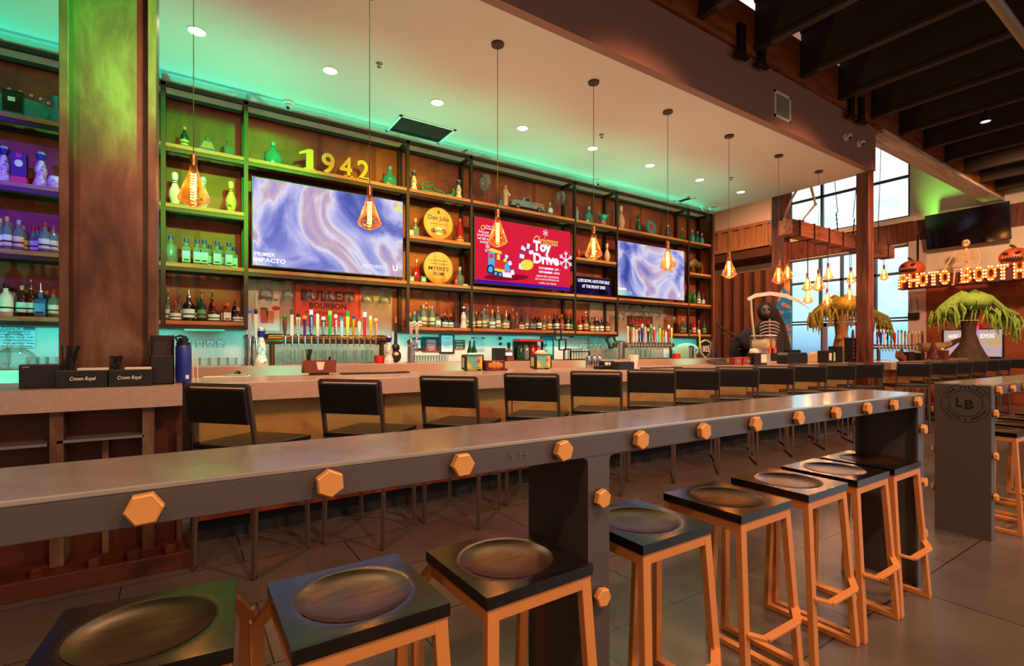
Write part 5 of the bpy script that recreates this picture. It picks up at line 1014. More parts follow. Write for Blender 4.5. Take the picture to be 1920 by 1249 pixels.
def dispenser(px, py, label, rz, full=False, s=1.):
    t = onc(px, py, 'napkin_dispenser', label, 'napkin dispenser', rz, group='brown napkin dispensers')
    w, d, h = .1*s, .075*s, .165*s
    MB().prism([(-d, .01), (d, .01), (d, h*.9), (d*.8, h), (-d*.8, h), (-d, h*.9)], -w, w, 'yz').build('housing', M_black, t, bevel=.006)
    MB().box(-w*.8, w*.8, -d-.003, -d, h*.1, h*.92).build('advert_panel', M_poster, t); text(t, 'REQUEST A SONG', (0, -d-.004, h*.86), .1, M_ink, fit=(w*1.2, .008)); text(t, 'SCAN TO ORDER', (0, -d-.004, h*.18), .1, M_ink, fit=(w*1.2, .008)); MB().sphere((w*.4, -d-.003, h*.62), (.02*s, .003, .024*s), 10).build('panel_emblem', mat('magenta_print', 'c83a8a', .5), t, smooth=True)
    MB().box(-w-.003, -w, -d*.5, d*.5, h*.2, h*.8).build('napkin_slot', M_paper, t)
    if full: MB().sphere((0, 0, h+.012), (w*.75, d*.6, .035), 10).build('napkin_fan', M_paper, t)
    for a in (-1, 1): MB().box(a*w*.7-.008, a*w*.7+.008, -d*.6, d*.6, 0, .011).build('foot', M_black, t)
    return t
dispenser(886, 695, 'brown napkin dispenser with rainbow advert left of the dark red caddy', radians(-12))
dispenser(1014, 692, 'brown napkin dispenser with white napkins fanned out on top', radians(-12), True)
t = onc(926, 695, 'drinks_caddy', 'dark red advert caddy beside the brown napkin dispenser', 'caddy', radians(-8)); MB().box(-.105, .105, -.05, .05, 0, .105).build('caddy_body', mat('dark_red_caddy', '5a1216', .4), t, bevel=.005); MB().box(.09, .135, -.05, .05, 0, .02).build('lip', mat('dark_red_caddy'), t)
b = MB()
for a_, r_ in ((-.06, .022), (-.02, .03), (.025, .028), (.06, .02)): b.sphere((a_, -.051, .045+r_*.5), (r_, .003, r_*1.2), 10)
b.build('gold_emblem', mat('gold_print', 'c8883c', .4, .4), t, smooth=True); text(t, 'SAILOR JERRY', (0, -.052, .016), .1, M_ink if False else mat('gold_print'), fit=(.11, .012))
for i, px_ in enumerate((1103, 1113.5, 1123)):
    t = onc(px_, 690, 'shaker_canister', 'chrome shaker canister, %s of three left of black caddy' % ['left', 'middle', 'right'][i], 'canister', group='chrome shaker canisters'); MB().lathe([(.03, 0), (.036, .1), (.033, .13), (.02, .15), (0, .152)], seg=16).build('canister_body', M_chrome, t, smooth=True)
t = onc(1136, 692, 'condiment_caddy', 'low black condiment caddy beside the chrome canisters', 'caddy'); MB().box(-.13, .13, -.06, .06, 0, .035).box(-.05, .13, .0, .06, .035, .09).build('caddy_body', M_black, t, bevel=.004); MB().box(-.02, .03, -.008, -.003, .045, .075).box(.04, .09, -.008, -.003, .045, .075).build('packets', M_white, t)
t = onc(1167, 693, 'condiment_caddy', 'plain black box right of the condiment caddy', 'caddy'); MB().box(-.12, .12, -.06, .06, 0, .085).build('caddy_body', M_black, t, bevel=.004)
t = thing('patterned_cup', 'blue and white patterned cup behind the plain black box', 'cup', (XP(1187, 4.35), 4.35, CT)); MB().lathe([(.055, 0), (.07, .15), (.066, .15), (.05, .01)], seg=18).build('cup_body', M_cer, t, smooth=True)
t = thing('menu_tablet', 'dark menu tablet lying tilted at back of counter', 'tablet', (XP(1347, 4.3), 4.3, CT)); MB().rbox((0, 0, .03), (.34, .2, .012), Matrix.Rotation(.25, 3, 'X')).build('tablet_body', M_black, t, bevel=.003)
t = onc(1392, 684, 'napkin_caddy', 'pair of red advert caddies joined together on the counter', 'caddy', radians(-10)); M_rc = mat('brick_red_caddy', '9a2e1e', .45)
MB().box(-.2, -.06, -.05, .05, 0, .105).build('caddy_body', M_rc, t, bevel=.004); MB().box(-.06, .14, -.07, .05, 0, .11).build('caddy_body', M_rc, t, bevel=.004); MB().sphere((-.13, -.051, .05), (.035, .003, .025), 10).sphere((.04, -.071, .05), (.05, .003, .025), 10).build('emblem', mat('grey_print'), t)
t = onc(1416, 684, 'napkin_dispenser', 'dark napkin dispenser right of the red advert caddies', 'napkin dispenser', radians(-20)); MB().box(-.08, .13, -.08, .08, 0, .17).build('housing', M_black, t, bevel=.008); MB().box(.03, .12, -.084, -.08, .03, .15).build('napkin_slot', M_paper, t); MB().sphere((-.02, 0, .185), (.08, .05, .05), 8).build('napkin_fan', M_paper, t)
# frozen drink machine
Yg = 4.6; X_ = XP(1432, Yg); t = thing('frozen_drink_machine', 'frozen drink machine with clear tanks and orange drinks', 'drink machine', (X_, Yg, CT)); 
MB().box(-.33, .33, -.05, .3, 0, .3).box(-.33, .33, -.25, .3, 0, .03).build('machine_body', mat('pale_steel', 'c4bcc8', .35, .4), t, bevel=.008)
for s_, lm in ((-.165, 'f0c890'), (.165, 'e8a070')):
    MB().box(s_-.155, s_+.155, -.28, .28, .31, .56).build('clear_tank', M_glass, t); MB().tube((s_, -.25, .40), (s_, .25, .40), .10, seg=18).build('orange_slush', mat('slush_'+lm, lm, .4, emit=lm, es=.15), t, smooth=True)
    MB().box(s_-.03, s_+.03, -.32, -.25, .2, .32).build('dispense_tap', mat('tap_orange', 'e86a3a', .4), t, bevel=.005); MB().box(s_-.15, s_+.15, -.27, .27, .56, .58).build('tank_lid', mat('pale_lid', 'd8dce0', .3), t)
t.scale = (.5, .5, .78)
t = onc(1486, 682, 'organiser_caddy', 'wide black bar caddy with menus in front of the machine', 'caddy'); MB().prism([(-.3, 0), (.3, 0), (.3, .13), (.27, .17), (-.27, .17), (-.3, .13)], -.08, .08).build('caddy_body', M_black, t, bevel=.01)
b = MB(); [b.box(-.16+i*.085, -.16+i*.085+.07, -.04, .05, .17, .21) for i in range(4)]; b.build('menus', M_black, t)
t = thing('storage_tub', 'cream plastic tub between the caddy and dispensers', 'tub', (XP(1531, 4.1), 4.1, CT)); MB().box(-.13, .13, -.08, .08, 0, .15).build('tub_body', mat('cream_plastic', 'd8b088', .5), t, bevel=.015); MB().box(-.1, .1, -.06, .06, .15, .17).build('tub_lid', M_white, t, bevel=.006)
x_ = XP(1550, 3.95); t = thing('napkin_dispenser', 'brown napkin dispenser in front of the drooping tree', 'napkin dispenser', (x_, 3.95, CT)); MB().box(-.14, .12, -.08, .08, 0, .2).build('housing', M_black, t, bevel=.008); MB().box(-.1, -.02, -.084, -.08, .04, .16).build('napkin_slot', M_paper, t); MB().box(.04, .11, -.084, -.08, .03, .17).build('advert_panel', M_poster, t)
t = thing('menu_holder', 'black menu box right of the dispenser by the tree', 'menu holder', (XP(1570, 3.95), 3.98, CT)); MB().box(-.1, .1, -.07, .07, 0, .27).build('box_body', M_black, t, bevel=.005)
t = thing('cup', 'small brown cup right of the black menu box', 'cup', (XP(1581, 3.95), 4.0, CT)); MB().lathe([(.04, 0), (.055, .16), (.05, .16), (.035, .01)], seg=14).build('cup_body', M_brownplastic, t, smooth=True)
x_ = XP(1603, 3.9); t = thing('wedge_display', 'black wedge display with vertical white letters left of post', 'display', (x_, 4.0, CT)); MB().prism([(-.02, 0), (.62, 0), (.62, .16), (.12, .42), (-.02, .42)], -.06, .06).build('display_body', M_black, t, bevel=.004)
MB().prism([(-.06, 0), (.02, 0), (.01, .42), (-.02, .56), (-.05, .42)], -.09, -.062).build('letter_strip', mat('strip_dark', '1c1416', .5), t)
for i, ch in enumerate('BINGO'[:0]+'AWESOME'): text(t, ch, (-.02, -.092, .47-i*.065), .05, mat('strip_pink', 'e0a0a8', .5), fit=(.03, .04))

# ------------------------------------------------------------------ bar chairs
def chair_proto():
    t = thing('bar_chair', 'x', 'chair'); m = M_chairframe; w, d = .44, .45; q = .022
    for s_ in (0, 1):
        x = s_*w
        MB().bar((x, 0, .01), (x, .02, .76), q).build('leg', m, t); MB().bar((x, d, .01), (x, d-.01, .74), q).build('leg', m, t)
        MB().bar((x, 0, .011), (x, d, .011), q).build('floor_skid', m, t); MB().bar((x, .02, .72), (x, -.045, 1.105), q, up=(0, 1, 0)).build('back_upright', m, t)
    MB().bar((q/2, d-.005, .30), (w-q/2, d-.005, .30), .018).build('stretcher', m, t)
    MB().box(.0, w, .0, d-.0, .70, .722).build('seat_frame', m, t); MB().box(-.012, w+.012, .0, d+.02, .722, .752).build('seat', mat('dark_walnut_seat', '1e1610', .3), t, bevel=.006)
    R = Matrix.Rotation(radians(9.6), 3, 'X'); MB().rbox((w/2, -.042, .985), (w-.004, .028, .205), R).build('backrest', M_chair, t, bevel=.01)
    MB().bar((0, -.047, 1.105), (w, -.047, 1.105), q*.9).build('back_rail', m, t)
    return t
CP = chair_proto(); first = True
cx_ = [363, 608, 795, 950, 1073, 1178, 1265, 1342, 1412, 1477, 1535, 1590]
for i, px_ in enumerate(cx_):
    o = CP if i == 0 else copy_tree(CP); Y = 3.50
    o.location = (XP(px_, Y), Y, 0); o.rotation_euler = (0, 0, radians(-50)+[0, .02, -.03, .02, 0, .03, -.02, .02, -.03, 0, .02, 0][i])
    tag(o, 'black-backed steel bar chair, %s from left along the front counter' % ORD[i], 'chair', 'bar chairs along the front counter')
for i, px_ in enumerate((1681, 1733, 1765, 1794, 1820, 1843)):
    o = copy_tree(CP); Y = 3.22; o.location = (XP(px_, Y), Y, 0); o.rotation_euler = (0, 0, radians(-48))
    tag(o, 'black-backed bar chair, %s from left beyond the timber post' % ORD[i], 'chair', 'bar chairs along the right counter')
o = copy_tree(CP); o.location = (XP(1890, 3.35), 3.35, 0); o.rotation_euler = (0, 0, radians(-75)); o.location.x = 15.65
tag(o, 'lone turned bar chair at the far right end of the counter', 'chair', 'bar chairs along the right counter')

# ------------------------------------------------------------------ communal steel tables
def bolt(t, p, axis, r=.028, h=.016, nm='hex_bolt'):
    M = {'-y': Matrix.Rotation(pi/2, 3, 'X'), '+y': Matrix.Rotation(-pi/2, 3, 'X'), '+x': Matrix.Rotation(pi/2, 3, 'Y')}[axis]
    MB().lathe([(r*.6, 0), (r*.6, .006), (r, .006), (r, .006+h), (r*.86, .009+h), (r*.84, .0085+h), (0, .0085+h)], p, 6, 1, M, rot=random.uniform(0, 1)).build(nm, M_orange2, t, bevel=.0015)
TH = 1.067
def table(loc, rz, x0, x1, legs, bolts, label, webs):
    """front face on local y=0, extends to y=.31"""
    t = thing('steel_high_table', label, 'table', loc, rz); D = .31; fh = .074
    MB().box(x0, x1, -.002, D+.002, TH-.012, TH).build('tabletop', M_tabletop, t, bevel=.003)
    MB().box(x0, x1, 0, .012, TH-fh, TH-.012).build('front_flange', M_table, t, bevel=.002); MB().box(x0, x1, D-.012, D, TH-fh, TH-.012).build('rear_flange', M_table, t, bevel=.002)
    for (lx, wd, web) in legs:
        for y0, y1 in ((.001, .013), (D-.013, D-.001)):
            b = MB(); zt_ = TH-fh
            b.prism([(lx, 0), (lx+wd, 0), (lx+wd, zt_-.02), (lx+wd+.004, zt_-.006), (lx+wd+.018, zt_), (lx-.018 if lx > x0+.05 else lx, zt_), (lx-.004 if lx > x0+.05 else lx, zt_-.006), (lx, zt_-.02)] if lx+wd < x1-.05 else [(lx, 0), (lx+wd, 0), (lx+wd, zt_), (lx-.018, zt_), (lx-.004, zt_-.006), (lx, zt_-.02)], y0, y1)
            b.build('leg_flange', M_table, t)
        MB().box(web, web+.012, .013, D-.013, 0.0, TH-.012).build('leg_web', M_table, t)
        for zz in (.87, .58, .30): bolt(t, (lx+wd/2, 0, zz), '-y'); bolt(t, (lx+wd/2, D, zz), '+y')
    for bx in bolts: bolt(t, (bx, 0, TH-.040), '-y', .030, .018)
    return t
rzT = radians(-1.03); oY = 1.112
def tabx(px, Yoff=0.):   # local x along the table's front face for a pixel column
    a, b_, v = ray(px, 0); # line y = oY + x*tan(rz)
    tt = oY/(b_-a*math.tan(rzT)); return a*tt/cos(rzT)
bl = [tabx(p) for p in (272, 615, 862, 1050, 1195, 1313, 1410, 1491, 1561, 1620, 1670, 1715)]
l1 = tabx(1103); l1b = tabx(1143); xe = tabx(1732)
T = table((0, oY, 0), rzT, -1.3, xe, [(l1, l1b-l1, l1), (xe-.075, .075, xe-.02)], [bl[0]*2-bl[1]+.0]+bl, 'long grey steel high table with orange bolts in the foreground', None)
for k_, (px_, s) in enumerate(((970, 'S H'), (1685, 'S H'))):
    text(T, s, (tabx(px_), -.0008, TH-.038), .1, mat('stamped_grey', '6a5e58', .4, .4), fit=(.06 if k_ == 0 else .05, .02), name='stamped_lettering', ext=.001)
T2_ = table((4.585, 1.03, 0), rzT, 0, 5.2, [(0, .075, 0), (5.12, .075, 5.18)], [.1+i*.31 for i in range(17)], 'second grey steel high table with round LB logo on its end', None)
# LB logo on the end panel, facing -x
Lm = mat('logo_black', '16100e', .5)
def tx(body, y, z, w, h, rot=0., bold=.02): text(T2_, body, (-.0012, y, z), .1, Lm, face='-x', fit=(w, h), rot=rot, bold=bold, name='logo_lettering')
cy_, cz_ = .135, TH-.135; b = MB()
def ring(r, w):
    n = 48
    for i in range(n):
        a, c = 2*pi*i/n, 2*pi*(i+1)/n
        p = [(r*cos(a), r*sin(a)), ((r+w)*cos(a), (r+w)*sin(a)), ((r+w)*cos(c), (r+w)*sin(c)), (r*cos(c), r*sin(c))]
        if all(-.0 <= cy_-q[0] <= .31 and cz_+q[1] < TH-.001 for q in p): b.quad([(-.0015, cy_-q[0], cz_+q[1]) for q in p])
ring(.133, .003); b.build('logo_ring', Lm, T2_); b = MB(); ring(.09, .003); b.build('logo_ring', Lm, T2_)
tx('L', cy_+.035, cz_+.005, .035, .07, bold=.03); tx('B', cy_-.02, cz_-.008, .05, .062, bold=.03)
for s, a0_, a1_ in (('LODI BOWLING', 160, 35), ('LOUNGE & BISTRO', 205, 335)):
    for i, ch in enumerate(s):
        if ch == ' ': continue
        a = radians(a0_+(a1_-a0_)*i/(len(s)-1)); r = .112; yy, zz = cy_-r*cos(a), cz_+r*sin(a)
        if zz > TH-.012 or yy < .004 or yy > .3: continue
        tx(ch, yy, zz, .011, .016, rot=(a-pi/2) if a1_ < a0_ else (a+pi/2), bold=.02)

# ------------------------------------------------------------------ orange stools
def stool_proto():
    t = thing('orange_stool', 'x', 'stool'); S_ = .345; h = S_/2; zt_ = .715; th = .03
    R = .13; n = 8; cs = 40
    bm = bmesh.new(); gx = 26
    # seat slab with a scooped dish: grid top
    vs = {}
    for i in range(gx+1):
        for j in range(gx+1):
            x = -h+S_*i/gx; y = -h+S_*j/gx; d = sqrt((x/.135)**2+(y/.135)**2); z = 0
            if d < 1: z = -.012*(1-d**4)
            vs[i, j] = bm.verts.new((x, y, zt_+z))
    for i in range(gx):
        for j in range(gx): bm.faces.new((vs[i, j], vs[i+1, j], vs[i+1, j+1], vs[i, j+1]))
    e_ = [vs[i, 0] for i in range(gx+1)]+[vs[gx, j] for j in range(1, gx+1)]+[vs[i, gx] for i in range(gx-1, -1, -1)]+[vs[0, j] for j in range(gx-1, 0, -1)]
    lo = [bm.verts.new((v.co.x, v.co.y, zt_-th)) for v in e_]
    for a in range(len(e_)): bm.faces.new((e_[a], lo[a], lo[(a+1) % len(e_)], e_[(a+1) % len(e_)]))
    bm.faces.new(lo)
    mb = MB(); mb.bm.free(); mb.bm = bm; seat = mb.build('seat', M_seat, t, smooth=True)
    # shallow sheen-tinted dish surface following the scoop
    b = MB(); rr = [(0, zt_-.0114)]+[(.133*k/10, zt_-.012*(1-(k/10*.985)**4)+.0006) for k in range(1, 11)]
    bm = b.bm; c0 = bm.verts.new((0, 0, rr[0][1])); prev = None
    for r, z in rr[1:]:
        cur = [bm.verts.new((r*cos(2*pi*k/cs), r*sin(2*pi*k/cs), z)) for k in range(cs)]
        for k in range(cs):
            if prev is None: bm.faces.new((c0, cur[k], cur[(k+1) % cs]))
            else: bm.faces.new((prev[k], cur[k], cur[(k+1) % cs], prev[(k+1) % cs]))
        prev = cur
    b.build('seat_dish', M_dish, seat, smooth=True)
    zf = zt_-th; a = h-.004; sp = .03; tw, td = .036, .012
    b = MB(); b.box(-a, a, -a, -a+td, zf-.036, zf).box(-a, a, a-td, a, zf-.036, zf).box(-a, -a+td, -a+td, a-td, zf-.036, zf).box(a-td, a, -a+td, a-td, zf-.036, zf); b.build('seat_frame', M_orange, t, bevel=.002)
    for sx in (-1, 1):
        # front leg
        top = Vector((sx*(a-tw/2), -a+.0125, zf-.002)); bot = Vector((sx*(a-tw/2+sp), -a-sp, .018))
        MB().bar(top, bot, .034, .024, up=(0, 1, 0)).build('leg', M_orange, t, bevel=.002)
        # rear leg with its outward kink under the seat
        k0 = Vector((sx*(a-.01), a-.02, zf-.012)); k1 = Vector((sx*(a+.028), a+.015, zf-.075)); bt_ = Vector((sx*(a+.012), a+sp, .018))
        MB().bar(k0, k1, .028, .024, up=(0, 1, 0)).bar(k1+Vector((0, 0, .012)), bt_, .034, .024, up=(0, 1, 0)).build('leg', M_orange, t, bevel=.002)
        MB().bar((bot.x, bot.y-.012, .013), (bt_.x, bt_.y+.012, .013), .034, .024).build('floor_skid', M_orange, t, bevel=.002)
    # kinked footrest between the front legs
    zz = .30; f = 1-(zz/zf); x_ = a-tw/2+sp*f; y_ = -a-sp*f
    MB().bar((-x_, y_, zz), (-x_+.06, y_-.04, zz-.02), .03, .012).bar((-x_+.06, y_-.04, zz-.02), (x_-.06, y_-.04, zz-.02), .03, .012).bar((x_-.06, y_-.04, zz-.02), (x_, y_, zz), .03, .012).build('footrest', M_orange, t, bevel=.002)
    return t
SP_ = stool_proto(); h_ = .1725
st = [(-.82, 1.36, -4, 'leftmost orange stool, only its frame showing at the left edge'), (-.07, 1.325, -5.6, 'orange stool with black seat nearest the left corner'), (.352, 1.228, 0, 'orange stool with green and violet glints, second in front row'),
      (.775, 1.20, 1, 'orange stool just left of the first steel table leg'), (1.335, 1.212, 0, 'orange stool just right of the first steel table leg'), (1.835, 1.205, 0, 'orange stool with coppery glints, second right of the table leg'),
      (2.30, 1.20, 0, 'orange stool, third right of the first table leg'), (2.715, 1.19, 0, 'orange stool, second from the table right end'), (3.105, 1.185, 0, 'orange stool at the right end of the long table')]
for i, (x_, y_, r_, lb_) in enumerate(st):
    o = SP_ if i == 0 else copy_tree(SP_); o.location = (x_, y_, 0); o.rotation_euler = (0, 0, radians(r_)); tag(o, lb_, 'stool', 'orange stools at the long steel table')
for i in range(7):
    o = copy_tree(SP_); o.location = (5.09+.5*i, 1.13-.01*i, 0); tag(o, 'orange stool, %s from left under the second steel table' % ORD[i], 'stool', 'orange stools at the second steel table')

# ------------------------------------------------------------------ pendant bulbs
def bulb_parts(t, s=1., m=M_bulb):
    MB().lathe([(.016*s, 0), (.022*s, -.005*s), (.024*s, -.05*s), (.02*s, -.075*s), (.024*s, -.085*s)], seg=14).build('socket', mat('copper_socket', 'a86a4a', .3, .9), t, smooth=True)
    MB().lathe([(.022*s, -.085*s), (.028*s, -.11*s), (.042*s, -.16*s), (.082*s, -.27*s), (.098*s, -.31*s), (.092*s, -.328*s), (.03*s, -.365*s), (0, -.372*s)], seg=28).build('glass_bulb', m, t, smooth=True)
    pts = []
    for k in range(60): a = k*1.05; pts.append((.017*s*cos(a), .017*s*sin(a), -.13*s-.19*s*k/59))
    MB().path(pts, .0034*s, 4).build('filament', M_led, t)
YP = 4.16
pend = [(363, 290, 'pendant bulb nearest the rusted column'), (693, 349, 'second pendant bulb, before the largest television'), (933, 393, 'third pendant bulb, before the red screen'), (1113, 425, 'fourth pendant bulb, left of the right television'),
        (1252, 453, 'fifth pendant bulb, over the right television'), (1367, 473, 'sixth pendant bulb, against the ribbed timber wall'), (1460, 488, 'seventh pendant bulb, left of the brown post'), (1535, 505, 'eighth pendant bulb, in front of the tall window')]
for i, (px_, py_, lb_) in enumerate(pend):
    X, z = PY(px_, py_, YP); t = thing('pendant_lamp', 'amber '+lb_, 'pendant lamp', (X, YP, z), 0, 'pendant bulbs over the front counter')
    MB().tube((0, 0, -.002), (0, 0, CZ-z-.01), .0035, seg=6).build('cord', M_cord, t); MB().lathe([(0, CZ-z), (.062, CZ-z), (.062, CZ-z-.022), (0, CZ-z-.024)], seg=20).build('ceiling_canopy', M_cord if i < 6 else M_cord, t, smooth=True)
    bulb_parts(t); point('pendant_light', (X, YP, z-.24), 7, 'ffa04c', .02)
# chandelier beam
bx0, bx1, by0, by1, bz0, bz1 = 9.50, 14.15, 4.88, 5.15, 3.475, 3.755
ch = thing('timber_chandelier', 'heavy timber beam chandelier hung on chains before the window', 'chandelier', ((bx0+bx1)/2, by0, bz0), world=True)
MB().box(bx0, bx1, by0, by1, bz0, bz1).build('timber_beam', patina('reclaimed_beam', [(.3, '6a3420'), (.5, 'a05c3c'), (.7, 'b8785a')], (.6, 6, 6), 2.4, metal=0, rough=(.55, .7), bump=.05), ch, bevel=.01)
for xx in (9.75, 10.3, 10.9, 11.5, 12.1, 12.5, 13.75):
    b = MB(); e_ = .012; w_ = .035; b.box(xx, xx+w_, by0-e_, by1+e_, bz0-e_, bz0).box(xx, xx+w_, by0-e_, by1+e_, bz1, bz1+e_).box(xx, xx+w_, by0-e_, by0, bz0, bz1).box(xx, xx+w_, by1, by1+e_, bz0, bz1); b.build('steel_strap', M_frame, ch)
for xx, dx in ((11.6, -.8), (12.3, .85), (13.6, .3)):
    b = MB(); n = 10
    b.tube((xx, (by0+by1)/2, bz1+.45), (xx+dx, (by0+by1)/2, 7.88), .008, seg=5)
    for k in range(n): b.sphere((xx+dx*.1*k/n, (by0+by1)/2, bz1+.03+.045*k), (.018, .01, .028) if k % 2 else (.01, .018, .028), 6)
    b.build('chain', M_frame, ch)
for i, (px_, py_) in enumerate(((1477, 488), (1515, 535), (1514, 512), (1553, 493), (1551, 541), (1596, 501), (1593, 533), (1657.5, 497))):
    Yb = (by0+by1)/2; X, z = PY(px_, py_, Yb)
    t = thing('pendant_lamp', 'clear bulb hanging from the timber chandelier, %s counted left to right' % ORD[i], 'pendant lamp', (X, Yb, z), 0, 'bulbs hanging from the timber chandelier')
    MB().tube((0, 0, -.002), (0, 0, bz0-z), .006, seg=5).build('cord', M_cord, t); bulb_parts(t, 1.0); point('chandelier_light', (X, Yb, z-.24), 9, 'ffb060', .02)

# ------------------------------------------------------------------ ceiling fittings
for i, (px_, py_) in enumerate(((369, 58), (619, 132), (820, 192), (980, 240), (1111, 278), (1219, 310), (1312, 337), (1389, 360))):
    x_, y_ = PZ(px_, py_, CZ); t = thing('recessed_downlight', 'round recessed ceiling downlight, %s from the left' % ORD[i], 'downlight', (x_, y_, CZ), 0, 'recessed downlights over the back bar')
    MB().lathe([(.085, -.001), (.085, -.006), (.07, -.008), (.068, -.001)], seg=28).build('trim_ring', M_white, t, smooth=True); MB().lathe([(0, -.004), (.068, -.004), (.068, -.002), (0, -.002)], seg=28).build('diffuser', M_down, t)
    l = spot('downlight', (x_, y_, CZ-.02), (x_, y_, 0), 110, 'ffd8a8', 130, .8, .06)
def vent(x0, x1, y0, y1, label):
    t = thing('ceiling_vent', label, 'vent', ((x0+x1)/2, (y0+y1)/2, CZ), world=True); f = .035; b = MB()
    b.box(x0, x1, y0, y0+f, CZ-.012, CZ).box(x0, x1, y1-f, y1, CZ-.012, CZ).box(x0, x0+f, y0, y1, CZ-.012, CZ).box(x1-f, x1, y0, y1, CZ-.012, CZ); b.build('frame', M_white, t)
    b = MB(); n = 22
    for i in range(n): yy = y0+f+(y1-y0-2*f)*(i+.5)/n; b.rbox(((x0+x1)/2, yy, CZ-.006), (x1-x0-2*f, .012, .002), Matrix.Rotation(.5, 3, 'X'))
    b.build('louvre', mat('vent_grey', '6a6a64', .5), t); MB().box(x0+f, x1-f, y0+f, y1-f, CZ-.0015, CZ-.0005).build('dark_back', mat('vent_dark', '2a2c28', .8), t)
a_ = PZ(723, 244, CZ); c_ = PZ(856, 243, CZ); vent(a_[0], c_[0], PZ(856, 243, CZ)[1], PZ(826, 270, CZ)[1], 'large ceiling vent over the left half of back bar')
a_ = PZ(1257, 375, CZ); c_ = PZ(1310, 373, CZ); vent(a_[0]+.1, c_[0]-.1, c_[1], a_[1], 'smaller ceiling vent near the right downlights')
def dome(p, d, name, label, cat='camera'):
    t = thing(name, label, cat, p); M = Vector(d).to_track_quat('Z', 'Y').to_matrix()
    MB().lathe([(.06, 0), (.062, .025), (.045, .035)], seg=20, M=M).build('mount_ring', M_white, t, smooth=True); b = MB(); b.sphere(M@Vector((0, 0, .06)), .048, 14); b.build('camera_ball', M_white, t, smooth=True)
    v = (M@Vector((0, 0, .06)))+Vector((-.25, -.6, -.75)).normalized()*.046; b = MB(); b.sphere(v, .022, 10); b.build('lens', M_black, t, smooth=True)
x_, y_ = PZ(541, 190, CZ); dome((x_, y_, CZ), (0, 0, -1), 'security_camera', 'white dome camera on ceiling left of the vent')
x_, y_ = PZ(1120, 337, CZ); dome((x_, y_, CZ), (0, 0, -1), 'security_camera', 'white dome camera on ceiling above the message board')
x_, z_ = PY(1583, 258, 3.63); dome((x_, 3.63, z_), (0, -1, 0), 'security_camera', 'left of two white cameras on the soffit face'); x_, z_ = PY(1608, 270, 3.63); dome((x_, 3.63, z_), (0, -1, 0), 'security_camera', 'right of two white cameras on the soffit face')
for px_, lb_ in ((1322, 'left of two clear ceiling camera domes over right shelving'), (1337, 'right of two clear ceiling camera domes over right shelving')):
    x_, y_ = PZ(px_, 385, CZ); t = thing('dome_camera', lb_, 'camera', (x_, y_, CZ)); MB().lathe([(.1, 0), (.1, -.03), (.08, -.035)], seg=24).build('mount_ring', M_white, t, smooth=True); MB().lathe([(.075, -.035), (.065, -.08), (.03, -.105), (0, -.11)], seg=20).build('clear_dome', M_glass, t, smooth=True)
for (px_, py_, lb_) in ((711, 118, 'chrome sprinkler head between first two pendant cords'), (1128, 252, 'chrome sprinkler head above the fourth pendant'), (1371, 333, 'chrome sprinkler head near the last downlight')):
    x_, y_ = PZ(px_, py_, CZ); t = thing('sprinkler_head', lb_, 'sprinkler', (x_, y_, CZ)); MB().lathe([(.035, 0), (.035, -.006), (.01, -.01), (.01, -.04), (.025, -.042), (0, -.045)], seg=14).build('sprinkler_body', M_chrome, t, smooth=True)
# vent grille on soffit face
x0, z0 = PY(1451, 222, 3.63); x1, z1 = PY(1481, 180, 3.63); t = thing('wall_grille', 'white framed louvre grille on the soffit face', 'vent', ((x0+x1)/2, 3.63, z0), world=True)
z0 = PY(1466, 225, 3.63)[1]; z1 = PY(1466, 176, 3.63)[1]; f = .03; b = MB(); b.box(x0, x1, 3.615, 3.63, z0, z0+f).box(x0, x1, 3.615, 3.63, z1-f, z1).box(x0, x0+f, 3.615, 3.63, z0, z1).box(x1-f, x1, 3.615, 3.63, z0, z1).build('frame', M_white, t)
b = MB(); n = 16
for i in range(n): b.rbox(((x0+x1)/2, 3.622, z0+f+(z1-z0-2*f)*(i+.5)/n), (x1-x0-2*f, .012, .004), Matrix.Rotation(.6, 3, 'X'))
b.build('louvre', M_white, t); MB().box(x0+f, x1-f, 3.627, 3.6295, z0+f, z1-f).build('dark_back', M_black, t)
# hall fittings
t = thing('ceiling_spotlight', 'small cylindrical white lamp under a dark joist', 'spotlight', (XP(1848, 1.9), 1.9, EYE+1.9*((655-228)/935)/ray(1848, 0)[1])); z_ = t.location.z
x_, y_ = PZ(1848, 228, EYE+3.6); t.location = (x_, y_, EYE+3.6); MB().lathe([(.07, 0), (.075, .1), (.03, .12), (.012, .18), (0, .18)], seg=18).build('lamp_housing', M_black, t, smooth=True); MB().lathe([(0, -.002), (.062, -.002), (.062, .003), (0, .003)], seg=18).build('diffuser', glow('lamp_pale', 'e8e0ff', 1.2), t)
p1 = PZ(1850, -20, EYE+3.55); p2 = PZ(1925, 80, EYE+3.55)
t = thing('conduit_pipe', 'pale metal pipe crossing below the joists at top right', 'pipe', (p1[0], p1[1], EYE+3.55), world=True)
d_ = (Vector((p2[0], p2[1], 0))-Vector((p1[0], p1[1], 0))); a0_ = Vector((p1[0], p1[1], EYE+3.55))-Vector((d_.x, d_.y, 0))*.5; b0_ = Vector((p2[0], p2[1], EYE+3.55))+Vector((d_.x, d_.y, 0))
MB().tube(a0_, b0_, .05, seg=12).build('pipe_tube', mat('pale_conduit', '9a8a74', .5, .3), t, smooth=True)
for f_ in (.35, .75): q = a0_.lerp(b0_, f_); MB().tube(q, q+Vector((0, 0, .24)), .01).build('hanger', M_frame, t)
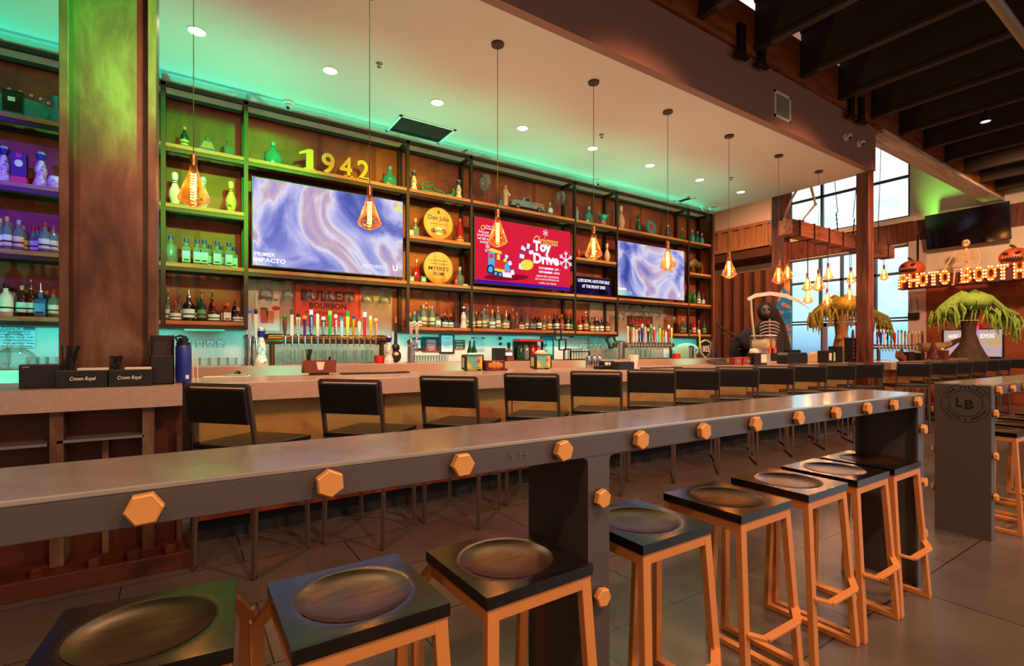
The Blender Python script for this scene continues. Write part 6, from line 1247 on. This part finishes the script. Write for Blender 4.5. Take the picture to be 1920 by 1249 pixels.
for i, px_ in enumerate((1390, 1428, 1596, 1615)):
    x_, z_ = PY(px_, {1390: 100, 1428: 118, 1596: 215, 1615: 225}[px_], 3.55); t = thing('beam_bracket', 'dark steel beam bracket, %s from the left on long beam' % ORD[i], 'bracket', (x_, 3.55, z_), 0, 'steel brackets on the long beam'); MB().box(-.06, .06, -.03, .025, -.05, .35).box(-.12, .12, -.035, .025, -.06, -.02).build('bracket_body', M_frame, t, bevel=.004)

# ------------------------------------------------------------------ far decorations
def skeleton(t, sc, pose):
    j = {k: Vector(v)*sc for k, v in pose.items()}; B = lambda *ks: [j[k] for k in ks]
    MB().sphere(j['head'], (.075*sc, .09*sc, .095*sc), 14).sphere(j['head']+Vector((-.02, 0, -.07))*sc, (.05*sc, .055*sc, .045*sc), 10).build('skull', M_bone, t, smooth=True)
    b = MB(); f = Vector(pose.get('_face', (-1, 0, 0)))
    sd = f.cross(Vector((0, 0, 1))).normalized()
    for s_ in (-1, 1): b.sphere(j['head']+f*.072*sc+sd*s_*.032*sc, .02*sc, 8)
    b.build('eye_sockets', M_black, t, smooth=True)
    MB().path(B('neck', 'chest', 'waist', 'hip'), .03*sc, 8).build('spine', M_bone, t, smooth=True)
    b = MB(); c = j['chest']
    for k in range(6):
        z = (.11-k*.05)*sc; w = (.12+.02*min(k, 3))*sc
        for s_ in (-1, 1): b.path([c+Vector((0, 0, z)), c+sd*s_*w+f*.02*sc+Vector((0, 0, z-.01*sc)), c+sd*s_*w*.8+f*.11*sc+Vector((0, 0, z-.03*sc)), c+f*.12*sc+Vector((0, 0, z-.02*sc))], .014*sc, 5)
    b.path([j['ls'], j['rs']], .013*sc, 6); b.build('rib_cage', M_bone, t, smooth=True)
    MB().sphere(j['hip'], (.07*sc, .14*sc, .07*sc), 10).build('pelvis', M_bone, t, smooth=True)
    for a, b_, c_ in (('ls', 'le', 'lh'), ('rs', 're', 'rh')):
        m = MB(); m.path([j[a], j[b_]], [.026*sc, .02*sc], 7).path([j[b_], j[c_]], [.022*sc, .017*sc], 7).sphere(j[b_], .024*sc, 8)
        for q in range(4): m.path([j[c_], j[c_]+Vector((0, (q-1.5)*.02, -.09))*sc], [.008*sc, .006*sc], 5)
        m.path([j[c_], j[c_]+Vector((-.03, .045, -.045))*sc], [.008*sc, .006*sc], 5); m.build('arm_bones', M_bone, t, smooth=True)
    for a, b_, c_ in (('lt', 'lk', 'lf'), ('rt', 'rk', 'rf')):
        m = MB(); m.path([j[a], j[b_]], [.028*sc, .022*sc], 8).path([j[b_], j[c_]], [.022*sc, .014*sc], 8).sphere(j[b_], .034*sc, 8).sphere(j[a], .032*sc, 8).path([j[c_], j[c_]+f*.15*sc+Vector((0, 0, -.02))*sc], [.022*sc, .012*sc], 6); m.build('leg_bones', M_bone, t, smooth=True)
# booth sign
XS = 15.9
y0_, z0_ = PX(1682, 553, XS); y1_, z1_ = PX(1925, 500, XS); zL = EYE+ (655-545)/935*XS/ray(1682, 0)[0]
zs0 = PX(1690, 541, XS)[1]; zs1 = PX(1690, 515, XS)[1]
t = thing('booth_sign', 'glowing PHOTO BOOTH marquee letters on a dark timber box', 'sign', (XS, (y0_+y1_)/2, zs0), world=True)
MB().box(XS+.06, XS+.36, y1_-.8, y0_, zs0-.02, zs1-.08).build('sign_box', mat('dark_red_box', '54241a', .6), t, bevel=.006)
MB().box(XS+.2, XS+.24, y0_-.4, y0_-.36, zs1-.08, EYE+3.0).build('hanger', M_frame, t); MB().box(XS+.36, FARX-.03, y0_-.9, y0_-.86, zs0+.05, zs0+.1).build('hanger', M_frame, t)
M_mq = mat('marquee_letter', 'ff7a20', .4, emit='ff6a18', es=.7); M_mb = glow('marquee_bulb', 'ffe8b0', 5)
MQ = None; lp = [1694, 1713, 1731, 1751, 1772, None, 1812, 1836, 1858, 1881, 1912]
S5 = {'P': ['1110', '1001', '1110', '1000', '1000'], 'H': ['1001', '1001', '1111', '1001', '1001'], 'O': ['0110', '1001', '1001', '1001', '0110'], 'T': ['1111', '0110', '0110', '0110', '0110'], 'B': ['1110', '1001', '1110', '1001', '1110']}
for chx, px_ in zip('PHOTO BOOTH', lp):
    if px_ is None: continue
    yc = PX(px_, 0, XS)[0]; zc_ = (zs0+zs1)/2; lh = zs1-zs0; lw_ = lh*.52
    b = textbm(chx, .3, .05, .03, fit=(lw_, lh)); b.xform(Matrix.Translation((XS, yc, zc_))@FACE['-x'].to_4x4()); o = b.build('marquee_letter', M_mq, t)
    g = S5[chx]
    for r_ in range(5):
        for c_2 in range(4):
            if g[r_][c_2] == '1':
                p_ = (XS-.04, yc+lw_*.44-lw_*.88*c_2/3, zc_+lh*.42-lh*.84*r_/4)
                if MQ is None: MQ = MB().sphere((0, 0, 0), .016, 6).build('bulb', M_mb, o); q_ = MQ
                else: q_ = MQ.copy(); COL.objects.link(q_); q_.parent = o
                q_.location = p_
spot('booth_glow', (XS-.8, PX(1800, 0, XS)[0], zs1+.9), (XS, PX(1800, 0, XS)[0], zs0), 40, 'ff9040', 120, .8, .1)
t = thing('skeleton', 'bone coloured skeleton sitting among the sign letters', 'skeleton', (XS+.15, PX(1808, 0, XS)[0], zs1-.07)); sc = .92
skeleton(t, sc, dict(head=(-.02, 0, .76), neck=(0, 0, .62), chest=(0, 0, .45), waist=(0, 0, .2), hip=(0, 0, .08), ls=(0, .22, .58), rs=(0, -.22, .58), le=(0, .36, .32), lh=(-.1, .45, .06), re=(0, -.28, .3), rh=(-.1, -.25, .08), lt=(0, .09, .06), rt=(0, -.09, .06), lk=(-.3, .16, .04), lf=(-.32, .18, -.36), rk=(-.3, -.03, .04), rf=(-.32, .03, -.32), _face=(-1, 0, 0)))
def pumpkin(px, lb_):
    yc = PX(px, 0, XS)[0]; t = thing('carved_pumpkin', lb_, 'pumpkin', (XS+.15, yc, zs1-.08)); b = MB(); R_ = .26; n = 40; m = 12; rings = []
    bm = b.bm
    for i in range(m+1):
        th = pi*i/m; rr = []
        for k in range(n): a = 2*pi*k/n; r = R_*sin(th)*(1+.06*abs(cos(a*5)))+.001; rr.append(bm.verts.new((r*cos(a), r*sin(a), R_*.86+R_*.86*cos(th))))
        rings.append(rr)
    for p, q in zip(rings, rings[1:]):
        for k in range(n): bm.faces.new((p[k], p[(k+1) % n], q[(k+1) % n], q[k]))
    b.build('pumpkin_body', patina('pumpkin_skin', [(.35, '9a3a1c'), (.55, 'c86030'), (.7, '7a2818')], (1, 1, 1), 5, metal=0), t, smooth=True)
    MB().path([(0, 0, R_*1.7), (0, .03, R_*1.9), (0, .08, R_*2.0)], [.04, .03, .03], 7).build('stem', mat('pumpkin_stem', '4a3a1c', .8), t, smooth=True)
    b = MB(); M_ = Matrix.Rotation(.3, 3, 'X')
    b.sphere((-R_*.96, 0, R_*.62), (.06, .2, .06), 10).sphere((-R_*.9, .1, R_*1.15), (.05, .06, .035), 8, Matrix.Rotation(.4, 3, 'X')).sphere((-R_*.9, -.1, R_*1.15), (.05, .06, .035), 8, Matrix.Rotation(-.4, 3, 'X')).build('carved_face', mat('pumpkin_inside', '3a0c14', .7), t, smooth=True)
    b = MB()
    for k in range(7): b.lathe([(.016, .03), (0, -.03)], (-R_*1.12, -.14+.047*k, R_*.62+.03), 5)
    b.build('teeth', mat('pumpkin_teeth', 'd8b080', .6), t)
pumpkin(1705, 'carved snarling pumpkin at the left end of booth sign'); pumpkin(1899, 'carved snarling pumpkin at the right end of booth sign')
# black television on far wall
Xt = 16.6; y0_, za = PX(1735, 405, Xt); _, zb_ = PX(1739, 468, Xt); y1_, _ = PX(1894, 400, Xt)
t = thing('television', 'large switched off black television hung high on far wall', 'television', (Xt, (y0_+y1_)/2, zb_), world=True)
MB().rbox((Xt+.05, (y0_+y1_)/2, (za+zb_)/2), (.06, y0_-y1_, za-zb_), Matrix.Rotation(radians(-10), 3, 'Y')).build('screen', mat('black_glossy_screen', '0c0a10', .08), t, bevel=.01); MB().box(Xt+.05, FARX-.03, (y0_+y1_)/2-.1, (y0_+y1_)/2+.1, (za+zb_)/2-.1, (za+zb_)/2+.1).build('wall_bracket', M_black, t)
# lower advertising screen
Xt = FARX-.09; y0_, za = PX(1770, 620, Xt); _, zb_ = PX(1772, 668, Xt); y1_, _ = PX(1879, 620, Xt)
t = thing('television', 'bright advertising screen behind the right drooping tree', 'television', (Xt, (y0_+y1_)/2, zb_), world=True)
MB().box(Xt, Xt+.05, y1_-.03, y0_+.03, zb_-.03, za+.03).build('bezel', M_black, t); MB().box(Xt-.004, Xt-.0005, y1_, y0_, zb_, za).build('screen', glow_noise('pale_advert', [(.35, '8a90d8'), (.5, 'c8b0b8'), (.65, 'd8b070')], .8, 1.2), t)
text(t, 'HAVING A BLAST', (Xt-.006, y0_-(y0_-y1_)*.28, za-.16), .1, M_g1, face='-x', fit=((y0_-y1_)*.4, .12), bold=.02); text(t, 'BOWLING', (Xt-.006, y1_+(y0_-y1_)*.24, za-.16), .1, M_g1, face='-x', fit=((y0_-y1_)*.24, .12), bold=.02)
y_, z_ = PX(1818, 614.5, FARX-.1); t = thing('neon_sign', 'small red neon word glowing above advertising screen', 'sign', (FARX-.1, y_, z_), world=True); text(t, 'TAPS', (FARX-.1, y_, z_), .1, glow('neon_red', 'ff2040', 6), face='-x', fit=(.36, .1), bold=.03, ext=.01)
MB().box(FARX-.088, FARX-.03, y_-.2, y_+.2, z_-.06, z_+.06).build('backing', mat('dark_red_box'), t); point('neon_light', (FARX-.35, y_, z_+.05), 5, 'ff1838', .05)
# camera picture and tall handle on pillar
y_, z_ = PX(1714, 592, FARX-.12); t = thing('hanging_camera', 'black camera ornament hanging on the pale pillar', 'ornament', (FARX-.15, y_, z_)); MB().box(-.03, .03, -.13, .13, -.1, .08).build('camera_body', M_black, t, bevel=.01); MB().path([(0, -.1, .08), (0, -.06, .5), (0, .06, .5), (0, .1, .08)], .008, 5).build('strap', M_black, t); MB().lathe([(.06, 0), (.06, .05)], (-.03, 0, 0), 12, 1, Matrix.Rotation(-pi/2, 3, 'Y')).build('lens', M_frame, t)
# drooping trees
M_bark = patina('tree_bark', [(.3, '20140c'), (.5, '3e2818'), (.65, '4a3420'), (.8, '16100a')], (3, 3, .7), 4, metal=0, rough=(.7, .9), bump=.5)
M_bark2 = patina('pale_tree_bark', [(.3, '6a4a30'), (.5, '9a7048'), (.65, 'b08a5c'), (.8, '4a3420')], (3, 3, .7), 4, metal=0, rough=(.7, .9), bump=.5)
M_moss = patina('green_moss_cloth', [(.3, '4a6a24'), (.5, '8aa840'), (.7, '5a8a34')], (2, 2, 2), 8, metal=0, rough=(.8, .95), bump=.4)
def tree(X, Y, px, s, H_, label, bark, moss, spread=1.):
    t = thing('drooping_tree', label, 'decorative tree', (X, Y, CT)); g = Vector((RX, RY, 0)); up = Vector((0, 0, 1))
    P = lambda a, z: g*a*s+up*z*s
    MB().path([P(.0, 0), P(0, .10), P(.02, .32), P(.0, .58), P(0, .88), P(.02, 1.1), P(.04, 1.3)], [.38*s, .31*s, .19*s, .125*s, .15*s, .19*s, .22*s], 14).build('trunk', bark, t, smooth=True)
    MB().path([P(.0, 1.15), P(-.25, 1.28), P(-.52, 1.12), P(-.72*spread, .95)], [.18*s, .12*s, .08*s, .05*s], 8).path([P(.05, 1.2), P(.4, 1.25), P(.72, 1.02), P(1.15*spread, .92)], [.2*s, .14*s, .09*s, .05*s], 8).build('branches', bark, t, smooth=True)
    MB().sphere(P(.04, 1.28), (.42*s, .36*s, .22*s), 16).path([P(-.1, 1.38), P(-.35, 1.28), P(-.6, 1.12), P(-.75*spread, 1.0)], [.18*s, .14*s, .10*s, .05*s], 8).path([P(.1, 1.38), P(.4, 1.33), P(.75, 1.1), P(1.1*spread, 1.0)], [.2*s, .15*s, .10*s, .05*s], 8).build('moss_canopy', moss, t, smooth=True)
    b = MB(); random.seed(int(X*10))
    for k in range(190):
        a = random.uniform(-.78*spread, 1.15*spread); zt_ = 1.42-.42*abs(a)-random.uniform(0, .12); L = random.uniform(.16, .5); o_ = Vector((random.uniform(-.24, .05), random.uniform(-.24, .1), 0))*(1.25-abs(a)*.7)
        if abs(a) < .2 and k % 3: L *= .5
        b.path([P(a, zt_)+o_*.6, P(a+random.uniform(-.03, .03), zt_-L*.5)+o_, P(a+random.uniform(-.05, .05), zt_-L)+o_], [.02*s, .02*s, .009*s], 4, .4)
    b.build('moss_strands', moss, t)
    MB().path([P(-.72*spread, 1.0), P(-.75*spread, .85), P(-.73*spread, .74)], [.07*s, .06*s, .03*s], 7).build('branch_hand', mat('straw_fringe', 'b07a50', .8), t, smooth=True)
    b = MB(); b.lathe([(.15*s, .86*s), (.163*s, .865*s), (.15*s, .88*s)], (0, 0, 0), 16); b.build('rope_band', M_bone, t)
    return t
tree(12.55, 5.35, 1555, .95, 0, 'pale barked drooping tree before the tall window', M_bark2, patina('olive_moss_cloth', [(.3, '6a6424'), (.5, 'a09440'), (.7, '6a7a30')], (2, 2, 2), 8, metal=0, rough=(.8, .95), bump=.4))
bt_ = PX(1836, 672, 14.5); tree(14.5, 3.83-.2, 1836, .98, 0, 'dark barked drooping tree with green moss at the right', M_bark, M_moss, 1.0)
t = thing('straw_bedding', 'loose straw strewn around the right tree base', 'straw', (14.5, 3.7, CT)); t['kind'] = 'stuff'
b = MB(); random.seed(5)
for k in range(420):
    a = random.uniform(-.95, .95); c_ = random.uniform(-.22, .45); d_ = random.uniform(0, pi); b.bar((a, c_, .006+random.uniform(0, .03)), (a+.1*cos(d_), c_+.1*sin(d_), .006+random.uniform(0, .03)), .004)
b.build('straw', mat('straw_fringe'), t); kids(t)[0]['kind'] = 'stuff'
# curved branches behind
t = thing('curved_branch', 'pale curved wooden branch reaching left from the right tree', 'branch', (12.9, 4.0, CT))
b = MB(); q = [PY(p_[0], p_[1], 4.0) for p_ in ((1722, 651), (1742, 652), (1762, 651), (1780, 646), (1798, 637), (1815, 636))]; b.path([(X_-12.9, 0, z_-CT) for X_, z_ in q], [.09, .1, .1, .07, .05, .04], 8); b.tube((q[1][0]-12.9, 0, 0), (q[1][0]-12.9, 0, q[1][1]-CT), .03); b.build('branch_wood', M_bark2, t, smooth=True)
t = thing('curved_branch', 'pale curved branch right of the window tree trunk', 'branch', (XP(1590, 5.3), 5.3, CT)); x0 = t.location.x
q = [PY(p_[0], p_[1], 5.3) for p_ in ((1570, 633), (1580, 634), (1592, 640), (1602, 647), (1612, 649))]; MB().path([(X_-x0, 0, z_-CT) for X_, z_ in q], [.05, .06, .07, .07, .06], 8).tube((q[2][0]-x0, 0, 0), (q[2][0]-x0, 0, q[2][1]-CT), .025).build('branch_wood', M_bark2, t, smooth=True)
def onr(px, name, label, cat): return thing(name, label, cat, (XP(px, 3.78), 3.78, CT))
# tap tower on right counter (behind)
Xr = 13.2
t = thing('beer_tap_tower', 'far row of colourful beer taps right of the timber post', 'beer taps', (XP(1690, 4.05), 4.1, CT), world=True); xs0 = XP(1643, 4.1); xs1 = XP(1732, 4.1); pz = EYE+.0
MB().tube((xs0-.1, 4.1, 1.36), (xs1+.1, 4.1, 1.36), .045, seg=14).build('tap_pipe', M_brass, t, smooth=True)
for a in (xs0+.1, (xs0+xs1)/2, xs1-.05): MB().tube((a, 4.1, CT), (a, 4.1, 1.36), .03).build('pipe_leg', M_brass, t, smooth=True)
for i in range(14):
    X = XP(1645+i*6.5, 4.0); b = MB(); faucet(b, X, 4.07, 1.36); b.build('faucet', M_chrome, t, smooth=True); handle_(t, X, 4.0, 1.39, i+3, .30)
t = onr(1750, 'tinsel_tree', 'little dark red tinsel christmas tree on right counter', 'christmas tree'); t.scale = (.7, .7, .9); b = MB(); random.seed(9)
b.lathe([(.16, .03), (.1, .2), (.05, .36), (0, .5)], seg=12)
for k in range(120): z = random.uniform(.02, .46); r = .17*(1-z/.5); a = random.uniform(0, 2*pi); b.bar((r*cos(a)*.6, r*sin(a)*.6, z), (r*cos(a)*1.25, r*sin(a)*1.25, z-.02), .008)
b.build('tinsel', patina('dark_red_tinsel', [(.3, '3a1418'), (.6, '8a4a50'), (.8, 'b09090')], (1, 1, 1), 40, metal=.4), t)
t = onr(1703, 'menu_holder', 'black and tan boxes grouped on right counter near taps', 'caddy'); MB().box(-.15, .15, -.06, .06, 0, .17).build('box_body', M_black, t, bevel=.006); MB().rbox((-.35, 0, .08), (.3, .08, .12), Matrix.Rotation(.35, 3, 'Y')).build('leaning_box', M_brownplastic, t)
t = onr(1724, 'napkin_dispenser', 'dark napkin box right of the grouped caddies', 'napkin dispenser'); MB().box(-.1, .1, -.06, .06, 0, .15).build('housing', M_black, t, bevel=.006)
t = onr(1768, 'napkin_dispenser', 'cream topped napkin box beside the tinsel tree', 'napkin dispenser'); MB().box(-.12, .12, -.07, .07, 0, .2).build('housing', M_brownplastic, t, bevel=.006); MB().sphere((-.05, 0, .21), (.05, .04, .04), 8).build('napkin_fan', M_paper, t)
# reaper
Xr, Yr = 8.86, 4.99; t = thing('reaper_figure', 'black robed grim reaper prop holding a long pale scythe', 'halloween figure', (Xr, Yr, 0)); g = Vector((RX, RY, 0)); d3 = Vector((-.8, -.6, 0)); up = Vector((0, 0, 1)); P = lambda a, z, c_=0: g*a+up*z+d3*c_
M_robe = mat('black_robe_cloth', '141012', .9, bump=.4, bscale=14)
MB().path([P(.05, 0), P(.05, .7), P(.03, 1.35), P(0, 1.75), P(-.02, 2.02)], [.42, .36, .27, .27, .14], 18).build('robe', M_robe, t, smooth=True)
MB().sphere(P(-.03, 2.21), (.17, .17, .2), 16).path([P(.0, 2.36, -.05), P(.08, 2.2, -.12), P(.2, 1.9, -.15), P(.3, 1.5, -.12), P(.42, 1.0, -.1)], [.09, .15, .17, .16, .14], 10).build('hood', M_robe, t, smooth=True)
MB().path([P(-.12, 1.82), P(-.4, 1.72), P(-.5, 1.62), P(-.3, 1.42, .25)], [.13, .16, .2, .05], 10).path([P(-.5, 1.66), P(-.7, 1.5), P(-.75, 1.35)], [.14, .08, .02], 8).build('sleeve', M_robe, t, smooth=True)
b = MB()
for k in range(14): x_ = -.75+k*.045; b.lathe([(.03, 1.45), (.01, 1.1-.1*(k % 3)), (0, 1.02-.1*(k % 3))], P(x_, 0), 5)
b.build('tattered_hem', M_robe, t)
MB().sphere(P(-.06, 2.22, .13), (.085, .085, .12), 14).build('skull', mat('grey_bone', '5a5258', .6), t, smooth=True); b = MB(); b.sphere(P(-.1, 2.25, .21), .028, 8).sphere(P(-.01, 2.25, .21), .028, 8).sphere(P(-.06, 2.14, .215), (.035, .03, .012), 8).build('eye_sockets', M_black, t, smooth=True)
b = MB()
for k in range(7):
    for s_ in (-1, 1): b.path([P(0, 2.0-k*.065, .27), P(s_*.1, 1.99-k*.065, .285), P(s_*.19, 1.95-k*.065, .23)], .017, 5)
b.path([P(0, 2.05, .24), P(0, 1.55, .28)], .018, 6); b.build('rib_cage', mat('grey_rib_bone', '8a8480', .6), t, smooth=True)
b = MB(); hx = P(-.28, 1.36, .34); b.sphere(hx, (.05, .05, .04), 8)
for k in range(4): b.path([hx+Vector((0, 0, .03-.022*k)), hx+P(-.05, .03-.022*k, .05), hx+P(.0, .02-.022*k, .085)], .012, 5)
b.path([hx+P(.03, .03, 0), hx+P(.02, .07, .05)], .012, 5); b.build('bony_hand', mat('grey_rib_bone'), t, smooth=True)
b = MB(); b.path([P(-.2, .9, .36), P(-.3, 1.5, .37), P(-.36, 2.1, .34), P(-.38, 2.46, .33)], .022, 8); b.build('scythe_pole', mat('pale_pole', 'b0a89a', .6), t, smooth=True)
pts_o = [(-.46, 2.45), (-.3, 2.54), (0, 2.58), (.3, 2.54), (.55, 2.43), (.78, 2.24)]; pts_i = [(.55, 2.37), (.3, 2.46), (0, 2.51), (-.28, 2.47), (-.42, 2.40)]
b = MB(); bm = b.bm; A = [bm.verts.new(P(a, z, .33)) for a, z in pts_o+pts_i]; B2 = [bm.verts.new(P(a, z, .355)) for a, z in pts_o+pts_i]; bm.faces.new(A); bm.faces.new(B2[::-1]); n = len(A)
for i in range(n): bm.faces.new((A[i], B2[i], B2[(i+1) % n], A[(i+1) % n]))
b.build('scythe_blade', mat('pale_blade', 'c8c4c0', .45), t)
t.scale = (.9, .9, .9)
t = thing('painted_board', 'tall blue and orange painted board leaning behind the reaper', 'board', (9.55, PX(1469, 0, 9.55)[0], 0)); MB().prism([(-.14, 0), (.14, 0), (.14, 2.1), (.09, 2.35), (0, 2.5), (-.09, 2.35), (-.14, 2.1)], -.02, .02, 'yz').build('board_body', patina('painted_swirl', [(.40, '2a80c8'), (.48, '3a9ad8'), (.54, 'e8a040'), (.6, 'd85a2c'), (.66, '2a70b8')], (1, 1, 1), 2.2, detail=1, metal=0, dist=2), t, bevel=.01)
# climbing skeleton on beam end
t = thing('skeleton', 'bone skeleton crouching on the left end of timber chandelier', 'skeleton', (bx0+.62, (by0+by1)/2, bz1))
skeleton(t, 1.0, dict(head=(.3, 0, 1.52), neck=(.25, 0, 1.4), chest=(.2, 0, 1.2), waist=(.16, 0, 1.0), hip=(.12, 0, .88), ls=(.2, .2, 1.35), rs=(.2, -.2, 1.35), le=(.25, .3, 1.1), lh=(.3, .3, .9), re=(.4, -.3, 1.15), rh=(.6, -.25, .95), lt=(.12, .08, .86), rt=(.12, -.08, .86), lk=(-.22, .1, .46), lf=(-.52, .08, .03), rk=(.32, -.1, .42), rf=(-.12, -.05, .03), _face=(-.7, -.7, 0)))
# staircase
sx_ = 13.6; t = thing('staircase', 'dark staircase with steel handrail against the ribbed wall', 'staircase', (sx_, 9, 0), world=True)
b = MB(); yA = PX(1405, 0, sx_)[0]
for k in range(14): b.box(sx_, sx_+1.2, yA+k*.3, yA+(k+1)*.3+.02, 0, .17*(k+1)+.0)
b.build('treads', mat('dark_stair', '1e1a1c', .6), t)
M_rail = mat('handrail_steel', '7a6a62', .3, .8)
b = MB(); b.tube((sx_-.03, yA-.1, 1.42), (sx_-.03, yA+4.2, 1.42+2.42), .03).tube((sx_-.03, yA-.1, 1.26), (sx_-.03, yA+4.2, 1.26+2.42), .018); b.build('handrail', M_rail, t, smooth=True)
for k in range(5): MB().tube((sx_-.03, yA+.05+k*.95, .05+k*.54), (sx_-.03, yA+.05+k*.95, 1.42+.09+k*.545), .02).build('baluster', M_rail, t)

# keep sub-parts of world-built things where they were modelled
bpy.context.view_layer.update()
for o in list(bpy.data.objects):
    if o.type == 'MESH' and o.parent is None and o.get('kind') is None and o.get('category') is None: print('LOOSE', o.name)
